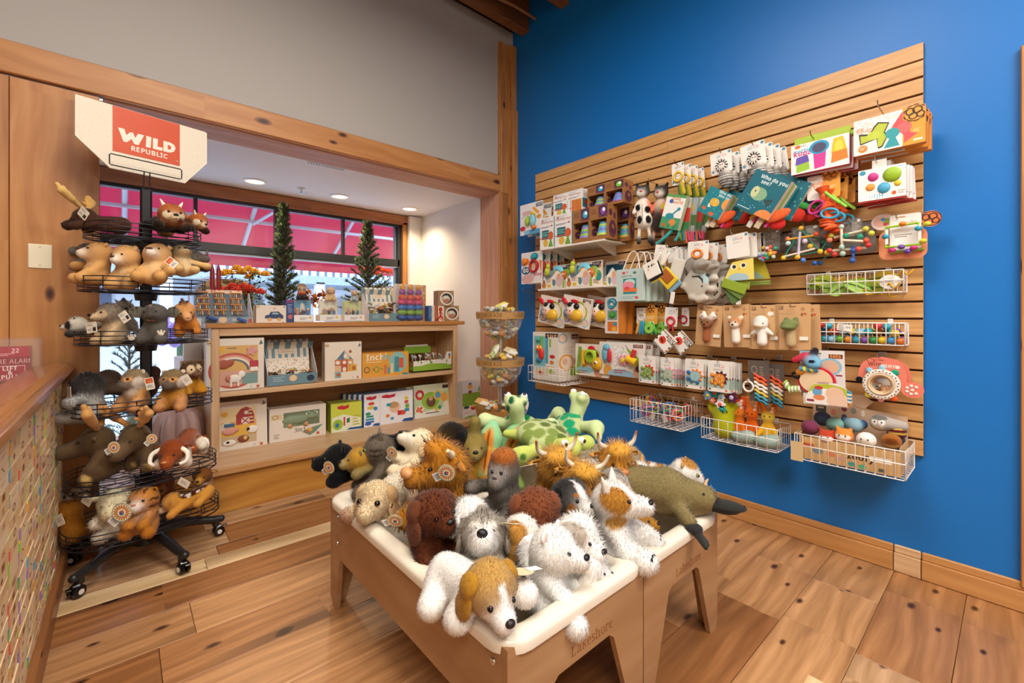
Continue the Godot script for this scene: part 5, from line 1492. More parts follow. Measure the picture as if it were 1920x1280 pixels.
	o=rk("plush_penguin_chick","fluffy grey penguin chick plush with a black head at the left of the fourth basket",{"R":.058,"c":"b3b1aa","ch":"0e0e11","cn":"b3b1aa","fat":1.15,"mz":[.25,.2,-.15,.1],"cm":"d0682a","nose":[],"ears":[],"la":V(1.5,1.6,.4),"ra":V(-2.0,.6,.5),"cp":"b3b1aa","fur":[.014,60000.0,1.0,.2],"mouth":false,"eyes":[.5,.15,.82,.09]},V(-2.78,.854,.281),-70,10,0,115)
	card_tag(o,V(-2.829,.849,.437),-30,0,5,.04,.045,2)
	o=rk("plush_seal","smooth brown plush seal lying behind the penguin chick",{"R":.052,"c":"6a5446","cm":"b09a88","pose":"lie","ears":[],"mz":[.4,.46,-.25,.36],"eyes":[.42,.2,.84,.14]},V(-2.717,.852,.097),-60,12,0,116)
	o=rk("plush_horse","tan plush horse nose with a black ear at the far left of the fourth basket",{"R":.038,"c":"a07a58","cm":"d8b896","pose":"lie","ears":["flop","1a1614",.8],"mz":[.8,.42,-.2,.36],"nose":["1a1614",.2,.1]},V(-2.872,.82,.04),-80,0,0,117)
	var mk:={"R":.05,"c":"6f4a26","cb":"c4861e","cl":"b87a1c","cp":"d9a074","ch":"8d7a5c","cm":"6b6158","skull":V(1,.95,.92),"mz":[.3,.5,-.3,.46],"nose":["4a443e",.16,.06],"mouth":false,"ears":["round","d8c4a8",.6,"e8d4bc"],"hp":[["d99a58",V(.34,.16,.9),V(.28,.22,.4)],["d99a58",V(-.34,.16,.9),V(.28,.22,.4)],["d8ccba",V(.85,-.2,.4),V(.4,.5,.6)],["d8ccba",V(-.85,-.2,.4),V(.4,.5,.6)]],"cheeks":[["ece4d6",V(0,-.9,.3),V(.6,.6,.5)]],"eyes":[.3,.16,.92,.12],"iris":"4a2410","fur":[.008,90000.0,.7]}
	o=rk("plush_monkey","squirrel monkey plush with a tagged ear in the middle of the fourth basket",mk.duplicate(),V(-2.622,.872,.366),-8,2,0,118)
	card_tag(o,V(-2.58,.884,.656),0,0,12,.036,.05,1)
	var mk2:Dictionary=mk.duplicate(); mk2.ch="85704e"; mk2.erase("cheeks"); mk2.cb="c4861e"
	o=rk("plush_monkey","squirrel monkey plush turned slightly right beside the maple shelf unit",mk2,V(-2.486,.863,.406),16,0,0,119)
	card_tag(o,V(-2.458,.888,.657),10,0,30,.032,.045,2)
	o=rk("plush_capuchin","dark brown monkey plush looking right at the right end of the fourth basket",{"R":.044,"c":"5c3f24","cb":"c48a24","ch":"4a3522","cm":"7a5a48","cl":"c08422","hp":[["d8bf98",V(.4,.15,.7),V(.4,.5,.4)],["d8bf98",V(-.4,.15,.7),V(.4,.5,.4)]],"mz":[.35,.46,-.3,.42],"ears":["round","4a3522",.4,"7a5a48"],"nose":["4a3a30",.14,.06]},V(-2.411,.894,.313),66,0,0,120)
	o=rk("plush_brown_bear","small dark brown plush head between the two squirrel monkeys",{"R":.03,"c":"4a2f26","cm":"5c3c30"},V(-2.55,.883,.163),10,0,0,121)
	var ms:={"R":.062,"c":"5f4b34","cm":"6b563e","cl":"6a543a","cp":"5a4632","mz":[1.05,.56,-.35,.52],"nose":["4a3826",.3,.16],"mouth":false,"ears":["side","5f4b34",.7,"7a6248"],"antlers":[[1.0,.25,"cf9a5c",1.15],[-1.0,.25,"c48e50",1.15]],"eyes":[.55,.2,.78,.09],"bp":[["cfae6a",V(.8,.4,.95),V(.5,.5,.35)],["cfae6a",V(-.8,.4,.95),V(.5,.5,.35)]]}
	o=rk("plush_moose","big taupe moose plush with its long nose to the left in the fifth basket",ms.duplicate(),V(-2.749,.615,.335),-56,-8,0,122)
	hang_tag(o,V(-2.69,.64,.64),0,0,-20,-38,.024)
	var m2:Dictionary=ms.duplicate(); m2.R=.056
	o=rk("plush_moose","taupe moose plush facing forward with a small round tag in the fifth basket",m2,V(-2.621,.621,.394),-12,-24,0,123)
	hang_tag(o,V(-2.575,.663,.688),10,0,-15,-30,.02)
	var ox:={"R":.052,"c":"8d3f16","cm":"a8521c","cl":"e8dcc8","mz":[.6,.52,-.35,.46],"nose":["c98050",.24,.12],"mouth":false,"ears":["side","7a3412",.6,"c98a60"],"horns":[["f2ead8","f2ead8",[V(.7,.35,.2),V(1.25,.1,.5),V(1.3,-.4,.9),V(.9,-.5,1.2)],.2,.12],["f2ead8","f2ead8",[V(-.7,.35,.2),V(-1.25,.1,.5),V(-1.3,-.4,.9),V(-.9,-.5,1.2)],.2,.12]],"pose":"lie","fur":[.008,90000.0,.8]}
	o=rk("plush_musk_ox","rust plush musk ox with white curled horns at the right of the fifth basket",ox.duplicate(),V(-2.492,.547,.467),14,-18,0,124)
	var ox2:Dictionary=ox.duplicate(); ox2.R=.046
	o=rk("plush_musk_ox","rust plush ox with a white ear behind the other one in the fifth basket",ox2,V(-2.413,.546,.337),40,-8,0,125)
	o=rk("plush_fox","golden furry plush animal with a paper tag at the left of the bottom basket",{"R":.05,"c":"b5762a","cm":"c98c40","ears":["prick","a8681f",.5,"d8b080"],"fur":[.016,60000.0,.9,.16]},V(-2.849,.28,.18),-100,-10,0,126)
	card_tag(o,V(-2.856,.332,.44),-10,0,25,.04,.046,2)
	o=rk("plush_goat_kid","white and brown spotted plush kid with tags at the back left of the bottom basket",{"R":.038,"c":"a8703c","ch":"e8dcca","cm":"efe6d6","ears":["side","8d5a30",.8,"c99a70"],"hp":[["2a2220",V(.4,.15,.8),V(.2,.2,.3)]]},V(-2.82,.303,.006),-20,0,0,127)
	card_tag(o,V(-2.779,.37,.374),-5,0,-30,.046,.04,2)
	o=rk("plush_lamb","large cream lamb plush with a big round tag in the middle of the bottom basket",{"R":.056,"c":"e6d9c4","cb":"e8dcc8","ch":"e6dcb8","cm":"e8dcb4","fat":1.25,"ears":["side","ecdfae",.9,"f0e6c0"],"mz":[.5,.5,-.25,.44],"nose":["d8c090",.12,.06],"la":V(.9,1.4,.9),"ra":V(-.9,1.4,.9),"fur":[.014,70000.0,1.2,.24]},V(-2.689,.349,.401),22,-10,0,128)
	hang_tag(o,V(-2.666,.399,.714),5,0,0,-42,.036)
	o=rk("plush_tiger","orange tiger cub plush sitting up in the bottom basket",{"R":.054,"c":"c07a22","cb":"f0e6d4","cm":"f3ecdf","cl":"c07a22","ears":["round","b06a1c",.62,"2a1d14"],"mz":[.32,.5,-.3,.42],"hp":stripes("20150f"),"bp":[["20150f",V(.8,1.6,.1),V(.3,.07,.4),.3],["20150f",V(-.8,1.6,.1),V(.3,.07,.4),.3]],"nose":["c98a70",.18,.1],"iris":"3a5a7a","fur":[.009,90000.0,.7],"la":V(.5,1.0,1.1),"ra":V(-.5,1.0,1.1)},V(-2.593,.346,.445),10,4,0,129)
	o=rk("plush_fawn","spotted fawn plush lying at the right of the bottom basket",{"R":.042,"c":"c98f3c","cm":"efe2c8","pose":"lie","ears":["side","b07a30",.8,"e8cfa8"],"bp":[["4f1f12",V(0,1.5,-.9),V(.8,.6,1.5),.1]]+spots("efe6d6",22,AABB(V(-.6,1.1,-2.3),V(1.2,.5,2.6)),.14)},V(-2.49,.303,.429),-62,-20,0,130)
	o=rk("plush_deer","brown deer plush with a white throat and tags above the fawn",{"R":.04,"c":"8d5a24","ch":"6a3c1c","cm":"b8842c","cb":"efe6d4","ears":["side","7a4a20",.9,"c99a60"],"hp":[["f0e8d8",V(0,-.9,.5),V(.5,.4,.5)]]},V(-2.367,.376,.351),15,-10,0,131)
	card_tag(o,V(-2.461,.427,.588),0,0,-30,.05,.034,2)
	o=rk("plush_brown_pony","chestnut plush pony with a dark mane at the back middle of the bottom basket",{"R":.044,"c":"7a431c","cm":"8d5526","ears":["prick","7a431c",.35,"9a6a40"],"cheeks":[["1f1512",V(0,.8,-.2),V(.2,.45,.8)]]},V(-2.515,.344,.247),30,-14,0,132)
func spots(k:String,n:int,b:AABB,r:float)->Array:
	var a:=[]
	rng.seed=n*3+1
	for i in n:a.append([k,b.position+V(rng.randf(),rng.randf(),rng.randf())*b.size,Vector3.ONE*r,.3])
	return a
func wt(p:Vector3,roll:=.0,yaw:=.0,pitch:=.0)->Transform3D:
	return Transform3D(Basis(Vector3.UP,-PI/2+deg_to_rad(yaw))*Basis(Vector3.RIGHT,deg_to_rad(pitch))*Basis(Vector3.BACK,deg_to_rad(roll)),p)
func build_slatwall()->void:
	for e in 2:
		var z0:=.301+e*1.2195
		var o:=thing("slatwall_panel",["left slatwall panel of honey wood slats carrying white shelves and baby toys","right slatwall panel of honey wood slats with grey cards and white wire baskets"][e],"slatwall","slatwall panels",V(0,.54,z0+.6095))
		part("backing",mb("4a2412").box(V(-.005,.914,0),V(.008,1.826,1.218)),M_paint,o)
		for i in 24:
			part("slat",mb().box(V(-.0145,.0381+i*.0762,0),V(.013,.0665 if i<23 else .0712,1.218),.0012,Vector2(i*.41+e*.2,i*.17)),W_slat,o)
		part("slat_edges",mb("d8b98a").box(V(-.0075,.914,.6085 if e else -.6085),V(.013,1.826,.001)),M_paint,o)
func peg(z:float,y:float,off:float,of_what:String,hex:="b9b3a8")->void:
	var o:=thing("peg_hook","thin metal peg hook in the slatwall holding the "+of_what,"hook","slatwall peg hooks",V(-.021,y,z))
	var m:=mb(hex)
	m.tube([V(0,.004,0),V(-off*.9,.0,0),V(-off-.012,.004,0),V(-off-.022,.022,0)],.0024,6)
	part("rod",m,mat(hex,.25,.9),o)
	part("back_plate",mb(hex).box(V(-.002,.006,0),V(.004,.03,.03),.001),mat(hex,.3,.9),o)
func wire_basket(label:String,z0:float,z1:float,y0:float,y1:float,off:float,n:int)->void:
	var o:=thing("wire_basket",label,"basket","white wire baskets on the slatwall",V(-.022,y0,(z0+z1)/2))
	var w:=z1-z0
	var h:=y1-y0
	var R:=.0022
	var fr:=mb("f2efea")
	var loop:=func(y:float,g:float)->Array:return [V(-.004,y,-w/2+g),V(-off,y,-w/2+g),V(-off,y,w/2-g),V(-.004,y,w/2-g)]
	for y in [h,h*.55]:fr.tube(loop.call(y,.0),R*1.25,6,true)
	fr.tube(loop.call(.0,.004),R*1.1,6,true)
	part("rim",fr,vpaint(.35),o)
	var up:=mb("f2efea")
	for i in n+1:
		var z:=-w/2+w*i/n
		up.tube([V(-.004,h,z),V(-.004,0,z),V(-off,0,z),V(-off,h,z)],R,5)
	var m:=maxi(3,int(off/.032))
	for i in range(1,m):
		var x:=-off*i/m
		up.tube([V(x,h,-w/2),V(x,0,-w/2),V(x,0,w/2),V(x,h,w/2)],R,5)
	part("wires",up,vpaint(.35),o)
	for z in [-w*.32,w*.32]:part("hook_plate",mb("e8e5e0").box(V(.0,h+.004,z),V(.006,.03,.02),.002),M_satin,o)
func wall_shelf(label:String,z0:float,z1:float,y:float,off:float)->void:
	var o:=thing("wall_shelf",label,"shelf","white shelves on the slatwall",V(-.021,y,(z0+z1)/2))
	var w:=z1-z0
	part("board",mb("efeae2").box(V(-off/2,-.008,0),V(off,.014,w),.003),M_satin,o)
	for z in [-w*.3,w*.36]:
		var m:=mb("e6ddd0").at(Transform3D(Basis(),V(0,0,z-.004)))
		m.plate(P2([0,-.016,-off*.92,-.016,-off*.92,-.022,-.03,-.085,0,-.09]),.008)
		part("bracket",m,M_satin,o)
func hcard(called:String,label:String,cat:String,group:String,p:Vector3,w:float,h:float,r:Rect2,roll:=.0,th:=.003,cr:=.006,side:="e2dccf")->Node3D:
	var o:=thing(called,label,cat,group)
	o.transform=wt(p,roll)
	var m:=mb().at(Transform3D(Basis(),V(0,0,-th)))
	m.plate(rrect(w,h,cr),th,r,false,px(side))
	part("card" if th<.01 else "box",m,M_print,o)
	return o
func stack(o:Node3D,n:int,gap:float,dz:float,dy:float,label:String,group:String)->void:
	o.set_meta("group",group)
	for i in n:
		var c:=dup(o,(["first ","second ","third ","fourth ","fifth "][i] if n>1 else "")+label)
		c.position+=V(gap*(i+1),dy*(i+1)+sin(i*1.7)*.002,dz*(i+1)+sin(i*2.9)*.003)
		c.rotate_x(deg_to_rad(sin(i*2.1+1)*2.5))
func fluff(o:Node3D,called:String,s:Soft,cell:float,fl:=.004,dens:=60000.0,sd:=1)->void:
	part(called,soft_mesh(s,cell,[fl,dens,V(0,-.9,0),.7],.0,sd),M_plush,o)
func petal(cx:float,cy:float,n:int,r0:float,r1:float)->PackedVector2Array:
	var p:=PackedVector2Array()
	for i in n*4:
		var f:=TAU*i/(n*4)
		var r:=r0+(r1-r0)*(.5+.5*cos(f*n))
		p.append(Vector2(cx+cos(f)*r,cy+sin(f)*r))
	return p
const BR:="e 0.5 0.5 0.5 0.45 2a1608;e .5 .5 .45 .4 f2a13c;o .3 .4 .2 .2 .3 2a1608;o .6 .36 .22 .2 .3 2a1608;o .72 .62 .18 .18 .3 2a1608;o .42 .66 .2 .18 .3 2a1608;"
func bear_face(o:Node3D)->void:pass
func build_goods()->void:
	var o:Node3D
	var r:Rect2
	var m:MB
	wall_shelf("upper white shelf on the slatwall under the brown and white toy boxes",.605,1.21,1.676,.25)
	wall_shelf("lower white shelf on the slatwall under the bath toy boxes",.582,1.21,1.369,.25)
	var wf:=art("ringbox",150,200,"bg f4f2ee;h .08 .05 .7 .16 4 c9d0dc;t .08 .2 .08 c46a5a Nesting_rings;h .06 .3 .85 .06 2 5a6a8a;r .14 .42 .5 .3 1d5f78;h .14 .48 .6 .16 3 7ad0c0;r 0 .66 .7 .03 d86a4a;e .78 .62 .18 .14 d8633c;e .42 .84 .17 .13 e3b84a;p 6fa83f .6 .98 .78 .66 .94 .98;e .2 .1 .05 .03 c9362e;e .85 .3 .05 .03 d0463a")
	var wf2:=art("ringbox2",150,200,"bg f4f2ee;h .08 .05 .7 .16 4 c9d0dc;t .1 .22 .08 c46a5a Rattle_rings;h .06 .3 .85 .06 2 5a6a8a;r .38 .45 .56 .5 1d6f80;v .3 .42 .64 .56 7 d8532c;v .34 .42 .64 .5 7 e0a032;r .1 .75 .8 .03 d86a4a;l .2 .4 .2 .98 .02 3a6fb0;l .3 .4 .3 .98 .02 c9362e")
	var ws:=art("ringside",60,200,"bg eef0f0;r 0 .4 1 .4 2a7f8f;h .1 .1 .8 .2 4 c9b8a8;e .5 .55 .3 .12 c9362e;e .5 .8 .2 .1 d84a9a")
	var wsb:=art("ringside2",60,200,"bg 5fb0b8;h .1 .05 .8 .2 4 e0f0f0;e .5 .35 .3 .1 d8e0e0;e .6 .65 .3 .12 c23a8a;r 0 .8 1 .2 4aa0aa")
	var wh:=px("f0eee8")
	var wb:=[[.67,1.676,.135,"white ring toy box at the lower left of the upper shelf",wf,wsb,.145],[.834,1.676,.135,"white ring toy box with a teal side, second on the upper shelf",wf,wsb,.165],[.752,1.911,.09,"white ring toy box stacked at the upper left over the shelf",wf,ws,.14],[.895,1.911,.09,"white toy box with coloured rods stacked beside the brown boxes",wf2,ws,.14]]
	for b in wb:
		var hh:=.23 if b[1]<1.8 else .165
		var t:=one("ring_toy_box",mb().carton(V(0,hh/2,0),V(b[6],hh,.12),[b[4],b[5],wh,wh,wh,wh]),M_print,b[3],"toy box","white ring toy boxes",V(-.26+.06 if b[1]<1.8 else -.2+.06,b[1],b[0]),V(0,-PI/2,0))
		t.position.y+=.001
	var br:=px("9a6a3e")
	var bt:=art("brownback",60,60,"bg 9a6a3e;h .1 .1 .8 .8 6 8a5a34")
	var bsd:=art("cupside",90,170,"bg a3713f;e .5 .7 .36 .26 5a2c4a;e .3 .22 .18 .1 5a2c4a;e .7 .3 .15 .1 6a3a50;e .52 .62 .1 .06 a3713f;e .62 .66 .06 .06 a3713f;h .2 .86 .6 .1 2 7a4a3a")
	var bb:=[[1.0,1.676,0,"3fb0d8","8fd04a","a58ad8","brown bath cup box with a blue badge at the lower left of the stack"],[1.152,1.676,0,"8a4fb0","6ab8e0","b8e060","brown bath cup box with a purple badge at the front corner of the upper shelf"],[1.085,1.909,1,"3fa8e0","9ad84a","8f8ad0","brown bath cup box with a blue badge stacked in the upper row"],[1.235,1.909,1,"7ad03a","6a9ad8","a06ad0","brown bath cup box with a green badge stacked at the upper right"],[1.2,1.676,2,"8a4fb0","3fb0a0","e0c040","brown bath cup box at the back of the upper shelf behind the corner box"]]
	for b in bb:
		var t:=thing("cup_toy_box",b[6],"toy box","brown bath cup boxes",V([-.26,-.2,-.1][b[2]]+.055,b[1]+.001,b[0]),V(0,-PI/2,0))
		var w:=.15
		var h:=.23 if b[1]<1.8 else .155
		var d:=.11 if b[2]<2 else .07
		var fa:=art("cupbox"+b[3],150,84,"bg a06f40;r 0 0 1 .9 6f4050;r 0 0 .5 .9 a06f40;h .08 .25 .36 .4 4 7a4a3a;p 3a2230 .55 .2 .75 .06 .95 .2 .97 .6 .78 .85 .56 .62;e .76 .45 .15 .28 %s;e .8 .36 .08 .14 ffffff44" % b[3])
		var body:=mb()
		var f:=px("a06f40")
		body.carton(V(0,h*.8,0),V(w,h*.4,d),[fa,bsd,bsd,bt,br,br])
		body.carton(V(0,h*.06,0),V(w,h*.12,d),[f,br,br,br,br,br])
		body.carton(V(0,h*.36,-d/2+.002),V(w,h*.48,.004),[px("3a2430"),br,br,br,br,br])
		for s in [-1,1]:body.carton(V((w/2-.004)*s,h*.36,0),V(.008,h*.48,d),[f,bsd,bsd,br,br,br])
		part("carton",body,M_print,t)
		part("side_print",mb().carton(V(w/2+.0006,h/2,0),V(.001,h*.98,d*.98),[bsd,bsd,bsd,bsd,bsd,bsd]),M_print,t)
		var cup:=mb()
		var cc:=[b[5],b[4],"6f86c8",b[4],b[5],"4aa0c8"]
		for i in 6:cup.ink(cc[i]).lathe(V(.012,h*.13+i*h*.068,d/2-.055),[Vector2(.056-i*.004,0),Vector2(.053-i*.004,h*.066)],20)
		part("stacked_cups",cup,M_satin,t)
	var bathf:=art("bathfront",200,110,"bg efe9dc;e .12 .8 .09 .18 c9763a;e .12 .6 .05 .1 8a5a3a;h .22 .5 .24 .2 3 7a3a3a;e .56 .7 .06 .2 2a8f9a;r .48 .5 .04 .3 d8702c;e .78 .62 .16 .34 d8b8c0;e .76 .36 .09 .17 e0a888;e .34 .86 .08 .1 e0c040;p 9ab83a .9 1 .94 .4 1 .4 1 1")
	var bathb:=art("bathback",200,150,"bg 1f5570;r 0 0 1 .12 efe9dc;r .62 .04 .34 .14 4a2c34;T .65 .16 .1 d8c8c0 bath;e .7 .55 .24 .2 8aa83a;e .66 .6 .18 .2 c8702c;e .62 .56 .05 .06 f4f0e4;e .62 .56 .02 .03 20140c;e .3 .5 .2 .26 74c8e0")
	var bside:=art("bathside",90,150,"bg e8dcc4;e .6 .2 .22 .12 c9663a;e .55 .6 .3 .2 1f8f8f;e .3 .45 .2 .1 9ab83a;h .1 .76 .6 .16 3 7a3a3a;e .3 .6 .14 .08 e0c040")
	var tl:=["left bath toy box with a duckling topper on the lower shelf","middle bath toy box with a round blue toy on the lower shelf","right bath toy box, partly hidden, at the end of the lower shelf"]
	for i in 3:
		var z:float=[.735,.985,1.125][i]
		var dx:float=[.0,.0,.14][i]
		var t:=thing("bath_toy_box",tl[i],"toy box","bath toy boxes on the lower shelf",V(-.205+dx,1.37,z),V(0,-PI/2,0))
		var w:float=.235 if i<2 else .17
		var d:float=.12 if i<2 else .09
		m=mb().at(Transform3D(Basis(),V(0,0,d/2-.002)))
		m.plate(P2([-w/2,0,w/2,0,w/2,.05,w*.35,.1,w*.2,.13,w*.05,.1,-w*.1,.075,-w*.3,.06,-w*.36,.09,-w*.42,.06,-w/2,.06]),.002,bathf)
		part("front_panel",m,M_print,t)
		m=mb().at(Transform3D(Basis(),V(0,0,-d/2)))
		m.plate(P2([-w/2,0,w/2,0,w/2,.185,-w/2,.185]),.002,bathb)
		part("back_panel",m,M_print,t)
		for s in [1,-1]:
			m=mb().at(Transform3D(Basis(Vector3.UP,PI/2*s),V(w/2*s,0,0)))
			m.plate(P2([-d/2,0,d/2,0,d/2 if s<0 else -d/2,.185,(-d/2+.01)*(1 if s>0 else -1),.185,(d/2)*(-1 if s>0 else 1),.05]) if false else P2([-d/2,0,d/2,0,(d/2 if s>0 else d/2),.185 if s>0 else .05,-d/2,.05 if s>0 else .185]),.002,bside)
			part("side_panel",m,M_print,t)
		if i<2:
			var toy:=mb("74c8e0").lathe(V(.0,.11,.0),[Vector2(.006,-.012),Vector2(.055,-.012),Vector2(.062,0),Vector2(.055,.012),Vector2(.03,.016)],20,Basis(Vector3.RIGHT,PI/2))
			toy.ink("e89a3a").ell(V(0,.11,.02),V(.024,.024,.02),12)
			part("round_toy",toy,M_satin,t)
			part("lion_toy",mb("8aa83a").ell(V(.075,.1,-.01),V(.05,.045,.02),14).ink("c8702c").ell(V(.062,.09,.006),V(.036,.04,.024),12).ink("f4f0e4").ell(V(.05,.1,.03),Vector3.ONE*.008,8).ell(V(.072,.1,.03),Vector3.ONE*.008,8),M_satin,t)
			part("duckling",mb("b8c83a").ell(V(-.085,.13,.03),V(.024,.034,.02),12).ell(V(-.078,.17,.03),V(.02,.02,.018),12).ink("e08a2c").ell(V(-.07,.19,.03),V(.009,.013,.008),8),M_satin,t)
	r=art("teething",150,190,"bg f0efee;r .7 .04 .28 .12 5a6270;T .73 .13 .09 d8dce0 tots;e .3 .3 .2 .07 e8b0a8;l .1 .42 .4 .24 .05 c8ccd8;l .6 .18 .78 .34 .08 e8a040;e .82 .48 .1 .07 e8a040;e .34 .55 .12 .16 a8c848;e .58 .55 .13 .2 8cc8dc;e .58 .4 .11 .07 e8d048;e .12 .78 .12 .08 d0383c;e .62 .8 .1 .07 e8883c;r .2 .86 .7 .14 5fa8d8;e .3 .92 .12 .06 8ccae8")
	o=hcard("rattle_card","white carded teether with pastel rattles hanging past the left edge of the slatwall","carded toy","cards at the left edge of the slatwall",V(-.235,1.935,.475),.26,.245,r)
	part("rattle",mb("a8c848").ell(V(-.03,-.02,.016),V(.025,.036,.018),12).ink("8cc8dc").ell(V(.03,-.02,.018),V(.027,.048,.02),12).ink("e8d048").ell(V(.03,.034,.016),V(.023,.016,.016),12).ink("e8883c").ell(V(.04,-.075,.014),V(.024,.016,.014),10),M_satin,o)
	stack(o,2,.05,.04,-.012,"white carded teether behind the front one at the left edge of the slatwall","cards at the left edge of the slatwall")
	o.set_meta("label","front white carded teether with pastel rattles hanging past the left edge of the slatwall")
	r=art("activity",150,190,"bg ece8e6;e .2 .3 .17 .12 e88a30;e .62 .16 .18 .12 2fa0b0;o .6 .46 .24 .2 .25 b8242c;e .56 .44 .12 .1 e8c8a0;e .22 .58 .2 .12 2a5f80;e .15 .57 .06 .07 ffffff;e .29 .57 .06 .07 ffffff;e .15 .57 .02 .03 111111;e .29 .57 .02 .03 111111;e .3 .85 .3 .14 e0b0b0;T .6 .76 .1 b8244c play;p e08a30 .84 .3 .97 .3 .92 .7")
	o=hcard("activity_card","white carded activity toy with owl and red ring left of the lower shelf","carded toy","cards beside the lower shelf",V(-.235,1.545,.48),.24,.25,r)
	part("owl_toy",mb("2fa0b0").ell(V(.03,.085,.012),V(.03,.022,.012),12).ink("e88a30").ell(V(-.075,.055,.014),V(.03,.026,.014),12).ink("b8242c").tube(ring_pts(V(.03,.01,.012),V(.04,0,0),V(0,.045,0),20),.01,7,true),M_satin,o)
	stack(o,3,.045,.035,-.004,"white carded activity toy behind the owl card at the left of the lower shelf","cards beside the lower shelf")
	peg(.42,1.36,.24,"nothing at the left edge")
	r=art("cowpack",170,150,"bg ece6da;o .6 .5 .3 .36 .18 a8b83a;r .7 .03 .27 .12 4a2c34;T .74 .12 .09 e8dcd0 tots;e .2 .78 .16 .16 8a8ac0;e .2 .78 .12 .12 e8d0c0;e .86 .82 .12 .14 7ab8d8;e .86 .82 .1 .11 e8c8b0;e .85 .2 .1 .1 e8e0d0;p e8e0d0 .45 1 .55 .75 .8 .9 .75 1")
	for i in 3:
		var p:Vector3=[V(-.26,1.2,.72),V(-.25,1.195,.945),V(-.16,1.19,1.09)][i]
		o=hcard("cow_toy_pack",["tilted carded cow steering toy, left of the pair under the lower shelf","tilted carded cow steering toy, right of the pair under the lower shelf","carded cow steering toy tucked behind the pair under the lower shelf"][i],"carded toy","cow toys under the lower shelf",p,.26,.21,r,-11.0,.02,.004)
		m=mb("f2f0ea").ell(V(-.01,.0,.02),V(.062,.06,.03),16)
		m.ink("e8b83a").ell(V(.025,-.02,.024),V(.055,.046,.03),14)
		m.ink("e8b8a8").ell(V(-.02,-.01,.034),V(.042,.032,.026),14)
		m.ink("1c1a1a").ell(V(-.03,.042,.032),V(.026,.02,.02),10).ell(V(.03,.04,.036),V(.024,.022,.018),10)
		m.ink("c8202c").ell(V(-.095,.06,.022),V(.04,.016,.014),10,Basis(Vector3.BACK,-.6)).ell(V(.0,.072,.026),V(.04,.014,.014),10)
		m.ink("5a9ac8").ell(V(-.07,-.02,.024),V(.018,.03,.016),10)
		m.ink("2a2018").ell(V(-.032,.004,.058),V(.004,.005,.004),6).ell(V(-.005,.004,.058),V(.004,.005,.004),6)
		part("cow_toy",m,M_gloss,o)
	r=art("teethstrip",90,190,"bg e0dad6;r .7 0 .3 1 d8822c;o .38 .17 .26 .13 .4 3a9ab0;r .14 .37 .5 .27 8a9a9a;e .4 .5 .2 .1 4aa04a;r .14 .68 .5 .26 d8702c;e .52 .74 .1 .05 3a9ab0;r .36 .82 .26 .11 e8a83a")
	o=hcard("teether_card","tall carded teether with three windows and an orange spine below the lower shelf","carded toy","orange spined teether cards",V(-.19,1.169,1.232),.154,.247,r,0,.02,.006,"d8822c")
	part("teething_ring",mb("3a9ab0").tube(ring_pts(V(-.022,.07,.004),V(.024,0,0),V(0,.024,0),18),.006,6,true).ink("4aa04a").ell(V(-.02,.0,.004),V(.02,.018,.008),12),M_satin,o)
	stack(o,1,.05,.03,0,"tall orange spined teether card behind the one with three windows","orange spined teether cards")
	var fr:=art("springbox",96,300,"bg e6e2da;r .06 .1 .9 .55 57a5b8;r .5 .02 .5 .1 4a2c34;T .55 .1 .06 e8c8a0 tots;h .1 .7 .8 .22 6 c8b078;e .3 .86 .1 .04 c83a3a;e .7 .8 .1 .04 8ab83a;r .6 .1 .4 .6 e6e2da;l .68 .14 .68 .3 .02 8ab83a;e .76 .5 .1 .04 c83a3a;e .74 .62 .08 .04 d8823c")
	var sd2:=art("springside",150,300,"bg e2d8cc;e .2 .12 .22 .1 7ab0c0;e .2 .12 .17 .08 e8c8b0;r .62 .04 .34 .1 4a2c34;T .66 .12 .05 d8c8c0 tots;h .25 .3 .5 .14 4 c9bba8;e .38 .62 .36 .17 e0a048;e .38 .62 .28 .13 ecd8c0;e .3 .6 .12 .07 e0b098;e .85 .6 .1 .07 9aa0a0;e .7 .82 .16 .1 8ab83a")
	var ic:=px("e6e2da")
	o=thing("boxed_spring_toy","tall white toy box with a teal window standing in the lower left wire basket","toy box","",V(-.155,.68,.665),V(0,-PI/2,0))
	part("box",mb().carton(V(0,.18,0),V(.27,.36,.23),[fr,sd2,ic,ic,ic,ic]),M_print,o)
	part("window_tray",mb("7fc0cf").box(V(-.06,.21,.1155),V(.12,.24,.002)),M_satin,o)
	part("parrot_toy",mb("d8362c").ell(V(-.035,.2,.125),V(.028,.05,.02),12).ink("e88a2c").ell(V(-.055,.24,.128),V(.035,.026,.02),12).ink("f4f0e4").ell(V(-.055,.246,.146),V(.009,.009,.006),8).ink("6fae3a").tube([V(-.03,.33,.122),V(-.035,.28,.124),V(-.03,.24,.126)],.009,6).ink("3f9f9a").ell(V(-.075,.3,.122),V(.02,.016,.012),10).ink("2a7fa8").ell(V(-.06,.15,.125),V(.03,.02,.016),10),M_gloss,o)
	wire_basket("white wire basket holding the tall boxed toy at the lower left of the slatwall",.512,.877,.663,.782,.28,10)
	r=art("snailcard",150,150,"bg e6e0d4;p 7aa83a .02 .95 .1 .1 .2 .1 .16 .95;r .8 .05 .2 .12 7a3a50;e .55 .38 .26 .22 a8c83a;o .52 .38 .2 .18 .4 8a2030;e .3 .5 .1 .3 e0b030;e .72 .62 .22 .24 e8c030;e .74 .56 .08 .08 f8f4e8;e .75 .57 .04 .04 20140c;e .3 .82 .26 .1 8cc8d8;e .7 .88 .12 .14 d8a080;h .1 .84 .3 .12 2 b04a4a")
	o=hcard("bath_snail_card","carded bath toy with a yellow snail beside the boxed toy basket","carded toy","carded bath toys",V(-.17,.85,1.023),.295,.227,r,0,.012)
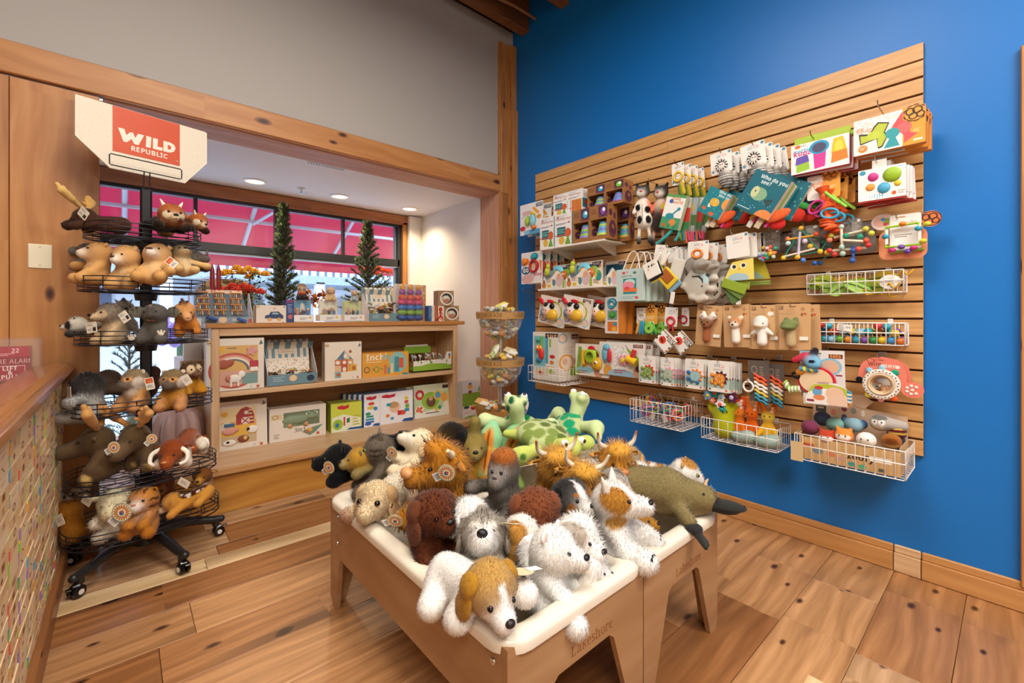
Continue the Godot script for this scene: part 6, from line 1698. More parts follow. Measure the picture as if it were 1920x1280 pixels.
	part("snail_toy",mb("e0b030").tube([V(-.06,-.03,.015),V(-.065,.04,.018),V(-.055,.07,.018)],.014,8).ell(V(.06,-.02,.016),V(.045,.045,.022),14).ink("a8c83a").lathe(V(.005,.03,.01),[Vector2(.02,0),Vector2(.05,0),Vector2(.055,.01),Vector2(.045,.02),Vector2(.03,.02)],18,Basis(Vector3.RIGHT,PI/2)).ink("c8202c").ell(V(.01,.085,.014),V(.032,.018,.014),10).ink("f8f4e8").ell(V(.065,-.01,.036),Vector3.ONE*.013,10).ink("20140c").ell(V(.067,-.01,.047),Vector3.ONE*.006,8),M_gloss,o)
	peg(1.16,.945,.15,"carded snail bath toy")
	r=art("bathset",220,150,"bg e9e5de;r .76 .04 .2 .1 5a2c44;T .78 .12 .09 e8c8a0 tots;d .36 .15 .28 .6 160 .02 f8f8f4;d .36 .15 .28 .6 60 .015 c8ccc8;e .56 .52 .13 .16 e0a0b8;e .56 .52 .07 .09 e8c84a;p 8ab83a .62 .2 .66 .18 .94 .5 .98 .85 .94 .85;e .2 .88 .1 .18 e0a040;e .5 .95 .3 .16 9ac0d8;h .34 .82 .28 .12 2 b04a4a;e .88 .86 .12 .18 d8a080;e .88 .74 .08 .1 5a2c20")
	o=hcard("bath_set_card","wide carded bath set with a blue seal, pink flower and red and yellow hammer","carded toy","carded bath toys",V(-.18,.875,1.278),.357,.223,r,0,.012)
	part("seal_toy",mb("6ab0d0").ell(V(-.115,.03,.018),V(.026,.055,.018),12).ell(V(-.105,.075,.02),V(.026,.024,.02),12).ink("c8323c").ell(V(-.08,.02,.02),V(.018,.05,.014),10),M_gloss,o)
	part("hammer_toy",mb("c8323c").tube([V(.115,.07,.02),V(.1,.02,.024)],.016,10).ink("e8c030").tube([V(.065,.015,.026),V(.13,-.012,.026)],.024,12),M_gloss,o)
	part("flower_toy",mb("e0a0b8").at(Transform3D(Basis(),V(0,0,.002))).plate(petal(.02,-.005,7,.024,.04),.012).home().ink("e8c84a").ell(V(.02,-.005,.016),V(.019,.019,.008),12),M_satin,o)
	peg(1.33,.95,.16,"carded bath set with the pink flower")
	stack(o,2,.05,.02,.0,"carded bath set behind the front one at the lower left","carded bath toys")
	var cols:=[["7a9a48","c0432c","8fae5a","green"],["a8b8a0","e0a8b8","9ab0a0","pale pink"],["8fc0c8","e0884a","3a6fa8","blue"],["e08a2c","5a2a34","e8983a","orange"]]
	var bx:=[V(-.22,.832,1.497),.123,.165,V(-.22,.83,1.633),.093,.175,V(-.22,.833,1.798),.116,.173,V(-.22,.832,1.935),.115,.172]
	for i in 4:
		r=art("hedge%d" % i,90,130,"bg efece6;r 0 .55 1 .33 b4cfc6;t .3 .2 .12 4a8f9a oli;t .52 .22 .1 d8606a Ca;h .25 .26 .5 .06 2 a8a49a;e .1 .92 .05 .03 3a3a3a;e .85 .93 .06 .035 d8705a;r .1 .88 .6 .02 f0eae0")
		o=hcard("teether_card","white card with %s hedgehog teether, %s of the row of four" % [cols[i][3],["first","second","third","last"][i]],"carded toy","hedgehog teether cards",bx[i*3] if false else [V(-.22,.832,1.497),V(-.22,.83,1.633),V(-.22,.833,1.798),V(-.22,.832,1.935)][i],[.118,.085,.108,.116][i],.17,r,0,.002,.008)
		m=mb(cols[i][1]).plate(petal(.012,-.008,9,.026,.042),.006)
		m.ink(cols[i][0]).at(Transform3D(Basis(),V(0,0,.002))).plate(circle2(.03,.028,16,Vector2(.008,-.012)),.007).home()
		m.ink(cols[i][2]).ell(V(-.03,.008,.006),V(.014,.012,.006),10)
		for s in [[-.015,-.04],[.02,-.045],[-.035,-.03]]:m.ell(V(s[0],s[1],.005),V(.011,.014,.005),8)
		for s in 8:m.ink("f4efe6").ell(V(.008+cos(s*.8)*.017,-.012+sin(s*.8)*.016,.009),Vector3.ONE*.0028,6)
		part("teether",m,M_satin,o)
		peg(o.position.z,o.position.y+.078,.2,"%s hedgehog teether cards" % cols[i][3])
		stack(o,[3,4,3,5][i],.024,.004,-.003,"white card with %s hedgehog teether behind the front one" % cols[i][3],"hedgehog teether cards")
	r=art("keycard",120,110,"bg efeae4;r .45 0 .55 1 eaa83c;t .06 .16 .1 8a5a3a bright;o .3 .6 .2 .2 .3 d8d4cc;h .52 .5 .4 .2 3 f8e8c8;r .55 .82 .3 .1 f4ecd8")
	o=hcard("key_rattle_card","white and orange card with a ring of green, blue and orange keys","carded toy","key rattle cards",V(-.17,1.162,1.463),.148,.105,r,0,.002,.008)
	m=mb().at(Transform3D(Basis(),V(.03,.05,-.002)))
	m.plate(petal(0,0,7,.026,.034),.004,art("brain",64,52,"bg f2a13c;"+BR),false,px("f2a13c"))
	part("brain_bump",m,M_print,o)
	m=mb("e8e4dc").tube(ring_pts(V(-.03,-.005,.012),V(.022,0,0),V(0,.022,0),18),.004,6,true)
	for k in [["e8983a",-.055,.3],["3a8fc8",-.02,.05],["3fa84a",.0,-.1],["6fc03a",.035,-.25],["4aa83f",.06,-.4],["2a9ab0",-.038,.15]]:
		m.ink(k[0]).ell(V(k[1],-.075,.014),V(.012,.046,.006),12,Basis(Vector3.BACK,-k[2]))
	m.ink("8fd05a").lathe(V(.03,-.078,.02),[Vector2(.01,-.006),Vector2(.03,-.006),Vector2(.032,0),Vector2(.03,.006),Vector2(.01,.006)],16,Basis(Vector3.RIGHT,PI/2))
	part("keys",m,M_satin,o)
	peg(1.545,1.23,.17,"cards with coloured keys")
	stack(o,1,.055,.05,0,"white and orange key card behind the front one","key rattle cards")
	r=art("redring",80,110,"bg ecebea;t .3 .25 .12 4a8f9a oli;t .5 .25 .1 d8606a Ca;h .25 .3 .5 .08 2 a8a49a;e .9 .1 .05 .04 4a7f5a")
	o=hcard("ring_book_card","white card with a red ring and a black and white cloth book hanging from it","carded toy","red ring cards",V(-.2,1.157,1.645),.082,.115,r,-4,.002,.008)
	m=mb("d0303a").tube(ring_pts(V(.004,-.025,.008),V(.024,0,0),V(0,.024,0),18),.006,7,true)
	m.tube([V(-.004,-.045,.008),V(-.008,-.085,.006)],.005,6).tube([V(.015,-.045,.008),V(.02,-.085,.004)],.005,6)
	part("red_ring",m,M_satin,o)
	var bw:=art("bwbook",110,110,"bg f2efe8;v 0 0 1 .1 9 1c1a1a;v .04 .9 .96 .1 9 1c1a1a;r 0 .3 .08 .12 1c1a1a;r 0 .6 .08 .12 1c1a1a;r .92 .2 .08 .1 1c1a1a;r .92 .5 .08 .1 1c1a1a;r .92 .75 .08 .1 c83a2c;r .55 0 .08 .1 c83a2c;e .36 .5 .22 .22 d8402c;e .28 .5 .05 .06 20140c;e .4 .55 .05 .07 20140c;T .4 .22 .11 1c1a1a Black_&;T .55 .34 .11 1c1a1a white")
	for q in [[V(-.02,-.15,.014),-40.0,.024],[V(.06,-.15,-.03),-42.0,.02]]:
		var b:=part("cloth_book",mb().carton(Vector3.ZERO,V(.105,.105,q[2]),[bw,px("ddd6c8"),px("ddd6c8"),px("ddd6c8"),px("d0c8b8"),bw]),M_print,o,"black and white cloth book")
		b.transform=Transform3D(Basis(Vector3.BACK,deg_to_rad(q[1])),q[0])
	peg(1.68,1.24,.2,"red ring cloth books")
	o=hcard("ring_card","white card with a red ring behind the cloth book card","carded toy","red ring cards",V(-.12,1.157,1.694),.047,.109,r,0,.002,.008)
	part("red_ring",mb("c02a36").tube(ring_pts(V(-.01,-.015,.006),V(.022,0,0),V(0,.022,0),16),.005,6,true),M_satin,o)
	var kr:="bg d2a878;r .08 .04 .16 .09 8a6a4a;h .1 .06 .12 .05 2 d2a878;h .1 .2 .5 .04 2 c09a6c;e .78 .12 .06 .04 b8865a;p 8a5a34 .74 .2 .78 .2 .8 .26 .72 .26;r .4 .05 .2 .015 6a4a2c"
	var kb:=[V(-.19,1.109,1.868),V(-.19,1.109,2.02),V(-.19,1.105,2.152),V(-.19,1.108,2.282)]
	var kn:=["reindeer","bear","white duck","green crocodile"]
	for i in 4:
		r=art("kraft%d" % i,120,170,kr+["",";p c8603a .78 .22 .86 .2 .88 .26",";e .72 .2 .1 .05 f0ece4",";p c8502c .78 .2 .88 .2 .86 .26"][i])
		o=hcard("squeaker_card","kraft card with a %s squeaker toy in the row of four" % kn[i],"carded toy","kraft squeaker cards",kb[i],[.145,.142,.142,.155][i],.228,r,[-4.0,2.5,.0,.0][i],.002,.004,"c09868")
		var s:=Soft.new(); s.k=.01
		match i:
			0:
				s.cap("a3603f",V(0,-.075,.02),V(0,-.015,.022),.02,.018); s.ell("7a4a2c",V(0,.015,.026),V(.034,.03,.026)); s.ell("8a5636",V(0,.002,.046),V(.02,.015,.012))
				for g in [1,-1]:s.cap("7a4a2c",V(.026*g,.03,.02),V(.048*g,.04,.018),.01,.006); s.cap("efeae0",V(.014*g,.045,.02),V(.026*g,.072,.016),.011,.009); s.cap("efeae0",V(.024*g,.056,.02),V(.042*g,.056,.016),.009,.007)
			1:
				s.cap("efeae0",V(0,-.075,.02),V(0,-.015,.022),.022,.02); s.ell("b87a3e",V(.002,.018,.026),V(.034,.03,.026)); s.ell("f0e8da",V(.002,.006,.044),V(.022,.016,.014))
				for g in [1,-1]:s.ell("e8dcc8",V(.03*g,.044,.02),V(.012,.012,.008))
			2:
				s.cap("f2efe8",V(0,-.075,.02),V(0,-.015,.022),.024,.022); s.ell("dcdad4",V(-.005,.026,.026),V(.036,.034,.028)); s.ell("f4f2ec",V(-.006,.012,.036),V(.032,.02,.022)); s.ell("d8b078",V(-.01,.006,.058),V(.012,.006,.009))
				for g in [1,-1]:s.cap("e6e2da",V(.02*g,-.015,.022),V(.048*g,-.035,.024),.013,.008)
			3:
				s.cap("c0aa80",V(0,-.08,.02),V(0,-.02,.022),.022,.02); s.ell("74824e",V(-.004,.014,.03),V(.038,.022,.032)); s.ell("7c8a56",V(-.008,.0,.036),V(.034,.016,.034))
				for g in [1,-1]:s.ell("6c7a48",V(.02*g,.036,.02),V(.012,.013,.012))
		fluff(o,"squeaker",s,.005,.003,60000.0,200+i)
		if i!=3:part("eye",mb("1a1210").ell(V(.014,.02,.052),Vector3.ONE*.0038,8).ell(V(-.016,.02,.052),Vector3.ONE*.0038,8),M_gloss,o)
		if i<2:part("nose",mb("1a1210").ell(V(.0,.008,.058),V(.007,.005,.004),8),M_gloss,o)
		part("care_label",mb("efece6").box(V(.05,-.055,.008),V(.036,.018,.002),.0004),M_cloth,o)
		peg(o.position.z,o.position.y+.1,.19,"%s squeaker card" % kn[i])
		var c:=hcard("squeaker_card","kraft card behind the %s squeaker on the same peg" % kn[i],"carded toy","kraft squeaker cards",kb[i]+V(.06,-.005,.03),.145,.228,r,2.0,.002,.004,"c09868")
	wire_basket("shallow white wire basket of green leaf toys near the right edge of the slatwall",2.325,2.685,1.267,1.365,.1,11)
	rng.seed=8
	var gl:=["8fb83a","b8c84a","c8a83a","5a8f3a","9ac860","d0b050"]
	for i in 9:
		var cpos:=V(-.05-rng.randf()*.045,1.29+rng.randf()*.05,2.36+i*.031)
		var big:bool=i in [2,3,4,5]
		m=mb("a8d06a" if big else gl[i % 6])
		m.at(Transform3D(Basis.from_euler(V(rng.randf_range(-.5,.5),-PI/2+rng.randf_range(-.6,.6),rng.randf_range(-.6,.6))),Vector3.ZERO))
		m.plate(P2([-.06,0,-.03,.026,.01,.032,.045,.018,.065,0,.045,-.02,.0,-.03,-.035,-.022]),.007)
		m.ink("4a7a2c").tube([V(-.058,0,.008),V(0,.004,.009),V(.062,0,.008)],.0022,5)
		m.ink("d8a83a").tube(smooth([V(.06,0,.004),V(.08,.02,.006),V(.1,.0,.01),V(.12,.02,.0)],4),.004,6)
		o=one("leaf_toy",m,M_cloth,"green leaf shaped cloth toy, %d%s from left in the shallow wire basket" % [i+1,"st" if i==0 else "nd" if i==1 else "rd" if i==2 else "th"],"soft toy","leaf toys in the shallow basket",cpos)
	m=mb().at(Transform3D(Basis(Vector3.UP,-PI/2),Vector3.ZERO)).plate(circle2(.038,.032,24),.002,art("leaftag",70,60,"bg f2efe8;h .2 .4 .5 .14 2 8a8a86;e .7 .86 .2 .08 6aa8c8;h .3 .25 .3 .06 1 b8b4aa"),false,px("f2efe8"))
	one("round_label",m,M_print,"round white paper label at the right end of the leaf toy basket","label","",V(-.112,1.313,2.64))
	wire_basket("white wire basket full of coloured balls beside the kraft cards",2.342,2.69,1.033,1.13,.1,11)
	var bc:=["1f4fa0","2f9fb8","d8702c","6fae3a","e0c02c","2a9ab0","7a4f98","c8303a","e08a2c","3a8fc8","8fc0d8","2f8f4a"]
	var bcn:=["deep blue","teal","orange","green","yellow","turquoise","purple","red","amber","blue","pale blue","dark green"]
	var cnt:={}
	for row in 4:
		for i in 11:
			var idx:=(i*5+row*7+(i*row) % 3) % 12
			var lay:=row % 2
			var yy:=1.052+lay*.036 if row<2 else (1.052+lay*.036)
			var xx:=-.102 if row<2 else -.055
			var ps:=V(xx+rng.randf_range(-.003,.003),yy+rng.randf_range(-.002,.003),2.362+i*.0312+(.012 if lay else .0))
			if i==10 and lay:continue
			var top:=row==3 or (row==1 and i in [0,1,7,8])
			if row==1 and i in [0,1,7,8]:ps+=V(.02,.026,0)
			o=one("plastic_ball",mb(bc[idx]).ell(Vector3.ZERO,Vector3.ONE*.0165,16),M_gloss,"%s plastic ball, %d%s from left in the %s row of the ball basket" % [bcn[idx],i+1,"st" if i==0 else "nd" if i==1 else "rd" if i==2 else "th",["lower front","upper front","lower back","upper back"][row]],"ball","coloured balls in the wire basket",ps)
	o=one("price_card",mb().at(Transform3D(Basis(Vector3.UP,-PI/2)*Basis(Vector3.BACK,-.12),Vector3.ZERO)).plate(rrect(.058,.032,.002),.001,art("ballcard",80,44,"bg efece4;h .1 .15 .4 .7 5 8a8a86;code .55 .3 .36 .3;t .12 .95 .2 5a5a56 EAN"),false,px("efece4")),M_print,"small white printed card tied to the ball basket","label","",V(-.126,1.108,2.478))
	build_goods2()
func build_goods2()->void:
	var o:Node3D
	var r:Rect2
	var m:MB
	r=art("squig",240,165,"bg ecebe8;d 0 0 .7 .4 30 .03 dedcd8;r .7 0 .3 1 eba034;t .04 .38 .1 d8702c squigz;T .05 .3 .07 d8702c pip;e .14 .84 .07 .1 e8883a;h .09 .8 .1 .08 2 f8e0c0;p 2a2a10 .3 .28 .36 .18 .52 .26 .46 .5 .5 .62 .42 .9 .36 .92 .34 .64 .1 .72 .08 .4 .24 .46;p b8c83a .32 .3 .37 .22 .5 .28 .44 .5 .48 .64 .41 .86 .36 .88 .35 .62 .11 .68 .1 .46 .24 .5;e .3 .52 .1 .12 c0d048;p d8535a .55 .42 .7 .06 .7 .3 .8 .4 .8 .66 .9 .72 .72 .92 .72 .7 .6 .5;e .72 .5 .1 .14 e0686a;e .56 .58 .1 .14 2fa0a8;p 2fa0a8 .53 .68 .6 .68 .66 .95 .44 .95;r .84 .86 .12 .05 f8f0e0;h .84 .6 .1 .1 3 f4d8a8")
	o=hcard("suction_toy_box","top box of white and orange boxed suction toys at the upper right of the slatwall","boxed toy","orange suction toy boxes",V(-.22,1.947,2.648),.235,.154,r,0,.034,.003,"d8822c")
	m=mb().at(Transform3D(Basis(),V(.085,.05,.0005))).plate(petal(0,0,9,.032,.038),.001,art("brain",64,52,""),false,px("2a1608"))
	part("brain_badge",m,M_print,o)
	stack(o,2,.045,.004,-.006,"white and orange boxed suction toy behind the top right front box","orange suction toy boxes")
	peg(2.62,2.055,.22,"orange suction toy boxes")
	r=art("kupz",220,130,"bg f0eeec;e .12 .08 .05 .06 d8702c;t .16 .1 .06 6a5a50 brain;T .06 .3 .13 2a9ac8 suction;T .04 .4 .17 d8307a kupz;p 6a4fb0 .1 .44 .3 .4 .33 .64 .08 .7;p 9ac83a .1 .7 .32 .64 .34 .9 .1 .96;p d83a9a .4 .4 .62 .36 .6 .9 .42 .94;e .5 .24 .17 .22 2a9ac8;e .5 .25 .12 .16 4a4a6a;p e8c02c .74 .08 .9 .06 .96 .5 .7 .56;e .83 .36 .07 .2 f0d84a;p e8832c .72 .52 .96 .48 .98 .8 .7 .86")
	o=hcard("suction_cup_box","boxed suction cups with a green header next to the orange box, front of its stack","boxed toy","suction cup boxes",V(-.22,1.915,2.4),.23,.14,r,0,.03,.003,"c84a6a")
	part("header_flap",mb("a8c83a").box(V(.0,.085,-.04),V(.225,.06,.008),.003),M_satin,o,"lime green header flap")
	stack(o,2,.04,.008,-.006,"boxed suction cups behind the front box of the stack","suction cup boxes")
	peg(2.37,2.01,.2,"boxed suction cups","8a9a3a")
	r=art("toobz",120,105,"bg efeae4;r .48 0 .52 1 eca63c;t .08 .18 .08 d8702c brain;T .06 .4 .14 e8883a squigz;T .2 .56 .14 e8883a toobz;h .55 .5 .35 .12 2 f8e0b8;r .58 .72 .2 .08 f8f0e0")
	o=hcard("suction_tube_card","white and orange card with a brain shaped top and orange suction tubes hanging from it","carded toy","suction tube cards",V(-.17,1.775,2.405),.132,.114,r,0,.002,.008)
	part("brain_bump",mb().at(Transform3D(Basis(),V(.025,.055,-.003))).plate(petal(0,0,8,.03,.036),.003,art("brain",64,52,""),false,px("f2a13c")),M_print,o)
	m=mb("e8602c")
	for q in [[.012,.0],[.025,-.1]]:
		m.lathe(V(q[0],-.06+q[1],.025),[Vector2(0,.052),Vector2(.03,.05),Vector2(.012,.02),Vector2(.022,.0),Vector2(.012,-.02),Vector2(.03,-.05),Vector2(0,-.052)],14,Basis(Vector3.BACK,.2))
	for k in 3:m.lathe(V(.02,-.165-k*.012,.02),[Vector2(0,.006),Vector2(.036-k*.004,.004),Vector2(.03,-.005),Vector2(0,-.004)],14)
	m.ink("8fd04a").tube(smooth([V(.02,-.04,.05),V(.05,-.075,.055),V(.075,-.1,.05)],4),.007,7)
	m.ink("c83a8a").tube(ring_pts(V(-.02,-.1,.04),V(.03,.01,0),V(0,.028,0),14),.006,6,true)
	m.ink("3aa8d0").tube(ring_pts(V(.035,-.14,.045),V(.032,-.01,0),V(.01,.02,0),14),.006,6,true)
	part("suction_tubes",m,M_satin,o)
	peg(2.4,1.85,.17,"suction tube cards")
	stack(o,2,.04,.02,-.012,"suction tube card behind the front one","suction tube cards")
	r=art("dimple",165,145,"bg f4f2ef;e .1 .1 .07 .07 3a9ac0;r .82 .06 .12 .02 8ac0d8;e .32 .3 .14 .16 ffffff;e .33 .28 .115 .135 c83a8a;e .72 .3 .19 .23 3a4a10;e .72 .3 .18 .215 9ac02c;e .27 .58 .1 .115 e8983a;e .55 .66 .135 .165 4aa8d0;e .83 .58 .075 .085 e8c83a;T .04 .93 .15 6ab0d8 dimpl;T .045 .925 .14 ffffff dimpl;e .76 .86 .05 .06 d8602c;t .84 .84 .05 4a3a34 brain;t .84 .9 .05 4a3a34 toys")
	o=hcard("popper_toy_box","white square boxed popper toy with five coloured domes, front of its stack at right","boxed toy","popper toy boxes",V(-.2,1.737,2.623),.16,.138,r,0,.018,.003,"e6e0da")
	m=mb("c83a8a").ell(V(-.029,.033,0),V(.018,.018,.008),16).ink("9ac02c").ell(V(.037,.03,0),V(.03,.03,.012),18).ink("e8983a").ell(V(-.038,-.012,0),V(.016,.015,.007),14).ink("4aa8d0").ell(V(.009,-.024,0),V(.022,.022,.01),16).ink("e8c83a").ell(V(.055,-.012,0),V(.012,.012,.006),12)
	part("popper_domes",m,M_satin,o)
	part("base_edge",mb("b83030").box(V(0,-.0735,-.009),V(.165,.004,.017)),M_paint,o)
	part("hang_tab",mb("e8e4de").box(V(-.008,.088,-.008),V(.05,.034,.001),.0003),M_satin,o)
	stack(o,3,.026,.007,-.003,"white boxed popper toy behind the front one at right","popper toy boxes")
	peg(2.605,1.835,.19,"white popper toy boxes")
	r=art("quubi",110,130,"bg f2efec;r .2 .06 .3 .03 b8844a;t .3 .32 .13 c86a4a quubi;h .15 .55 .6 .12 2 a8a098;h .1 .85 .7 .06 1 8a6a5a;t .12 .95 .09 8a8a86 CE")
	o=hcard("bead_cube_card","white card with a square of coloured beads at the right edge of the slatwall","carded toy","bead cube cards",V(-.12,1.526,2.691),.104,.155,r,0,.003,.01)
	part("coral_backing",mb("e8936a").at(Transform3D(Basis(),V(-.01,-.05,-.012))).plate(rrect(.16,.13,.03),.003),M_paint,o)
	part("photo_disc",mb().at(Transform3D(Basis(),V(-.075,.055,-.008))).plate(circle2(.042,.036,20),.003,art("quubiphoto",70,60,"bg e8d0c8;e .4 .5 .3 .3 e0b0a0;e .7 .5 .2 .2 8aa83a;e .6 .65 .1 .1 c83a4a;e .5 .35 .1 .1 4a8fc8"),false,px("e8d0c8")),M_print,o)
	part("brain_badge",mb().at(Transform3D(Basis(),V(.08,.045,-.008))).plate(circle2(.034,.034,20),.003,art("brain2",60,60,"bg e8936a;"+BR.replace("f2a13c","e8763c")),false,px("e8936a")),M_print,o)
	m=mb("9ac83a")
	var sq:=[V(-.062,.025,.02),V(.045,.03,.02),V(.05,-.062,.02),V(-.062,-.062,.02)]
	m.tube(sq,.0065,7,true)
	m.ink("f0eee8").tube([V(-.06,-.05,.02),V(-.06,.015,.02)],.007,7).tube([V(.047,-.05,.02),V(.047,.02,.02)],.007,7)
	for b in [["e8832c",-.005,.032],["2fa0c0",-.062,-.015],["2fa0c0",.045,.005],["7a4fb0",-.01,-.066],["c8307a",.03,-.075],["d0c83a",.06,-.05],["c8307a",-.04,-.078],["6a3fa0",.01,-.088],["d0c83a",.072,.02]]:m.ink(b[0]).ell(V(b[1],b[2],.022),V(.0135,.011,.0135),12)
	m.ink("8fc04a").tube([V(-.05,-.085,.0),V(.06,-.08,.0)],.006,6)
	part("bead_square",m,M_gloss,o)
	peg(2.665,1.585,.11,"bead cube card")
	r=art("greycard",80,130,"bg 77726c;o .25 .2 .16 .1 .12 d8d4cc;h .55 .12 .35 .3 6 b8b2aa;e .85 .08 .08 .05 e8e4de;t .08 .55 .08 d8d4cc manha")
	var gc:=[["cluster of small wooden beads on a grey card, leftmost of the three bead toys",V(-.14,1.553,2.167),.088,.105],["teal wire pyramid of wooden beads on a grey card, middle of the three bead toys",V(-.14,1.544,2.322),.12,.121],["wooden rod and bead grasping toy on a grey card, rightmost of the three bead toys",V(-.14,1.539,2.504),.084,.143]]
	for i in 3:
		o=hcard("bead_toy",gc[i][0],"carded toy","grey carded bead toys",gc[i][1],gc[i][2],gc[i][3] if false else gc[i][3],r,-3,.002,.004,"6a655f") if false else hcard("bead_toy",gc[i][0],"carded toy","grey carded bead toys",gc[i][1],gc[i][2],gc[i][3],r,0,.002,.004,"6a655f")
		rng.seed=40+i
		m=mb()
		var pal:=["e0603c","e8c23a","2f9a7a","6f8fd0","d8b8d8","b8d0c0","c83a3c","e08a4a","1f8f7a"]
		if i==0:
			for k in 26:
				var p:=V(rng.randf_range(-.055,.05),-.06+rng.randf_range(-.042,.03),.02+rng.randf_range(-.015,.02))
				m.ink(pal[k % 9]).ell(p,Vector3.ONE*.0105,10)
				m.ink("e8e0d0").tube([p,V(0,-.06,.02)],.002,4)
		elif i==1:
			var T:=V(-.01,.04,.025)
			var base:=[V(-.085,-.09,.03),V(.07,-.075,.03),V(.085,-.03,-.01),V(-.06,-.02,.0)]
			for k in 4:
				m.ink("2a8f7a").tube([T,base[k]],.0028,5).tube([base[k],base[(k+1) % 4]],.0028,5)
			m.ink("e0a83a").tube([V(-.07,.0,.03),V(.06,.005,.03)],.0055,6).ink("c8c0d8").tube([V(-.012,.03,.035),V(-.02,-.1,.035)],.0065,6).ink("e8dcd0").tube([V(-.08,-.085,.035),V(.05,-.06,.035)],.0055,6)
			var bp:=[T+V(0,.008,0),base[0],base[1],V(-.065,-.02,.03),V(.055,.01,.03),V(.09,.0,0),V(.01,-.02,.04),V(.0,-.11,.03),V(-.02,-.095,.045),V(.04,-.125,.0),V(.09,-.08,.0),V(-.07,.005,.02),V(.03,-.045,.03)]
			for k in bp.size():m.ink(["e8b83a","e8c83a","e8c23a","c8dcd8","e0603c","d8583c","d0c0d8","4f7fd0","e8b83a","2f5fb0","e0b83a","e07a6a","e8c23a"][k]).ell(bp[k],Vector3.ONE*.0125,12)
		else:
			for q in [["e8e0d0",V(-.03,.03,.03),V(-.025,-.07,.03)],["e0d4bc",V(-.06,-.01,.02),V(.06,.01,.02)],["e0d4bc",V(-.02,-.03,.04),V(.065,-.045,.03)],["d8ccb4",V(-.07,-.07,.01),V(.06,-.07,.01)],["2a4fa0",V(.015,-.06,.03),V(.015,-.12,.03)]]:m.ink(q[0]).tube([q[1],q[2]],.0065,7)
			for b in [["b8d0c4",-.03,.035],["a8c8b8",-.028,-.06],["d0c84a",.06,.012],["1f9a7a",-.012,-.008],["1f9a7a",.04,-.02],["d8583c",.062,-.04],["e08a6a",-.075,-.02],["c83a34",-.075,-.07],["c83a34",.07,-.062],["d0d04a",.08,-.01],["2a4fa0",.015,-.08],["2f5fb0",.012,-.125],["a8c8c0",-.024,-.09],["d8503c",.035,-.075],["d0c84a",-.07,.0],["c83a34",-.055,-.09]]:m.ink(b[0]).ell(V(b[1],b[2],.03),Vector3.ONE*.0125,12)
		part("bead_toy_frame",m,M_satin,o)
		peg(o.position.z,o.position.y+.05,.13,["leftmost","middle","rightmost"][i]+" grey bead toy card")
		var c:=hcard("bead_toy_card","grey card behind the %s bead toy" % ["leftmost","middle","rightmost"][i],"carded toy","grey carded bead toys",gc[i][1]+V(.06,-.012,.04),gc[i][2],gc[i][3],r,0,.002,.004,"6a655f")
		if i==1:
			part("bead_toy_frame",mb("2a8f7a").tube([V(.0,.0,.01),V(.075,-.05,.01),V(.0,-.11,.01)],.003,5).ink("d8583c").ell(V(.07,.0,.01),Vector3.ONE*.012,10).ink("e8c23a").ell(V(.075,-.055,.01),Vector3.ONE*.012,10).ink("2f5fb0").ell(V(.01,-.11,.01),Vector3.ONE*.012,10),M_satin,c)
	r=art("ringcard",80,86,"bg efece6;t .3 .26 .12 4a8f9a oli;t .54 .24 .12 d8606a Ca;h .3 .32 .4 .06 2 a8a49a;e .9 .1 .07 .06 5a8fa8;e .1 .85 .07 .07 6a9ab8")
	var rc:=[["yellow ring",V(-.2,2.002,1.689),.075,.13,"e8c23a"],["black and white ring",V(-.22,1.997,1.949),.114,.119,"1c1a1a"],["black and white ring with a zebra rattle",V(-.22,1.992,2.112),.119,.127,"1c1a1a"]]
	var rl:=["white card with a yellow ring and green tailed toy, left of the zebra ring cards","white card with a zebra striped ring, lower left of the two zebra cards","white card with a zebra striped ring, upper right of the two zebra cards"]
	for i in 3:
		o=hcard("ring_rattle_card",rl[i],"carded toy","ring rattle cards",rc[i][1],rc[i][2],rc[i][3],r,[2.0,4.0,6.0][i],.002,.008)
		m=mb()
		var rr:=ring_pts(V(.005,-.02,.01),V(.026,0,0),V(0,.026,0),24)
		for k in 24:
			m.ink(rc[i][4] if k % 2 or i==0 else "efece6").tube([rr[k],rr[(k+1) % 24]],.007,6)
		part("ring",m,M_satin,o)
		part("face_disc",mb("f0ebe2").ell(V(.005,-.02,.008),V(.018,.018,.005),12).ink("20140c").ell(V(.0,-.016,.013),Vector3.ONE*.003,6).ink("d8606a").ell(V(.012,-.016,.013),Vector3.ONE*.004,6),M_cloth,o)
		var s:=Soft.new(); s.k=.012
		if i==0:
			s.cap("3f6a3a",V(.01,-.075,.005),V(.02,-.13,.005),.012,.014); s.cap("d8b83a",V(.025,-.06,.0),V(.035,-.12,.0),.01,.01)
		else:
			s.ell("4a484c",V(.02,-.1,.0),V(.036,.045,.026)); s.cap("56545a",V(.0,-.06,.0),V(-.01,-.1,.0),.014,.012); s.ell("e0dcd4",V(.03,-.06,.01),V(.02,.02,.02))
			for k in 7:s.paint("d8d4cc",V(.02,-.14+k*.014,.0),V(.06,.003,.05),Basis(),.4)
		fluff(o,"plush_rattle",s,.006,.004,50000.0,210+i)
		peg(o.position.z,o.position.y+.052,.2,["yellow ring cards","left zebra ring cards","right zebra ring cards"][i],"8a6a4a")
		stack(o,3,.045,.02,-.006,["yellow ring card behind the front one","zebra ring card behind the lower left front one","zebra ring card behind the upper right front one"][i],"ring rattle cards")
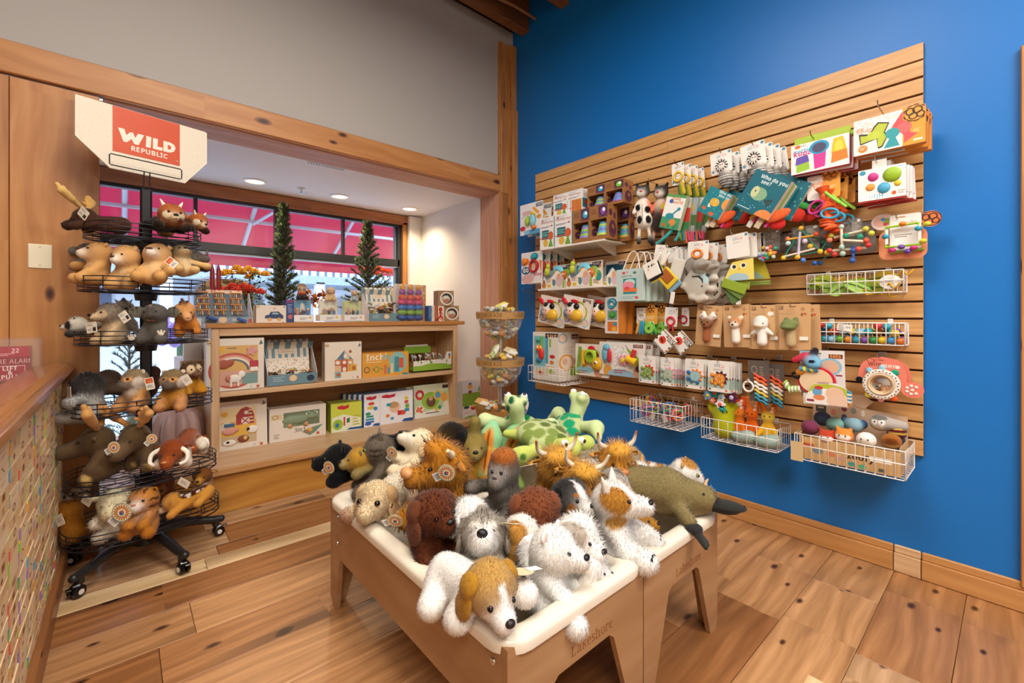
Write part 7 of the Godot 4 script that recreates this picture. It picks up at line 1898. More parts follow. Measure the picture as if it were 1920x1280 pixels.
	r=art("dinobook",100,160,"bg eef0ec;r 0 .66 1 .34 4a9a6a;r 0 0 1 .08 5aa05a;T .3 .16 .09 c8602c Dino;T .35 .26 .09 d87a3a world;e .3 .2 .1 .06 3a5fb0;l .75 .42 .45 .62 .05 2a8fa0;e .78 .4 .08 .05 2a8fa0;e .4 .64 .22 .1 2a8fa0;e .6 .8 .17 .1 e08a4a;d 0 .85 1 .15 12 .05 3a7f5a;e .2 .9 .1 .05 c8602c")
	o=thing("dino_cloth_book","white and green cloth dinosaur book hanging tilted beside the teal fish books","cloth book","cloth books on the slatwall")
	o.transform=wt(V(-.2,1.779,1.665),-17)
	part("book",mb().carton(Vector3.ZERO,V(.125,.2,.035),[r,px("c8d4b8"),px("4a9a6a"),px("5aa05a"),px("3a7f5a"),px("4a9a6a")]),M_print,o)
	part("ribbon_tail",mb("3fb0b0").tube(smooth([V(.02,-.1,0),V(-.01,-.15,.005),V(-.05,-.19,.0),V(-.06,-.2,.005)],5),.01,6).tube(smooth([V(.04,-.07,-.01),V(.06,-.12,-.01),V(.05,-.16,-.01)],5),.008,6),M_cloth,o)
	peg(1.75,1.93,.2,"dinosaur cloth books")
	rng.seed=77
	for i in 4:
		var c:=thing("dino_cloth_book",["first","second","third","fourth"][i]+" green and red cloth book fanned out behind the dinosaur book","cloth book","cloth books on the slatwall")
		c.transform=wt(V(-.16,1.773,1.698)+V(.022*i,-.012,.028*i),-6.0-i*3)
		part("book",mb().carton(Vector3.ZERO,V(.1,.2,.02),[art("dinopage%d" % (i % 2),40,60,["bg d8d8c8;r 0 .3 1 .4 c83a2c;r 0 .7 1 .3 3a7f4a","bg 9ab0b8;r 0 .5 1 .3 4a7a3a;e .5 .3 .3 .2 d8a83a"][i % 2]),px("c8c0b0"),px("4a8a5a"),px("5aa05a"),px("3a7f5a"),px("4a9a6a")]),M_print,c)
		m=mb(["c8303a","e8883a","3f8f4a","d84a7a"][i])
		for k in 6:m.ink(["c8303a","e8b03a","3f8f4a","3a8fb0","e06a3a","d84a8a"][k]).tube([V(-.02+k*.012,-.085,.004),V(-.03+k*.016+rng.randf()*.02,-.135-rng.randf()*.03,.01)],.007,5)
		part("ribbon_tags",m,M_cloth,c)
	var fb:=[["seabook1","bg 17808f;T .45 .12 .1 e8f0ee Who_do;T .5 .24 .1 e8f0ee you_see;e .5 .48 .2 .15 e8b03a;e .56 .42 .05 .04 f8f4e8;e .57 .42 .025 .02 20140c;p f0e8d8 .3 .55 .45 .7 .3 .72;e .2 .8 .1 .06 d8603a;e .6 .9 .12 .07 d8603a;e 1 .4 .2 .2 eca04a;d .1 .1 .8 .8 26 .012 b8e0e0","small teal cloth book with a yellow fish, left of the two fish books",V(-.23,1.778,1.925),.135,.145,-33.0],
		["seabook2","bg 0d6678;T .22 .16 .09 eef4f2 Who_do_you;T .3 .27 .09 eef4f2 see?;e .42 .52 .22 .16 86b08a;e .3 .5 .1 .14 c8d0a0;p 2a4a4a .62 .6 .85 .52 .8 .75;e .3 .48 .02 .02 20140c;e .85 1 .25 .2 ec8a4a;d .1 .6 .8 .3 20 .012 9ad0e0;h .05 .92 .4 .04 1 cfe0e0","large teal cloth book with a pale fish lettered Who do you see",V(-.25,1.77,2.17),.185,.2,-33.0]]
	for i in 2:
		var q:Array=fb[i]
		r=art(q[0],int(q[4]*1000),int(q[5]*1000),q[1])
		o=thing("fish_cloth_book",q[2],"cloth book","cloth books on the slatwall")
		o.transform=wt(q[3],q[6])
		part("book",mb().carton(Vector3.ZERO,V(q[4],q[5],.035),[r,px("d8d0bc"),px("17707f"),px("17707f"),art("pages",40,12,"bg c8c8b0;h 0 .1 1 .8 3 6a9a5a"),px("17707f")]),M_print,o)
		for k in 3:part("book_page",mb(["8fae6a","d8d0b8","3a8f9a"][k]).box(V(.008+k*.004,-.004-.003*k,-.026-k*.014),V(q[4],q[5],.009),.003),M_cloth,o)
		m=mb("e8683a").ell(V(q[4]*.62,-q[5]*.3,-.01),V(.06,.026,.012),12,Basis(Vector3.BACK,.9)).ink("c8302c").ell(V(q[4]*.62,-q[5]*.46,-.03),V(.05,.036,.014),12)
		part("petal_flap",m,M_cloth,o)
		m=mb("d8c8a8").box(V(q[4]*.3,-q[5]*.62,-.01),V(.03,.06,.003),.001).ink("e8e4dc").box(V(q[4]*.05,-q[5]*.66,-.03),V(.026,.07,.003),.001)
		for k in 5:m.ink(["e8b03a","c83a6a","3f9f5a","e06a2c","d84a9a"][k]).tube([V(.01+k*.02,-q[5]*.5,-.02),V(.0+k*.022,-q[5]*.62-.01*(k % 3),-.02)],.008,5)
		part("ribbon_tags",m,M_cloth,o)
		for k in 2:
			var c:=thing("fish_cloth_book","%s teal cloth book behind the %s fish book on the same peg" % [["first","second"][k],["small","large"][i]],"cloth book","cloth books on the slatwall")
			c.transform=wt(q[3]+V(.08+.04*k,-.012,.07+.04*k),q[6]+4)
			part("book",mb().carton(Vector3.ZERO,V(q[4]*.95,q[5]*.95,.03),[art("seaback",60,60,"bg 0f6a7c;d 0 0 1 1 24 .02 9ad8d8;e .3 .6 .12 .08 d85a6a"),px("d0c8b4"),px("17707f"),px("17707f"),px("8fae6a"),px("17707f")]),M_print,c)
			part("petal_flap",mb("c8382c").ell(V(q[4]*.5,-q[5]*.3,0),V(.045,.036,.014),10).ink("3f9f4a").ell(V(q[4]*.55,-q[5]*.05,0),V(.04,.016,.01),10),M_cloth,c)
	for i in 2:
		o=thing("comforter_doll",["black and white cow comforter doll with a zip hanging beside the brown boxes","black cat comforter doll hanging just right of the cow doll"][i],"soft toy","black comforter dolls")
		o.transform=wt([V(-.2,1.843,1.457),V(-.15,1.828,1.546)][i],[2.0,-4.0][i],[25.0,10.0][i])
		var s:=Soft.new(); s.k=.014
		s.ell("1b191b",V(0,.1,.01),V(.046,.042,.036)); s.ell("ece4da",V(-.008 if i==0 else .0,.085,.036),V(.026,.022,.018))
		for g in [1,-1]:s.cap("1b191b",V(.026*g,.125,.005),V(.034*g,.155,.0),.014,.008)
		if i==0:
			s.cap("ebe6dc",V(0,.03,0),V(.004,-.085,.004),.034,.05)
			for q in [[-.03,.0],[.03,-.02],[-.02,-.08],[.035,-.085]]:s.paint("1b191b",V(q[0],q[1],.045),V(.018,.026,.03),Basis(),.1)
		else:
			s.cap("d8cdb8",V(0,.04,0),V(0,.0,0),.03,.036); s.cap("1b191b",V(0,-.01,0),V(0,-.1,0),.036,.046)
			s.paint("d8b83a",V(.03,.01,.02),V(.02,.02,.03)); s.paint("c83a2c",V(.03,-.02,.02),V(.016,.016,.03))
		var ac:String=["ebe6dc","e8603c"][i]
		for g in [1,-1]:s.cap(ac if g<0 else "e8603c",V(.03*g,.03,.01),V(.055*g,-.03,.03),.013,.011); s.cap(["e6e0d4","e0b8a8"][i],V(.025*g,-.12,0),V(.034*g,-.18,.0),.012,.01); s.cap("161416",V(.034*g,-.19,0),V(.034*g,-.215,.005),.014,.014)
		fluff(o,"body",s,.007,.003,50000.0,220+i)
		part("nose",mb(["c8404a","c84a3c"][i]).ell(V(-.004,.094,.056),V(.009,.006,.004),8),M_satin,o)
		part("eye",mb("c8c4bc").ell(V(.018,.112,.042),Vector3.ONE*.004,6).ell(V(-.022,.112,.042),Vector3.ONE*.004,6),M_gloss,o)
		if i==0:part("zip",mb("b8b0a4").box(V(.0,-.05,.055),V(.006,.12,.003),.001),M_satin,o)
	peg(1.5,2.0,.17,"black comforter dolls")
	r=art("bag",165,170,"bg c4d8d4;v .02 0 .96 1 12 bcd2ce;e .28 .12 .06 .04 d84a4a;e .4 .1 .04 .03 e08a8a;e .68 .13 .06 .04 4a7a6a;t .18 .25 .06 4a5a6a sophie_the;r .26 .3 .48 .48 1f8f94;e .5 .42 .2 .1 c8e0dc;e .45 .52 .22 .13 e890a0;r .26 .6 .5 .12 e8763c;e .4 .6 .1 .05 d84a5a;h .2 .86 .6 .1 2 9ab0b8;e .75 .9 .06 .04 d84a4a")
	o=hcard("gift_bag_set","pale blue gift bag set with white rope handles, front of its stack","gift bag","pale blue gift bags",V(-.26,1.359,1.397),.2,.202,r,0,.02,.003,"cfe0dc")
	part("rope_handle",mb("efe8dc").tube(smooth([V(-.05,.1,-.004),V(-.01,.19,-.01),V(.02,.21,-.012),V(.05,.19,-.01),V(.07,.1,-.004)],5),.0038,6),M_cloth,o)
	stack(o,4,.036,.022,-.002,"pale blue gift bag set behind the front one","pale blue gift bags")
	peg(1.46,1.555,.25,"pale blue gift bags")
	r=art("softcard",80,90,"bg eeebe4;t .3 .26 .13 4a8f9a oli;t .52 .26 .12 d8606a Ca;h .3 .34 .4 .06 2 a8a49a;e .9 .1 .06 .06 5a8fa8")
	o=hcard("bunny_book_card","white card with striped bunny and yellow cloth books fanned below it","cloth book","bunny cloth book cards",V(-.26,1.535,1.611),.08,.102,r,-10,.002,.006)
	var bk:=[["f0ede4",V(-.03,-.1,.02),V(.1,.1,.008),32.0],["1f2a44",V(-.018,-.108,.01),V(.1,.1,.008),34.0],["e8d84a",V(-.01,-.114,.0),V(.1,.1,.008),36.0],["e8c83a",V(.07,-.14,.0),V(.11,.09,.012),-38.0],["a8622c",V(.066,-.13,.008),V(.08,.06,.008),-38.0],["7fa8c0",V(.085,-.155,-.012),V(.12,.09,.012),-40.0],["d8d4ca",V(.1,-.1,-.03),V(.08,.16,.01),-8.0]]
	for q in bk:
		var b:=part("cloth_page",mb(q[0]).box(Vector3.ZERO,q[2],.004),M_cloth,o)
		b.transform=Transform3D(Basis(Vector3.BACK,deg_to_rad(q[3])),q[1])
	var ears:=Soft.new(); ears.k=.01
	for g in [[-.02,-.03],[.035,-.02]]:ears.cap("efebe2",V(g[0],-.06,.02),V(g[0]+.03,.0,.02),.013,.009)
	fluff(o,"bunny_ears",ears,.006,.003,40000.0,230)
	part("face_print",mb("20140c").ell(V(-.05,-.085,.026),V(.005,.007,.002),6).ell(V(-.03,-.075,.026),V(.005,.007,.002),6).ink("d8606a").ell(V(-.048,-.105,.026),Vector3.ONE*.004,6),M_cloth,o)
	part("fabric_label",mb("ece8e0").box(V(.12,-.25,.0),V(.026,.07,.003),.001),M_cloth,o)
	peg(1.66,1.565,.25,"bunny cloth books")
	var c2:=hcard("bunny_book_card","white card with pale grey cloth book behind the bunny book","cloth book","bunny cloth book cards",V(-.18,1.53,1.647),.069,.093,r,4,.002,.006)
	part("cloth_page",mb("d4d0c8").box(V(.03,-.12,.0),V(.09,.14,.02),.006),M_cloth,c2)
	stack(c2,3,.03,.012,.0,"white card with pale grey cloth book behind the bunny book","bunny cloth book cards")
	o=hcard("elephant_comforter_card","white card with an orange ring and a grey elephant comforter","soft toy","elephant comforter cards",V(-.22,1.533,1.82),.121,.106,r,-2,.002,.006)
	part("ring",mb("e8883a").tube(ring_pts(V(.0,-.02,.008),V(.028,0,0),V(0,.022,0),20),.007,7,true).ink("f0ebe2").ell(V(0,-.02,.006),V(.02,.016,.004),10),M_satin,o)
	var el:=Soft.new(); el.k=.016
	el.ell("a09a90",V(.03,-.09,.02),V(.05,.04,.036)); el.cap("a8a298",V(.05,-.09,.05),V(.085,-.08,.06),.02,.014)
	for g in [[-.035,-.08],[.09,-.1]]:el.ell("958f86",V(g[0],g[1],.0),V(.04,.046,.012))
	el.ell("c4c0b4",V(.0,-.19,.012),V(.075,.075,.012),Basis(Vector3.BACK,.78)); el.ell("b4aea2",V(.06,-.2,-.02),V(.07,.09,.014),Basis(Vector3.BACK,.5))
	for g in [[-.075,-.2],[-.02,-.265],[.05,-.27],[.09,-.22],[.1,-.16],[.02,-.28]]:el.ell("d0c8bc",V(g[0],g[1],.008),V(.024,.018,.016))
	el.paint("bcd4d8",V(.045,-.15,.03),V(.05,.03,.04),Basis(Vector3.BACK,-.7))
	fluff(o,"comforter",el,.008,.005,60000.0,231)
	peg(1.81,1.585,.21,"elephant comforters")
	stack(o,2,.05,.03,-.01,"grey elephant comforter card behind the front one","elephant comforter cards")
	o=hcard("owl_book_card","white card with a yellow owl cloth book opened downwards","cloth book","owl cloth book cards",V(-.22,1.534,2.035),.114,.127,r,5,.002,.006)
	r=art("owlface",110,110,"bg ead86a;e .34 .34 .1 .12 f4f0e4;e .66 .3 .1 .12 f4f0e4;e .36 .34 .06 .08 20241c;e .66 .3 .06 .08 20241c;p e88a3a .5 .42 .56 .42 .52 .54;e .5 .86 .34 .22 a8c4d0")
	var ow:=thing("owl_cloth_book","yellow owl cloth book with green pages hanging open below its white card","cloth book","owl cloth book cards")
	ow.transform=wt(V(-.21,1.388,2.055),0)
	m=mb().plate(P2([-.05,.06,.055,.075,.06,-.035,-.095,-.04]),.006,r,false,px("d8c84a"))
	part("cover",m,M_print,ow)
	for q in [["6f8f4a",38.0,-.02],["8fa83a",22.0,-.012],["5f7f4a",60.0,-.03],["9aa84a",8.0,-.04]]:
		var b:=part("page",mb(q[0]).box(V(.06,0,0),V(.13,.05,.006),.002),M_cloth,ow)
		b.transform=Transform3D(Basis(Vector3.BACK,deg_to_rad(-q[1])),V(-.09,-.045,q[2]+.03))
	part("fabric_label",mb("e8e2d8").box(V(-.02,-.14,.0),V(.026,.05,.003),.001),M_cloth,ow)
	var ow2:=thing("owl_cloth_book","olive and blue cloth owl book behind the yellow one","cloth book","owl cloth book cards")
	ow2.transform=wt(V(-.12,1.403,2.086),0)
	part("cover",mb("b8ac3a").plate(P2([-.05,.06,.04,.07,.075,-.045,-.06,-.05]),.008).ink("8fb0a8").at(Transform3D(Basis(),V(0,0,.008))).plate(P2([-.03,-.045,.0,.0,.05,-.04]),.002),M_cloth,ow2)
	for k in 2:part("page",mb("8a9a4a").box(V(.01,-.06-.012*k,.004),V(.13,.012,.02),.002),M_cloth,ow2)
	peg(2.01,1.6,.21,"owl cloth books")
	stack(o,2,.04,.025,.0,"white card of an owl book behind the front one","owl cloth book cards")
	r=art("greybag",80,170,"bg 5f564e;o .3 .22 .14 .09 .2 a89e92;h .55 .15 .2 .25 4 8a8076;v .1 .45 .3 .02 4 2a2420;h .5 .5 .4 .1 2 7a7066")
	for i in 2:
		o=hcard("strap_teether_pack",["grey pack of rippled rainbow strap teethers with a white ring, front one","grey pack of rippled rainbow strap teethers behind the front one"][i],"carded toy","strap teether packs",[V(-.2,.827,2.133),V(-.14,.816,2.188)][i],[.1,.085][i],[.21,.2][i],r,[3.0,.0][i],.004,.003,"5a524a")
		m=mb()
		for k in 7:
			var yy:=.035-k*.02
			var pts:=[]
			for j in 9:pts.append(V(-.02+j*.0075,yy-j*.004+sin(j*1.6)*.0035,.008))
			m.ink(["d8482c","e8703a","efe2d4","e8e0d4","d8c04a","4a9ab0","2a7f9a"][k]).tube(pts,.0075,6)
		part("rippled_straps",m,M_satin,o)
		if i==0:part("white_ring",mb("f0ece4").tube(ring_pts(V(-.05,-.03,.01),V(.024,0,0),V(0,.026,0),20),.0055,7,true).ink("b8b0a4").ell(V(-.048,.002,.01),Vector3.ONE*.008,8),M_satin,o)
	peg(2.17,.935,.2,"grey strap teether packs")
	r=art("dogpack",150,190,"bg e4e2de;r .66 .08 .3 .09 7a2c34;T .69 .15 .07 e8b848 tots;e .68 .34 .26 .18 8ac4dc;e .68 .34 .2 .14 d8b8a0;e .76 .38 .1 .08 e0b898;r .3 .06 .2 .02 5a4a34;e .1 .05 .12 .05 8cc0d8;r .8 .5 .14 .03 8a3a44")
	o=hcard("plush_dog_pack","open fronted pack with a blue and red cloth dog and a baby photo panel","boxed toy","",V(-.19,.889,2.404),.178,.221,r,1.5,.004,.003)
	part("box_base",mb().carton(V(.02,-.115,.0),V(.17,.05,.1),[px("d8d2c8"),px("c89858"),px("c89858"),px("e0dcd4"),px("b88a4a"),px("c89858")]),M_print,o)
	r=art("dogfront",130,90,"bg efece6;e .5 .7 .7 .6 b8c43a;e .5 1 .6 .7 f0ede8;e .72 .5 .22 .3 e8c4a8;e .78 .8 .26 .3 e8c8b0;e .3 .45 .12 .2 6aa8d0;e .34 .7 .14 .12 e08a5a;r .04 .8 .18 .1 8a2c4a;e .34 .28 .1 .08 c83a3a;h .25 .02 .5 .1 2 8a3a44")
	part("front_panel",mb().at(Transform3D(Basis(),V(.03,-.085,.052))).plate(P2([-.085,-.05,.075,-.05,.075,.03,.04,.05,-.03,.055,-.06,.03,-.085,-.02]),.002,r),M_print,o)
	var dg:=Soft.new(); dg.k=.012
	dg.ell("7fb4d0",V(-.03,.06,.03),V(.036,.028,.026)); dg.ell("6aa4c8",V(-.02,.045,.05),V(.03,.02,.018)); dg.cap("c8283c",V(-.06,.085,.03),V(-.1,.062,.036),.018,.014); dg.cap("1c1a1c",V(-.03,.088,.02),V(-.02,.11,.02),.018,.016)
	dg.paint("1c1a22",V(-.025,.062,.07),V(.018,.01,.02))
	fluff(o,"dog_head",dg,.006,.003,50000.0,240)
	part("dog_body",mb("c8283c").at(Transform3D(Basis(),V(-.015,-.03,.02))).plate(circle2(.075,.065,24),.02).ink("e8cda8").at(Transform3D(Basis(),V(-.015,-.03,.026))).plate(circle2(.066,.057,24),.018),M_cloth,o)
	m=mb()
	for k in 10:m.ink("9ac05a" if k % 2 else "f0ece4").tube([V(-.08-k*.007,-.075-k*.001+(.01*(k-6) if k>6 else .0),.03),V(-.087-k*.007,-.076-k*.001+(.012*(k-6) if k>6 else .0),.03)],.017,8)
	part("striped_leg",m,M_cloth,o)
	m=mb()
	for k in 6:m.ink("3a8fb0" if k % 2 else "f0ece4").tube([V(.1,-.115+k*.008,.03),V(.1+.003,-.107+k*.008,.03)],.017,8)
	part("striped_leg",m,M_cloth,o)
	m=mb()
	for k in 5:m.ink("e8d84a" if k % 2 else "4a8fc0").tube([V(-.075+k*.014,.02,.045),V(-.063+k*.014,.026,.045)],.013,8)
	m.ink("c8802c").ell(V(-.075,.01,.04),V(.026,.018,.014),10,Basis(Vector3.BACK,.6)).ink("1c1a1a").tube(ring_pts(V(-.095,-.01,.04),V(.016,-.004,0),V(0,.012,0),12),.006,6,true)
	part("striped_arm",m,M_cloth,o)
	peg(2.375,.985,.18,"plush dog pack")
	r=art("wimmer",140,130,"bg e6806c;t .2 .3 .12 5a2a24 wim;T .46 .32 .12 f4dcd0 mer;o .25 .14 .08 .06 .15 5a2a24;e .8 .28 .05 .05 f4e8e0;r .42 .1 .1 .02 8a4a3c")
	o=thing("mirror_toy_card","coral card with a round dotted baby mirror toy at the lower right of the slatwall","carded toy","")
	o.transform=wt(V(-.1,.891,2.61),-2)
	part("card",mb().at(Transform3D(Basis(),V(0,0,-.003))).plate(P2([-.085,-.02,-.085,.02,-.072,.055,-.045,.078,.0,.088,.045,.08,.072,.058,.085,.02,.085,-.03,.0,-.06]),.004,r,false,px("d8705c")),M_print,o)
	part("card_back",mb("e07a66").at(Transform3D(Basis(),V(.012,-.006,-.02))).plate(P2([-.085,-.02,-.085,.02,-.072,.055,-.045,.078,.0,.088,.045,.08,.072,.058,.085,.02,.085,-.03,.0,-.06]),.012),M_paint,o)
	m=mb("efe8dc").lathe(V(0,-.035,.008),[Vector2(.045,0),Vector2(.047,.012),Vector2(.055,.016),Vector2(.066,.012),Vector2(.068,0)],30,Basis(Vector3.RIGHT,PI/2))
	m.ink("1c1a1a")
	for k in 30:
		var f:=TAU*k/30
		m.ell(V(cos(f)*(.058+.004*(k % 2)),-.035+sin(f)*(.058+.004*(k % 2)),.023),Vector3.ONE*.0026,6)
	m.ink("d8b890").lathe(V(0,-.035,.008),[Vector2(.038,0),Vector2(.038,.018),Vector2(.044,.022),Vector2(.048,.016)],28,Basis(Vector3.RIGHT,PI/2))
	part("dotted_ring",m,M_satin,o)
	part("mirror",mb("e8e4e0").lathe(V(0,-.035,.012),[Vector2(0,.006),Vector2(.03,.005),Vector2(.039,.001)],24,Basis(Vector3.RIGHT,PI/2)),mat("e8e4e0",.06,1.0),o)
	m=mb()
	for q in [["8fc0d8",-.045,.022],["9ac8d8",.0,.038],["1f9a7a",.045,.022],["e8d84a",-.045,-.09],["f0a8a0",.0,-.102],["e8602c",.045,-.092],["1c1a1a",-.08,-.025]]:m.ink(q[0]).ell(V(q[1],q[2],.006),V(.014,.014,.008),10)
	part("petal_tabs",m,M_cloth,o)
	m=mb("e8806c").at(Transform3D(Basis(),V(.105,-.045,.0))).plate(circle2(.037,.034,22),.01)
	m.ink("f2dcd4")
	for k in 7:m.home().ell(V(.105+cos(k*.9)*.019*(1 if k else 0),-.045+sin(k*.9)*.018*(1 if k else 0),.011),V(.007,.007,.003),8)
	part("rattle_pad",m,M_cloth,o)
	peg(2.6,.975,.1,"coral mirror toy card")
	wire_basket("white wire basket of tangled rainbow ring rattles at the bottom of the slatwall",1.41,1.755,.505,.645,.25,9)
	rng.seed=31
	var rp:=["e05a9a","3a8fd0","3fb08a","e8b83a","8fc84a","d8502c","e8a0c8","5a6fd0"]
	var rn:=["pink","blue","green","amber","lime","red","rose","indigo"]
	for i in 16:
		var cpos:=V(-.07-.16*rng.randf(),.55+.07*rng.randf()+(.02 if i<6 else .0),1.455+.255*fposmod(i*.381,1.0))
		m=mb()
		for k in 3:
			var a:=V(rng.randf()-.5,rng.randf()-.5,rng.randf()-.5).normalized()
			var b:=a.cross(V(rng.randf()-.5,rng.randf()-.5,rng.randf()-.5)).normalized()
			m.ink(rp[(i+k*3) % 8]).tube(ring_pts(V(0,0,0),a*(.04-k*.006),b*(.04-k*.006),20),.0035,6,true)
		for k in 5:m.ink(rp[(i*3+k) % 8]).ell(V(rng.randf()-.5,rng.randf()-.5,rng.randf()-.5)*.06,Vector3.ONE*.009,8)
		one("ring_rattle",m,M_satin,"rainbow loop rattle with %s and %s rings, %s in the lower wire basket" % [rn[i % 8],rn[(i+3) % 8],"upper one" if i<8 else "lower one"],"rattle","loop rattles in the wire basket",cpos)
	for i in 2:one("paper_tag",mb("e8e2da").box(Vector3.ZERO,V(.002,.045,.03),.0006),M_satin,["small white paper tag among the loop rattles, left","small white paper tag among the loop rattles, right"][i],"label","",V(-.255,.555,1.555+i*.08),V(.5-i*.9,0,.2))
	wire_basket("white wire basket of lime and orange soft toys at the bottom of the slatwall",1.84,2.225,.482,.594,.2,8)
	o=thing("flower_cactus_toy","lime green plush character with a crown of blue, coral and white flowers","soft toy","",V(-.135,.5,1.92),V(0,-PI/2,0))
	var ca:=Soft.new(); ca.k=.02
	ca.cap("b0b41e",V(.01,.04,0),V(.01,.15,0),.06,.052); ca.ell("b8bc28",V(-.045,.14,0),V(.036,.05,.03),Basis(Vector3.BACK,.5)); ca.ell("a8ac1c",V(.06,.15,-.01),V(.03,.05,.03))
	fluff(o,"body",ca,.009,.004,50000.0,250)
	for q in [["7fb0d8",-.06,.215,.03,"e8d84a"],["2fa0b0",-.02,.235,.034,"e8704a"],["f2efe8",.015,.215,.024,"6aa8c8"],["efe9f0",.01,.175,.03,"d85a4a"],["5a2a4a",.07,.22,.036,"c8c4d8"],["e8806a",-.035,.19,.02,"f0b8a0"],["2f9a90",.02,.15,.024,"2f9a90"]]:
		m=mb(q[0]).at(Transform3D(Basis(),V(0,0,.045))).plate(petal(q[1],q[2],6,q[3]*.6,q[3]),.008).home().ink(q[4]).ell(V(q[1],q[2],.055),V(q[3]*.35,q[3]*.35,.008),10)
		part("flower",m,M_cloth,o)
	part("eye",mb("2a2410").ell(V(.025,.135,.056),V(.004,.007,.003),6).ell(V(.045,.138,.05),V(.004,.007,.003),6),M_satin,o)
	for i in 3:
		o=thing("orange_soft_toy",["orange plush toy with a lion face in the lower middle basket","orange plush rabbit with white spotted ears in the lower middle basket","yellow and orange plush bird at the right of the lower middle basket"][i],"soft toy","orange soft toys in the basket",V(-.12,.515,[2.005,2.07,2.15][i]),V(0,-PI/2+.15*(i-1),0))
		var s:=Soft.new(); s.k=.012
		var oc:String=["e0701e","e0661a","e8b02c"][i]
		s.cap(oc,V(0,.02,0),V(0,.09,0),.03,.024); s.ell(["e8882c","e0661a","e8c84a"][i],V(0,.12,.01),V(.032,.028,.026))
		for g in [1,-1]:s.cap(oc,V(.024*g,.06,.01),V(.045*g,.02,.03),.012,.011); s.cap(["d8582c","e0702c","e06a1e"][i],V(.016*g,.14,0),V((.02+.008*i)*g,.2,-.005),.014,.012)
		for k in 4:s.paint("f2e0d0",V(.018,.15+k*.018,.014),Vector3.ONE*.008)
		if i==0:s.ell("d8482c",V(0,.17,.0),V(.04,.02,.02)); s.paint("f4ece0",V(.008,.165,.02),V(.016,.012,.016))
		fluff(o,"body",s,.006,.004,60000.0,260+i)
		part("eye",mb("20140c").ell(V(.012,.126,.034),Vector3.ONE*.004,6).ell(V(-.012,.126,.034),Vector3.ONE*.004,6),M_gloss,o)
	for i in 2:
		var s:=Soft.new(); s.k=.02
		s.ell("a8c4bc",V(0,.03,0),V(.062,.03,.045)); s.ell("b4cec6",V(.03,.045,.01),V(.03,.024,.03))
		o=one("mint_plush",soft_mesh(s,.009,[.008,70000.0,Vector3.DOWN,1.3,.3],.006,270),M_plush,["pale mint curly plush lying on the left floor of the lower middle basket","pale mint curly plush lying on the right floor of the lower middle basket"][i],"soft toy","mint plush toys",V(-.16,.484,2.04+i*.12),V(0,-PI/2+.3*i,0))
	wire_basket("large white wire basket holding a kraft tray of round plush animals at lower right",2.315,2.71,.49,.608,.25,12)
	r=art("woodtray",260,80,"bg d6b27c;v .02 0 .98 1 14 cda670;e .1 .35 .06 .14 c8603a;r .06 .14 .07 .14 e0a85a;e .2 .55 .06 .14 7a8a94;e .34 .6 .05 .1 d8845a;e .44 .7 .03 .1 d0a0a0;T .5 .62 .24 2a2018 zoofy;r .72 .34 .2 .22 f0ece4;e .55 .85 .04 .1 4a9a94;e .65 .88 .04 .1 5ab08a;r .8 .8 .06 .14 5a5a5a")
	o=thing("display_tray","kraft cardboard display tray with printed animals inside the lower right basket","display box","",V(-.14,.492,2.51),V(0,-PI/2,0))
	var kc:=px("d2ab74")
	part("tray_front",mb().carton(V(0,.05,.1),V(.365,.1,.004),[r,kc,kc,kc,kc,kc]),M_print,o)
	for s in [-1,1]:part("tray_side",mb().carton(V(.18*s,.06,0),V(.004,.12,.2),[kc,kc,kc,kc,kc,kc]),M_print,o)
	r=art("trayback",260,120,"bg d8b898;r .04 .14 .12 .22 4a4a46;h .06 .18 .08 .14 3 d8b898;e .24 .34 .03 .05 e08a6a;e .36 .26 .03 .05 8a3a4a;e .46 .28 .03 .05 9a9a94;e .56 .3 .02 .05 efe8dc;e .36 .4 .03 .05 4a5a6a;e .46 .46 .02 .05 8a5a3a;r .86 .36 .13 .5 c8b8a8;e .92 .46 .04 .1 d8a888;e .92 .66 .06 .14 4a5a6a;o .6 .1 .2 .14 .1 b89878")
	part("tray_back",mb().at(Transform3D(Basis(),V(0,0,-.1))).plate(P2([-.18,0,.18,0,.18,.22,.03,.235,.06,.27,.02,.3,-.03,.29,-.06,.25,-.08,.245,-.18,.24]),.004,r,false,kc),M_print,o)
	part("tray_floor",mb().carton(V(0,.002,0),V(.36,.004,.2),[kc,kc,kc,kc,kc,kc]),M_print,o)
	one("price_flap",mb().carton(Vector3.ZERO,V(.05,.09,.002),[px("d8bc8c"),kc,kc,kc,kc,kc]),M_print,"plain kraft card flap hanging outside the left end of the lower right basket","label","",V(-.275,.525,2.325),V(0,-PI/2,0))
	var rb:=[["plum plush ball animal in a pale cuff at the left of the tray","7a3a54","e0dcd4",2.36,.63,-.2,0],["blue grey plush ball behind the plum one in the tray","4a5a78","4a5a78",2.385,.66,-.1,0],["mint topped peach plush ball in the tray","8ac0b4","e0a888",2.44,.645,-.12,0],["sky blue plush ball with dark blue fins in the tray","9ac4d4","2a4a78",2.51,.655,-.11,1],["orange and white fox plush ball at the front of the tray","e08a3c","f0e8dc",2.495,.62,-.215,2],["red and white plush ball low at the front of the tray","b8432c","efe9e0",2.43,.6,-.215,2],["white plush ball with a sleepy face at the front of the tray","ece8e0","d8cab8",2.575,.62,-.22,3],["long grey raccoon plush lying across the back of the tray","b0a8a0","f0ece6",2.605,.685,-.12,4],["brown pancake like plush ball at the right of the tray","a0622c","d8b070",2.655,.625,-.19,5],["maroon and yellow striped plush ball at the back right of the tray","5a1c28","d8b84a",2.66,.65,-.1,6]]
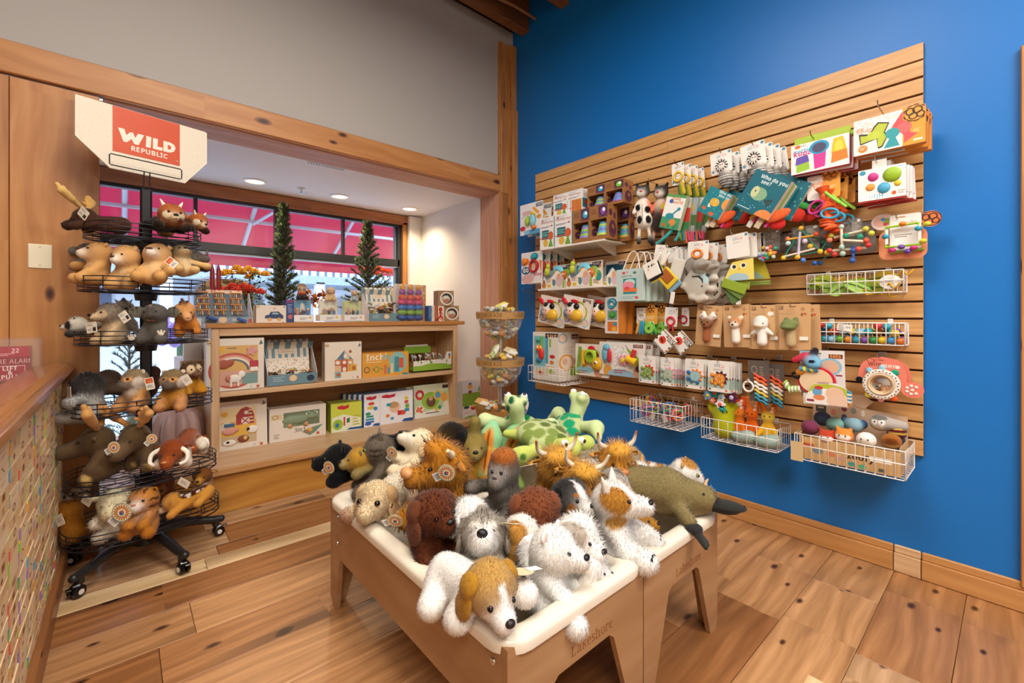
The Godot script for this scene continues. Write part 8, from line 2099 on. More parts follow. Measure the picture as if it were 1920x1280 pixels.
	for q in rb:
		var s:=Soft.new(); s.k=.01
		var R:=.036
		s.ell(q[1],Vector3.ZERO,V(R,R*.92,R))
		match q[6]:
			0:s.paint(q[2],V(0,0,-.01),V(R*1.4,R*1.4,.01)) ; s.ell(q[1],V(0,.008,.01),V(R*.9,R*.8,R))
			1:
				for g in [1,-1]:s.ell(q[2],V(.036*g,.01,0),V(.016,.022,.012))
			2:s.paint(q[2],V(0,.0,.034),V(.034,.012,.03)); s.paint(q[2],V(0,-.03,.02),V(.04,.016,.03)); s.cap(q[1],V(.02,.026,0),V(.03,.042,0),.01,.004); s.cap(q[1],V(-.02,.026,0),V(-.03,.042,0),.01,.004)
			3:s.paint(q[2],V(0,-.01,.036),V(.022,.02,.02))
			4:
				s.cap(q[1],V(.0,0,0),V(.075,-.006,-.02),.034,.022); s.paint(q[2],V(-.013,.006,.034),V(.011,.012,.02)); s.paint(q[2],V(.014,.006,.034),V(.011,.012,.02)); s.paint("dcc8a8",V(0,-.02,.03),V(.022,.012,.02)); s.paint("6f6a66",V(0,.026,.02),V(.03,.012,.03))
			5:s.paint(q[2],V(0,-.02,.0),V(.05,.012,.05)); s.paint("6a3a18",V(.005,.005,.036),V(.026,.014,.02),Basis(),.6)
			6:s.paint(q[2],V(0,0,0),V(R*1.4,.006,R*1.4)); s.paint(q[2],V(0,.02,0),V(R*1.4,.005,R*1.4))
		var t:=thing("ball_plush",q[0],"soft toy","round plush animals in the tray",V(q[5],q[4],q[3]),V(0,-PI/2,0))
		fluff(t,"body",s,.007,.003,60000.0,280)
		if q[6] in [0,2,3,4]:
			m=mb("1a1412")
			for g in [1,-1]:m.ell(V(.012*g,.008,R*1.0),Vector3.ONE*.0035,6)
			part("eye",m,M_gloss,t)
const SG:="boxed toys on the shelf unit"
func sbox(called:String,label:String,p:Vector3,w:float,h:float,d:float,f:Rect2,sides:String,turn:=.0,lean:=.0,group:=SG)->Node3D:
	var o:=thing(called,label,"toy box",group,p,V(deg_to_rad(lean),deg_to_rad(turn),0))
	var s:=px(sides)
	part("box",mb().carton(V(0,h/2,-d/2),V(w,h,d),[f,s,s,s,s,s]),M_print,o)
	return o
const LD:="e .06 .08 .05 .045 e8d0a8;o .06 .08 .05 .045 .15 8a6a44;l .035 .085 .085 .085 .02 8a6a44;p 5a6a64 .94 .04 .9 .14 .98 .12;r .86 .93 .05 .05 c0603a;e .76 .95 .02 .025 b8c8d0;"
func build_shelf_goods()->void:
	var o:Node3D
	var r:Rect2
	var m:MB
	r=art("rainbow",190,200,"bg e6dccb;r .14 .14 .74 .75 d9ad66;e .22 .2 .08 .06 e0b03a;e .45 .62 .42 .34 c05a4a;e .45 .62 .38 .3 dc9a86;e .45 .62 .33 .26 e6dcc8;e .45 .62 .28 .22 5a6a6c;e .45 .62 .24 .19 d9ad66;r .14 .62 .74 .27 d8a48c;r .6 .68 .28 .21 7a9a94;l .35 .19 .5 .19 .012 4a4038;"+LD)
	o=sbox("rainbow_puzzle_box","square cream toy box with a wooden rainbow scene on the middle shelf",V(-2.115,.686,-.305),.319,.333,.05,r,"e2d6c2")
	m=mb("a85a44").ell(V(-.07,.17,.004),V(.035,.03,.006),12).ell(V(-.04,.175,.004),V(.03,.022,.006),12,Basis(Vector3.BACK,.6)).ink("efe6d8").ell(V(-.01,.075,.006),V(.04,.026,.007),12).ell(V(.03,.1,.006),V(.022,.024,.007),10).ink("c8806c").ell(V(-.045,.08,.008),V(.016,.02,.006),8).ink("efe6d8").box(V(-.03,.045,.006),V(.01,.04,.008)).box(V(.01,.045,.006),V(.01,.04,.008))
	m.ink("b8404a").box(V(.1,.16,.004),V(.05,.05,.008),.002).ink("f0e8da").box(V(.1,.13,.005),V(.045,.03,.008),.002).ink("d89a94").plate(petal(.085,.25,5,.018,.036),.008)
	part("wooden_pieces",m,M_paint,o)
	var stall:="bg efe2cc;v 0 0 1 .45 7 7a9aa0;r .3 .2 .42 .16 efe2cc;h .34 .22 .34 .12 3 d8b890;d 0 .5 1 .45 60 .012 c08a6a;d 0 .5 1 .45 40 .01 7a8a8a"
	for i in 2:
		var mid:=i==0
		r=art("stall",170,150,stall)
		var P:Array=[[V(-1.768,.686,-.33),.347,.299],[V(-1.071,1.121,-.33),.32,.266]][i]
		var w:float=P[1]
		var h:float=P[2]
		o=thing("market_stall_display",["blue striped market stall display box of small wooden vehicles on the middle shelf","blue striped market stall display heaped with wooden food toys on top of the shelf unit"][i],"display box",SG,P[0])
		m=mb().at(Transform3D(Basis(Vector3.RIGHT,-.22),V(0,.02,-.1)))
		m.plate(P2([-w*.4,0,w*.4,0,w*.42,h*.98,-w*.42,h*.98]),.004,r)
		part("striped_back",m,M_print,o)
		r=art("stallbase",150,40,"bg 6f8f98;e .5 .4 .09 .34 e8d0a8;o .5 .4 .09 .34 .15 9a7a54;e .86 .5 .08 .3 2a3a4a;h .1 .2 .25 .5 3 a8bcc0;r .92 .8 .05 .18 c0603a")
		m=mb().at(Transform3D(Basis(),V(0,0,-.004)))
		m.plate(P2([-w*.46,0,w*.46,0,w*.46,h*.24,-w*.46,h*.24]),.004,r)
		for sg in [1,-1]:
			m.at(Transform3D(Basis(Vector3.UP,PI/2),V(w*.46*sg-.002,0,0)))
			m.plate(P2([0,0,.14,0,.14,h*.85,.12,h*.85,0,h*.26]),.004,px("6f8f98"))
		part("tray",m,M_print,o)
		var sc:=Soft.new()
		m=mb("7a9aa0")
		for k in 9:m.ink("7a9aa0" if k % 2==0 else "efe2cc").at(Transform3D(Basis(Vector3.RIGHT,.5),V(-w*.44+w*.11*k,h*.98,-.12))).plate(P2([-w*.055,0,-w*.055,-.05,-w*.03,-.062,w*.03,-.062,w*.055,-.05,w*.055,0]),.003)
		part("awning",m,M_paint,o)
		rng.seed=60+i
		var n:=16 if mid else 34
		var wc:=["c8a070","8a5a3a","e8dcc4","4a4038","d8b84a","efe8dc","c07a5a","7a9aa0"]
		for k in n:
			var p:Vector3=P[0]+V(rng.randf_range(-.38,.38)*w,h*(.2 if mid else .24)+rng.randf()*h*(.1 if mid else .3),-.02-rng.randf()*.07)
			if not mid:p.z-=(p.y-P[0].y)*.2
			m=mb(wc[rng.randi() % 8])
			if mid:m.box(V(0,.008,0),V(.034,.014,.014),.004).ink(wc[rng.randi() % 8]).box(V(.002,.018,0),V(.018,.01,.012),.003).ink("2a2420").ell(V(-.01,0,.008),V(.005,.005,.003),8).ell(V(.01,0,.008),V(.005,.005,.003),8)
			else:m.lathe(Vector3.ZERO,[Vector2(0,-.006),Vector2(.02,-.004),Vector2(.022,.003),Vector2(.012,.01),Vector2(0,.012)],10).ink(wc[rng.randi() % 8]).ell(V(0,.008,0),V(.012,.008,.012),8)
			one("wooden_vehicle" if mid else "wooden_food_toy",m,M_satin,"tiny painted wooden vehicle in the tray of the striped stall on the middle shelf" if mid else "small painted wooden food toy heaped in the striped stall on the unit top","wooden toy","wooden vehicles in the stall" if mid else "wooden food toys in the stall",p,V(rng.randf_range(-.6,.6),rng.randf()*3.0,rng.randf_range(-.6,.6)))
	r=art("housebox",160,180,"bg ece0cb;p 5f7a8c .3 .46 .52 .22 .74 .46;p d8c8a8 .52 .22 .66 .38 .66 .46 .52 .46;r .26 .46 .17 .16 c8744a;r .43 .46 .17 .16 b85a44;r .6 .46 .16 .16 d8985a;r .26 .62 .17 .16 e0c098;r .43 .62 .17 .16 c05a3a;r .6 .62 .16 .16 dca24a;r .26 .78 .17 .16 8fb0a8;e .34 .54 .06 .05 efe6d6;e .52 .54 .05 .05 efe0cc;e .52 .72 .05 .06 efe6d6;e .36 .86 .05 .04 c0603a;e .68 .55 .05 .04 efe6d6;r .7 .6 .16 .18 e2b04a;e .78 .7 .05 .06 b86a2c;e .68 .26 .04 .04 a8603a;p efe6d6 .5 .34 .56 .3 .6 .4 .5 .42;"+LD)
	o=sbox("house_puzzle_box","cream toy box with a tiled house picture on the middle shelf",V(-1.416,.683,-.33),.268,.285,.09,r,"dccfb8",-4)
	r=art("orangebox",220,120,"bg e3a23a;T .08 .3 .24 f4ecd8 Inchi;T .42 .3 .24 7fb4b4 mals;h .08 .36 .34 .06 1 f4e0b8;e .76 .42 .19 .42 8fc0b8;r .68 .2 .1 .6 4a8f9a;r .78 .25 .1 .4 d8603a;o .1 .66 .06 .12 .3 5a5a4a;t .2 .72 .14 5a5a4a +;o .3 .66 .06 .12 .3 6a9a4a;t .38 .72 .14 5a5a4a =;r .46 .5 .05 .36 d8704a;r .53 .6 .05 .26 4a9aa8;r .6 .45 .05 .4 e8d0a0;r .86 .86 .12 .12 4a8fa0")
	for i in 2:sbox("measuring_toy_box",["orange toy box lettered Inchimals on the middle shelf, front one","orange toy box standing behind the front orange box on the middle shelf"][i],V(-1.076,.672,-.33)+V(-.04*i,0,-.07*i),.38,.2,.06,r,"d8902c",-6)
	o=thing("animal_figure_tray","green and white display tray of small animal figures at the right of the middle shelf","display box",SG,V(-.636,.696,-.34))
	r=art("trayfront",200,60,"bg ebe6da;r 0 .72 1 .28 8fb83a;p 8fb83a 0 .8 .4 .62 1 .7 1 1 0 1;d .1 .4 .8 .2 10 .02 6a9a3a;h .05 .25 .25 .2 2 c8a0a0;r .88 .05 .12 .7 f0ece2;e .94 .3 .03 .14 e0a02c;e .94 .18 .025 .08 3a5aa0")
	m=mb().at(Transform3D(Basis(),V(0,0,-.004)))
	m.plate(P2([-.19,0,.19,0,.19,.15,.14,.15,.12,.09,-.19,.085]),.004,r)
	part("tray_front",m,M_print,o)
	part("tray_lid",mb("7fae2c").box(V(-.08,.17,-.13),V(.26,.06,.01),.002).ink("ded8c8").box(V(-.08,.205,-.14),V(.22,.02,.01),.002),M_paint,o)
	part("tray_base",mb("8fb83a").box(V(0,.01,-.08),V(.37,.02,.14),.002),M_paint,o)
	rng.seed=91
	for k in 14:
		m=mb(["a8b0b4","d8c8b0","8a5a3c","e8e4dc","4a4642","c08a70"][k % 6])
		m.ell(V(0,.016,0),V(.022,.013,.012),10).ell(V(.022,.026,0),V(.011,.01,.009),8).tube([V(-.012,.01,.006),V(-.012,-.012,.006)],.004,5).tube([V(.012,.01,-.004),V(.012,-.012,-.004)],.004,5)
		one("animal_figure",m,M_satin,"small painted animal figure in the green and white tray on the middle shelf","figure","animal figures in the tray",o.position+V(-.16+.022*k,.085+.03*rng.randf(),-.03-.08*rng.randf()),V(0,rng.randf()*6,rng.randf_range(-.4,.4)))
	r=art("farm",190,190,"bg e6dccb;r .18 .14 .62 .74 dcae6a;r .18 .14 .62 .28 e6cf9c;e .24 .26 .06 .05 e0a83a;p a83a38 .44 .5 .44 .3 .52 .18 .62 .14 .72 .2 .76 .32 .76 .5;r .53 .36 .14 .14 e8dcc8;l .53 .36 .67 .5 .02 a83a38;l .67 .36 .53 .5 .02 a83a38;e .62 .26 .04 .04 e8dcc8;r .18 .5 .62 .3 e0b04a;e .28 .52 .1 .1 d8d4c4;r .18 .72 .62 .16 c8b08a;h .66 .2 .1 .3 4 d8c49a;"+LD)
	o=sbox("farm_puzzle_box","square cream toy box with a red barn scene on the bottom shelf",V(-2.073,.269,-.43),.33,.32,.05,r,"e0d4c0",0,-4)
	o.position.y=.272
	m=mb("d89a8c").ell(V(-.06,.125,.005),V(.04,.024,.008),12).ell(V(-.022,.13,.006),V(.016,.014,.007),8).ink("efe8dc").ell(V(.075,.12,.005),V(.034,.026,.008),12).ink("2a2422").ell(V(.05,.125,.007),V(.012,.012,.006),8).ink("efe8dc").ell(V(-.06,.05,.005),V(.04,.02,.008),12).ink("2a2422").ell(V(-.07,.055,.01),V(.012,.009,.005),8).ink("8a4a30").ell(V(.02,.065,.005),V(.034,.024,.008),12).ink("e8c06a").ell(V(.03,.07,.01),V(.014,.014,.006),8)
	m.ink("3f6a8a").box(V(-.06,.165,.005),V(.06,.02,.008),.003)
	part("wooden_pieces",m,M_paint,o)
	r=art("crocbox",230,150,"bg e6dccd;r .24 .16 .64 .44 6f7d62;p 86987a .26 .3 .34 .24 .6 .26 .66 .2 .72 .26 .78 .2 .84 .28 .88 .36 .8 .44 .6 .46 .44 .58 .26 .58;e .68 .26 .05 .06 e8e4d4;e .8 .25 .05 .06 e8e4d4;e .69 .26 .02 .03 20241c;e .8 .26 .02 .03 20241c;d .3 .34 .3 .2 8 .012 a86a4a;p 6f8f7a .56 .8 .66 .72 .94 .64 .8 .86 .7 .94;e .7 .76 .05 .06 e0a84a;e .66 .82 .03 .05 c0603a;e .62 .6 .04 .05 c89868;e .36 .6 .04 .05 c89868;t .42 .78 .12 3a3a34 3in1;h .08 .78 .1 .14 3 8a8478;r .03 .18 .18 .16 e0c89a;o .1 .26 .05 .06 .2 8a6a44;"+"r .82 .86 .05 .08 c0603a;")
	o=sbox("crocodile_toy_box","long cream toy box with a green crocodile window on the bottom shelf",V(-1.705,.273,-.43),.38,.235,.13,r,"d8d0c0",-2)
	o.position.y=.272
	part("crocodile_toy",mb("86987a").ell(V(-.02,.14,.0),V(.09,.03,.012),14).ell(V(.09,.155,.0),V(.045,.022,.014),12).ell(V(.07,.18,.002),Vector3.ONE*.014,8).ell(V(.11,.18,.002),Vector3.ONE*.014,8).ink("c89868").ell(V(-.06,.105,.006),V(.016,.016,.008),10).ell(V(.05,.105,.006),V(.016,.016,.008),10),M_paint,o)
	var red:="p c8283a .2 .12 .38 .08 .4 .12 .58 .08 .56 .2 .4 .24 .22 .2;"
	r=art("magbox",150,140,"bg cfd84a;r .04 .3 .92 .7 e8ecd0;p cfd84a 0 .5 .4 .4 1 .6 1 .3 0 .3;"+red+"e .22 .74 .16 .18 9ac02c;e .2 .76 .06 .08 3a6fb0;r .4 .5 .05 .3 c8283a;p efe8d8 .45 .52 .66 .48 .66 .8 .45 .84;p 3a7a3a .5 .56 .6 .54 .6 .7 .5 .72;h .7 .48 .22 .4 4 c0b84a;p 1f4f90 .5 .96 .6 .9 1 .9 1 .98")
	o=sbox("magnet_cube_box","small green and yellow toy box with a picture cube on the bottom shelf",V(-1.359,.27,-.42),.235,.22,.16,r,"a8b84a",-4)
	o.position.y=.272
	var pg:="bg eeeef0;r 0 0 .02 1 1f4f90;"+red.replace(".2 .12",".06 .1").replace(".38 .08 .4 .12 .58 .08 .56 .2 .4 .24 .22 .2",".14 .07 .16 .1 .26 .07 .25 .16 .16 .19 .07 .16")+"p c8283a .36 .1 .48 .07 .5 .1 .64 .07 .62 .16 .5 .19 .37 .16;e .16 .3 .06 .05 d8503a;e .15 .42 .07 .05 e0c03a;e .24 .46 .04 .06 3a8fc0;e .1 .6 .05 .05 2f9a6a;r .06 .66 .14 .06 2a8f7a;r .05 .74 .16 .06 2a9ab0;r .05 .82 .16 .06 3a6fc0;e .1 .9 .06 .05 2f5fb0;r .32 .06 .01 .9 c8d0d8;e .62 .5 .11 .17 e8c4a4;e .6 .42 .1 .1 c8986a;r .68 .62 .12 .14 c8302c;e .8 .7 .05 .07 d8503a;e .5 .4 .05 .05 2f9ab0;e .48 .74 .04 .05 e0883a;r .54 .8 .06 .08 3a8fc0;r .82 .2 .08 .1 e0c83a;r .82 .32 .08 .1 d8582c;r .84 .44 .08 .12 6fae3a;r .82 .58 .1 .1 3a8fc0;p 1f4f90 .18 .98 .22 .92 .32 .92 .32 1;p 1f4f90 .76 .98 .82 .9 1 .9 1 1"
	r=art("pegbox",230,140,pg)
	for i in 5:
		o=sbox("stacking_peg_box",["white and blue toy box of stacking pegs with a baby picture, front of its row",["","next","third","fourth","hindmost"][i]+" white and blue stacking peg box in the row on the bottom shelf"][mini(i,1)],V(-1.012,.26,-.415)+V(-.028*i,0,-.036*i),.43,.262,.03,r,"2a5a98",-3,0,"stacking peg boxes")
		o.position.y=.272
	r=art("gearbox",200,150,"bg b9cfa0;p d8e0c0 0 0 1 0 1 .2 0 .4;p e8e8dc 0 .86 1 .7 1 1 0 1;o .16 .3 .12 .15 .5 c8303a;e .45 .5 .24 .26 8fb83a;e .46 .54 .13 .16 6a4a34;e .46 .44 .06 .07 c89878;e .66 .36 .12 .14 5a9ac0;o .66 .36 .12 .14 .3 e8c03a;e .84 .44 .1 .14 e0a04a;e .88 .66 .08 .1 e8e4d8;e .14 .76 .12 .14 e8e4d8;d .06 .68 .18 .16 8 .03 d8603a;e .6 .78 .05 .06 e0c03a;e .7 .74 .05 .06 3a9a5a;r .8 .06 .18 .1 4a2c34;h .3 .86 .4 .06 1 5a5a4a")
	for i in 3:
		o=sbox("gear_toy_box",["white and green toy box with round gears at the right end of the bottom shelf",["","second","third"][i]+" green gear toy box tilted behind the front one on the bottom shelf"][mini(i,1)],V(-.594,.269,-.41)+V(-.05*i,0,-.05*i),.35,.285-.01*i,.035,r,"c8ccc0",-4,-5,"gear toy boxes")
		o.position.y=.272
	o=thing("wooden_peg_display","tilted display tray with rows of wooden peg toys on the unit top","display box",SG,V(-2.187,1.116,-.31),V(0,.05,0))
	r=art("pegbase",190,30,"bg 8a9aa4;e .5 .45 .07 .45 e8c8a0;h .06 .3 .3 .4 2 b0bcc4;h .66 .3 .2 .4 2 e8dccc;r .93 .3 .06 .6 c0502c")
	m=mb().at(Transform3D(Basis(),V(0,0,-.004)))
	m.plate(P2([-.165,0,.165,0,.165,.04,-.165,.04]),.004,r)
	m.at(Transform3D(Basis(Vector3.RIGHT,-.35),V(0,.02,-.03)))
	m.plate(P2([-.155,0,.155,0,.125,.2,-.125,.2]),.004,px("54606a")); m.plate(P2([-.128,.18,.128,.18,.125,.205,-.125,.205]),.008,art("pegtop",150,16,"bg e0b898;d 0 0 1 1 14 .02 a8604a"))
	for sg in [1,-1]:m.at(Transform3D(Basis(Vector3.UP,PI/2),V(.165*sg,0,0))).plate(P2([0,0,.13,0,.11,.2,.09,.2,0,.045]),.004,px("c8ccd0"))
	part("tray",m,M_print,o)
	var pc:=["7a9a94","c87a5a","d8c8a0","5a7080","a85a4a","e0a86a"]
	for row in 4:
		for c in 3:
			var xx:=-.095+c*.09
			var yy:=.058+row*.038
			m=mb("c9935a").box(V(0,.026,.004),V(.076-row*.004,.012,.014),.005)
			for k in 6:m.ink(pc[(k+row+c) % 6]).tube([V(-.028+k*.011,.022,0),V(-.028+k*.011,-.004,0)],.0042,6)
			var t:=one("wooden_whistle",m,M_satin,"wooden peg toy at the %s of the %s row of the tilted display" % [["left","middle","right"][c],["lowest","second lowest","second highest","highest"][row]],"wooden toy","peg toys in the tilted display")
			t.transform=o.transform*Transform3D(Basis(Vector3.RIGHT,-.35),V(xx,yy,-.03-(yy-.02)*.36+.012))
	var tg:=["3a5aa0","e8e4dc","4a6ab0"]
	for k in 3:one("swing_label",mb(tg[k]).box(Vector3.ZERO,[V(.06,.016,.03),V(.03,.045,.003),V(.05,.016,.03)][k],.001),M_satin,["folded blue paper label lying at the left front of the peg display","white swing label hanging over the unit edge below the peg display","folded blue paper label at the right front of the peg display"][k],"label","",V(-2.188,1.136,-.3)+[V(-.06,.01,.02),V(-.13,-.01,.022),V(.1,.0,.02)][k],V(0,.3,[-.3,.0,-.4][k]))
	r=art("carbox",150,110,"bg e8dac6;p 3a4a6a .28 .72 .3 .56 .42 .52 .48 .36 .74 .34 .84 .5 .9 .56 .9 .74;e .44 .78 .08 .1 d8a868;e .76 .78 .08 .1 d8a868;p a8b8c0 .52 .5 .54 .4 .7 .4 .76 .5;p c8703a .56 .26 .6 .12 .64 .16;"+LD.replace(".05 .045",".06 .08"))
	sbox("car_toy_box","small cream toy box with a navy wooden car beside the peg display",V(-1.91,1.113,-.31),.182,.122,.09,r,"dccbb4")
	sbox("picture_story_box","purple and navy boxed toy standing edge on beside the car box",V(-1.793,1.119,-.31),.05,.155,.12,art("storyedge",40,110,"bg 3a4a78;r 0 0 1 .12 8a3a6a;h .2 .2 .6 .4 5 8fa0c8;e .5 .75 .3 .1 c86a6a"),"2a3a60")
	var ds:=[["play_set_box","clear fronted toy box with a teal picture back, left of the lamb",V(-1.703,1.122,-.31),.135,.15,"bg 5a9ab0;p e0d4bc .4 .9 .44 .3 .54 .16 .64 .3 .7 .9;e .2 .62 .1 .12 c87a4a;e .6 .8 .12 .12 3a2c28;e .84 .7 .12 .14 a83a3a;e .3 .9 .2 .14 6a4a54","efebe4"],["play_set_box","clear fronted toy box with a cream meadow picture below the plush lamb",V(-1.519,1.125,-.31),.15,.15,"bg e0d8b4;r .1 .1 .8 .8 e8e4c8;e .36 .74 .14 .12 9a94a0;e .66 .66 .1 .18 c8983a;r .1 .88 .8 .1 a8b84a","ebe8e0"],["play_set_box","clear fronted toy box with a pale green picture below the plush rabbit",V(-1.34,1.124,-.31),.155,.15,"bg c8d08a;h .4 .1 .5 .7 5 d8dca0;e .3 .6 .12 .16 c8a888;e .3 .86 .16 .12 4a6aa0","ece8e4"]]
	for q in ds:
		o=thing(q[0],q[1],"toy box","clear fronted play sets",q[2])
		r=art(q[1].left(40),110,80,q[5])
		part("base",mb().carton(V(0,.024,-.05),V(q[3],.048,.1),[art("playbase"+q[6],80,30,"bg "+q[6]+";h .3 .4 .4 .4 2 9a948a;e .8 .4 .06 .14 d8b04a;r 0 .9 1 .1 a8c8b8"),px(q[6]),px(q[6]),px(q[6]),px(q[6]),px(q[6])]),M_print,o)
		part("picture_back",mb().at(Transform3D(Basis(),V(0,.1,-.06))).plate(rrect(q[3]*.92,.11,.004),.003,r),M_print,o)
		part("clear_cover",mb().box(V(0,.1,-.045),V(q[3]*.94,.104,.08),.003),M_clear,o)
		for k in 3:part("figure",mb(["c87a4a","3a2c28","4a6aa0"][k]).ell(V(-.035+k*.035,.065,-.03),V(.012,.018,.01),10).ink("e0b898").ell(V(-.035+k*.035,.088,-.03),Vector3.ONE*.01,10),M_satin,o)
	var pl:=[["plush_owl_doll","round eyed cloth doll with an orange bow sitting on the teal picture box",{"R":.03,"c":"2a2c34","ch":"e0c49c","cm":"e0c49c","mz":[.0,.3,0,.3],"nose":[],"cheeks":[["6a4a34",V(0,.5,-.15),V(1.02,.75,.95)],["e0662a",V(0,-1.0,.4),V(.9,.3,.4)]],"eyes":[.4,-.1,.85,.16,"3a2a20"],"iris":"f0e4d0","fur":[.003,60000.0,.5]},V(-1.703,1.358,-.36),30.0],["plush_sheep","beige plush sheep sitting on the cream picture box on the unit top",{"R":.03,"c":"d8b888","ch":"cfae90","cm":"d8bc98","ears":["flop","c8a888",.6],"fat":1.1,"fur":[.006,80000.0,1.2,.3]},V(-1.501,1.351,-.36),20.0],["plush_rabbit","tan plush rabbit in a blue wrap sitting on the pale green picture box",{"R":.024,"c":"3a94b8","ch":"d0a878","cm":"dcc09c","cp":"d8b890","cb":"e0c8a8","ears":["prick","d0a878",.9,"e0b8a0"],"mz":[.4,.4,-.25,.3],"fur":[.004,70000.0,.7]},V(-1.324,1.337,-.36),20.0]]
	for q in pl:seat(beast(q[0],q[1],"plush toy","plush toys on the unit top",q[2],300),q[3],q[4])
	o=thing("ring_stacker_pack","clear pack of shiny stacked coloured balls with an orange edge on the unit top","toy box",SG,V(-.838,1.12,-.32))
	r=art("ballcardback",120,140,"bg d8d0c8;r .88 0 .12 1 e2902c;h .9 .2 .08 .5 4 f4dcb0;e .94 .06 .05 .04 c86a1c")
	part("card",mb().carton(V(.0,.155,-.06),V(.3,.31,.012),[r,px("e2902c"),px("d8d0c8"),px("d8d0c8"),px("d8d0c8"),px("d8d0c8")]),M_print,o)
	for c in 3:
		m=mb()
		for k in 7:
			m.ink(["1f4fa0","7fb02c","2a6fc0","c83a6a","d8502c","8a3a90","e0a02c"][k])
			var rr:float=[.04,.042,.044,.046,.036,.03,.024][k]
			m.ell(V(-.095+c*.075,.03+k*.042,-.01),V(rr,.026,rr*.8),14)
		part("ball_column",m,M_gloss,o)
	part("clear_shell",mb().box(V(-.02,.155,-.01),V(.25,.3,.08),.02),M_clear,o)
	var bk:=[["2f5f98","thin blue boxed book standing beside the coloured ball pack"],["e8e0d4","thin white boxed book standing between the blue and red ones"],["c03a28","thin red boxed book with yellow marks on the unit top"]]
	for k in 3:
		o=sbox("slim_toy_box",bk[k][1],V(-.675,1.119,-.31)+V(.032*k-.01,0,0),.028,.132,.1,art("slim%d" % k,20,80,"bg %s;h .2 .1 .6 .8 6 %s" % [bk[k][0],["8fb0d0","c8b8a8","e8b84a"][k]]),bk[k][0])
	sbox("fox_toy_box","white toy box with a red fox print at the right end of the unit top",V(-.579,1.118,-.31),.07,.132,.1,art("foxbox",60,100,"bg ece4d8;e .5 .22 .26 .14 c8401e;r .36 .3 .28 .36 c8401e;o .5 .6 .34 .24 .2 c8401e;e .5 .84 .4 .2 c8401e;e .5 .9 .22 .12 f0e8dc;e .5 .88 .08 .04 20140c"),"e0d8cc")
	for k in 2:
		r=art("cube%d" % k,110,110,"bg a07c50;e .55 .5 .42 .42 ece4d6;e .55 .5 .33 .33 2a2422;e .5 .55 .28 .24 c8bca0;p b87a64 .3 .6 .6 .5 .8 .62 .6 .78 .36 .78;p e0dcc8 .36 .4 .6 .3 .7 .46 .44 .54;e .9 .9 .04 .04 c8b088;e .9 .1 .04 .04 c8b088")
		sbox("round_window_box",["kraft cube box with a round window stacked on the right end of the unit top","kraft cube box with a round window standing below the other at the unit end"][k],[V(-.511,1.25,-.33),V(-.455,1.117,-.33)][k],.145,.138,.13,r,"7a5a44",-14)
	r=art("figbox",120,180,"bg d8d0c8;r 0 .3 1 .36 7a9a2c;r 0 0 1 .3 c8c0c0;e .42 .12 .14 .07 d89a3a;e .42 .05 .08 .03 3a5aa0;e .42 .28 .1 .05 8a3a3a;p 5a8f3a .86 .28 .94 .1 1 .28;e .6 .74 .14 .06 c8303a;e .6 .68 .08 .04 e8b83a;e .9 .72 .08 .06 e8b83a;e .22 .7 .16 .04 2a4a34;h .1 .84 .4 .06 2 c88a8a;p 7a9a2c 0 1 .4 .94 1 1;d .5 .9 .5 .06 6 .02 4a7a2c")
	o=sbox("figure_set_box","green and grey boxed figure set on the platform beside the right opening jamb",V(-.355,.239,-.16),.19,.31,.1,r,"b8b0a8",0,0,"")
	o.position.y=.272
	build_tower()
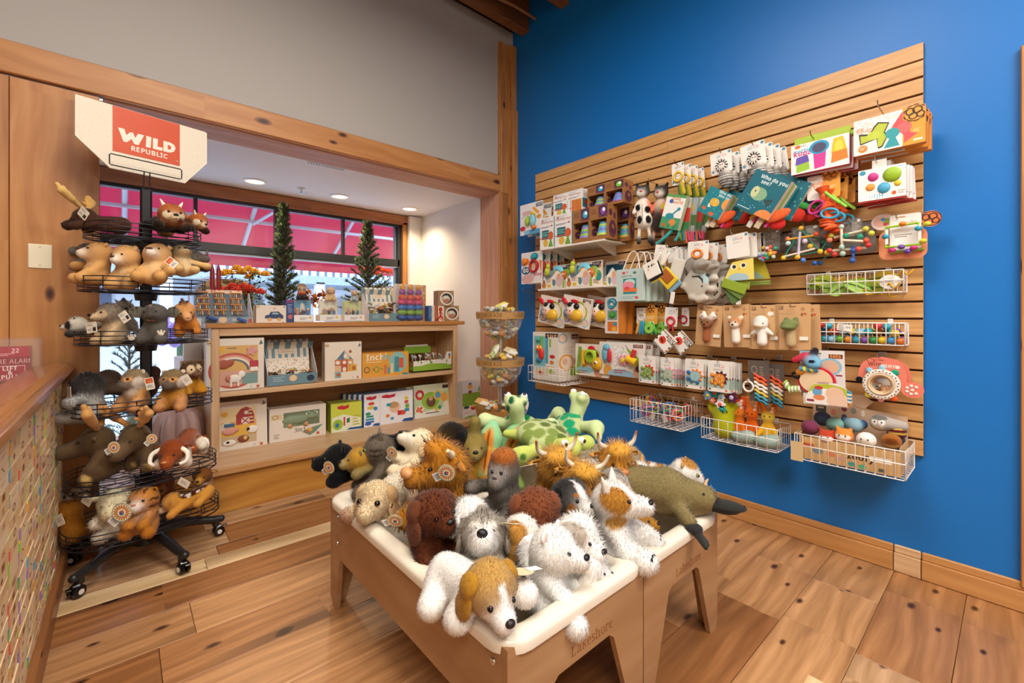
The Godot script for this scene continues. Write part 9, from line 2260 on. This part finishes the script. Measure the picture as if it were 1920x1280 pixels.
func build_tower()->void:
	var o:=thing("bowl_tower","tall stand of three clear bowls with kraft paper bands in front of the corner post","display stand","",V(-.55,.000,.47))
	part("pole",mb("c8c4bc").tube([V(0,.02,0),V(0,1.0,0)],.018,14),mat("d0ccc4",.2,.9),o)
	part("foot",mb("8a6a44").lathe(Vector3.ZERO,[Vector2(0,.03),Vector2(.17,.03),Vector2(.19,.0),Vector2(0,0)],24),M_satin,o)
	var gl:=StandardMaterial3D.new()
	gl.transparency=BaseMaterial3D.TRANSPARENCY_ALPHA; gl.albedo_color=Color(.92,.95,1,.1); gl.roughness=.05
	var band:=art("kraftband",400,30,"bg b98f56;T .2 .72 .6 7a5a30 EC4_KIND;h .02 .3 .1 .4 2 8a6a3a;h .44 .3 .12 .5 2 8a6a3a;T .7 .72 .6 7a5a30 EC4_KIND;h .9 .3 .1 .5 2 8a6a3a")
	rng.seed=14
	for k in 3:
		var y:float=[1.2,.856,.49][k]
		var prof:=[Vector2(.02,y-.22),Vector2(.07,y-.21),Vector2(.12,y-.17),Vector2(.155,y-.11),Vector2(.172,y-.04),Vector2(.18,y)]
		if k==2:prof=[Vector2(.02,y-.26),Vector2(.15,y-.25),Vector2(.165,y-.1),Vector2(.19,y)]
		if k<2:
			part("bowl",mb().lathe(Vector3.ZERO,prof,32),gl,o,"clear plastic bowl")
			var bm:=mb()
			bm.lathe(V(0,y-.03,0),[Vector2(.177,-.028),Vector2(.183,.02)],40)
			for i in bm.uv.size():bm.uv[i]=band.position+Vector2(fposmod(bm.uv[i].x*2.0,1.0),clampf((.02-bm.uv[i].y)/.048,0,1))*band.size
			part("paper_band",bm,M_print,o)
		else:
			part("barrel",mb("a87a44").lathe(Vector3.ZERO,prof,28),M_satin,o,"kraft covered lowest bowl")
		var c:=mb()
		var pal:=["d8c84a","c8ccd0","9a9a94","e0b04a","b8a878","e8e4dc","8a7a54","d0d8a0","d8904a"]
		for i in 150:
			var f:=rng.randf()*TAU
			var yy:=y-.03-rng.randf()*.17
			var rm:=.155*sqrt(clampf(1.0-pow((y-.02-yy)/.2,2.0),.05,1.0))
			var p:=V(cos(f)*rm*sqrt(rng.randf()),yy,sin(f)*rm*sqrt(rng.randf()))
			if i<34:p=V(cos(f)*.13*sqrt(rng.randf()),y+.0+rng.randf()*.02,sin(f)*.13*sqrt(rng.randf()))
			c.ink(pal[rng.randi() % 9]).ell(p,V(.026,.013,.018)*rng.randf_range(.8,1.3),7,Basis.from_euler(V(rng.randf()*3,rng.randf()*3,0)))
		var t:=one("wrapped_minis",c,M_satin,["yellow, white and grey wrapped mini toys filling the top clear bowl","yellow, white and grey wrapped mini toys filling the second clear bowl","yellow and pale wrapped mini toys heaped in the lowest bowl"][k],"small toys","wrapped minis in the bowls",o.position)
		t.set_meta("kind","stuff")
	m_fold(V(-.577,1.238,.514),"folded yellow and white paper lying on the top bowl","e0d468",.3)
	m_fold(V(-.643,.913,.522),"green printed card sticking up from the second bowl","b8c888",1.0)
	m_fold(V(-.524,.909,.56),"cream and grey wrapped toy standing up in the second bowl","d8c8a0",-.4)
	m_fold(V(-.71,.547,.463),"tan wrapped toy with a loop at the left of the lowest bowl","d8a868",-.3)
	m_fold(V(-.376,.478,.557),"grey wrapped toys hanging over the right of the lowest bowl","a8acb0",1.3)
func m_fold(p:Vector3,label:String,hex:String,turn:float)->void:
	var m:=mb(hex).at(Transform3D(Basis(Vector3.UP,-.7)*Basis(Vector3.BACK,turn),Vector3.ZERO))
	m.plate(P2([-.055,-.018,.02,-.022,.06,.0,.03,.024,-.04,.016]),.018)
	m.ink("efece0").plate(P2([-.02,-.02,.04,-.016,.05,.006,.0,.01]),.026)
	one("folded_toy",m,M_satin,label,"small toy","",p)
func build_window_display()->void:
	rng.seed=23
	for q in [["hay bale behind the red candles at the left of the display",V(-2.06,.851,-1.06),V(.36,.6,.3)],["low hay bale behind the car box under the tall tree",V(-1.78,.851,-.95),V(.3,.32,.3)],["rounded hay bale behind the coloured balls at the right",V(-.8,.851,-1.02),V(.4,.6,.3)]]:
		var o:=thing("hay_bale",q[0],"hay bale","hay bales in the window display",q[1])
		var m:=mb("9a855c").box(V(0,q[2].y/2,0),q[2]*.94,.05)
		for i in 900:
			m.ink(["b8a070","a08a5a","c8b484","8a7448"][i % 4])
			var a:=V(rng.randf()-.5,rng.randf()-.5,rng.randf()-.5)
			a[a.abs().max_axis_index()]=.49*signf(a[a.abs().max_axis_index()])
			var p:Vector3=a*q[2]+V(0,q[2].y/2,0)
			var d:=V(rng.randf()-.5,(rng.randf()-.5)*.6,rng.randf()-.5).normalized()*.03
			m.tri(p-d,p+d,p+d*.9+V(0,.004,.002),a.normalized())
		part("straw",m,M_cloth,o)
	for i in 3:one("candle",mb("8f1f24").lathe(Vector3.ZERO,[Vector2(.012,0),Vector2(.016,.02),Vector2(.014,.2),Vector2(.004,.24),Vector2(0,.245)],12),M_satin,["tall dark red taper candle, left of the pair above the peg display","tall dark red taper candle, right of the pair above the peg display","short dark red candle beside the red flowers"][i],"candle","red candles",[V(-2.204,1.295,-.62),V(-2.162,1.298,-.66),V(-2.083,1.286,-.7)][i]-V(0,.02+.1*int(i==2),0))
	for q in [["yellow chrysanthemum plant in the window beside the tall tree",V(-1.98,.9,-.86),.64,"e0aa1e","c8841a",.17],["red chrysanthemum plant in front of the yellow one",V(-2.03,.9,-.74),.5,"c8301e","d8502c",.16],["orange red chrysanthemum plant behind the cone shaped tree",V(-.76,.86,-1.22),.8,"d04a24","c8381e",.15]]:
		var o:=thing("chrysanthemum",q[0],"flowers","chrysanthemums in the window display",q[1])
		part("pot",mb("6a4030").lathe(Vector3.ZERO,[Vector2(0,0),Vector2(.07,0),Vector2(.09,.14),Vector2(.08,.14),Vector2(0,.12)],14),M_paint,o)
		var lv:=mb()
		for i in 420:
			lv.ink(["3f5a30","52703c","2f4626"][i % 3])
			var f:=rng.randf()*TAU
			var rr:float=q[5]*sqrt(rng.randf())
			var p:=V(cos(f)*rr,.14+(q[2]-.2)*rng.randf(),sin(f)*rr)
			var d:=V(rng.randf()-.5,rng.randf()*.6,rng.randf()-.5).normalized()*.03
			var s:=d.cross(V(.3,1,.2)).normalized()*.01
			lv.tri(p-s,p+s,p+d,V(cos(f),.8,sin(f)).normalized())
		tag(part("leaves",lv,M_cloth,o),"","","","stuff")
		for i in 11:
			var f:=i*2.4
			var rr:float=q[5]*sqrt((i+.5)/11.0)
			var c:=V(cos(f)*rr,q[2]-.03-rr*.35+rng.randf()*.03,sin(f)*rr)
			var m:=mb()
			for ring in 3:
				for k in 12:
					var g:=k*TAU/12+ring*.26
					var el:=.25+ring*.45
					var d:=V(cos(g)*cos(el),sin(el),sin(g)*cos(el))
					m.ink(q[3] if (k+ring) % 3 else q[4]).ell(c+d*.024,V(.02,.006,.007),6,Basis(Quaternion(Vector3.RIGHT,d)))
			m.ink(q[4]).ell(c+V(0,.012,0),Vector3.ONE*.012,6)
			part("bloom",m,M_cloth,o)
	for q in [["narrow tall fir in a pot against the middle window post",V(-1.66,.851,-1.0),1.24,.17,13],["cone shaped fir in a pot at the right of the window display",V(-.95,.851,-.98),1.2,.3,12]]:
		var o:=thing("potted_fir",q[0],"tree","firs in the window display",q[1])
		part("pot",mb("6f2a24").lathe(Vector3.ZERO,[Vector2(0,0),Vector2(.08,0),Vector2(.1,.3),Vector2(.09,.3),Vector2(0,.28)],14),M_satin,o)
		fir(o,q[2],q[3],q[4],"5a6e40","2a3f28",110)
	var aw:=thing("autumn_posy","orange and brown leaf posy between the two plush toys on the unit top","decoration","",V(-1.564,1.253,-.5))
	var m:=mb()
	for i in 40:
		m.ink(["b8621e","d8981e","7a3018","4a2c1c","c87a2c"][i % 5])
		var p:=V(rng.randf_range(-.07,.07),rng.randf()*.12-.02,rng.randf_range(-.04,.04))
		m.at(Transform3D(Basis.from_euler(V(rng.randf()-.5,rng.randf()*3,rng.randf()*3)),p)).plate(P2([-.03,0,-.008,.014,.03,0,-.006,-.014]),.002)
	part("leaves",m,M_cloth,aw)
	for i in 2:
		var o:=thing("pumpkin",["sage green pumpkin on the platform behind the spinner rack","dusty pink pumpkin on the platform behind the spinner rack"][i],"pumpkin","pumpkins behind the rack",[V(-2.52,.272,-.85),V(-2.395,.272,-.62)][i])
		var pm:=mb(["8fa898","c0a098"][i])
		for k in 9:pm.ell(V(cos(k*.698),0,sin(k*.698))*.075+V(0,.13,0),V(.08,[.12,.15][i],.05),12,Basis(Vector3.UP,-k*.698))
		part("flesh",pm,M_satin,o)
		part("stalk",mb("6a6a4a").tube([V(0,.22,0),V(.01,.3,.01)],.014,7,false,.008),M_paint,o)
func _ready()->void:
	setup_print()
	setup_materials()
	setup_view()
	build_shell()
	build_outside()
	build_table()
	build_rack()
	build_shelf()
	build_window_display()
	build_counter()
	build_slatwall()
	build_goods()
	build_shelf_goods()
	build_bin_animals()
	build_rack_animals()
	var t:=ImageTexture.create_from_image(atlas)
	M_print.albedo_texture=t; M_gloss_print.albedo_texture=t
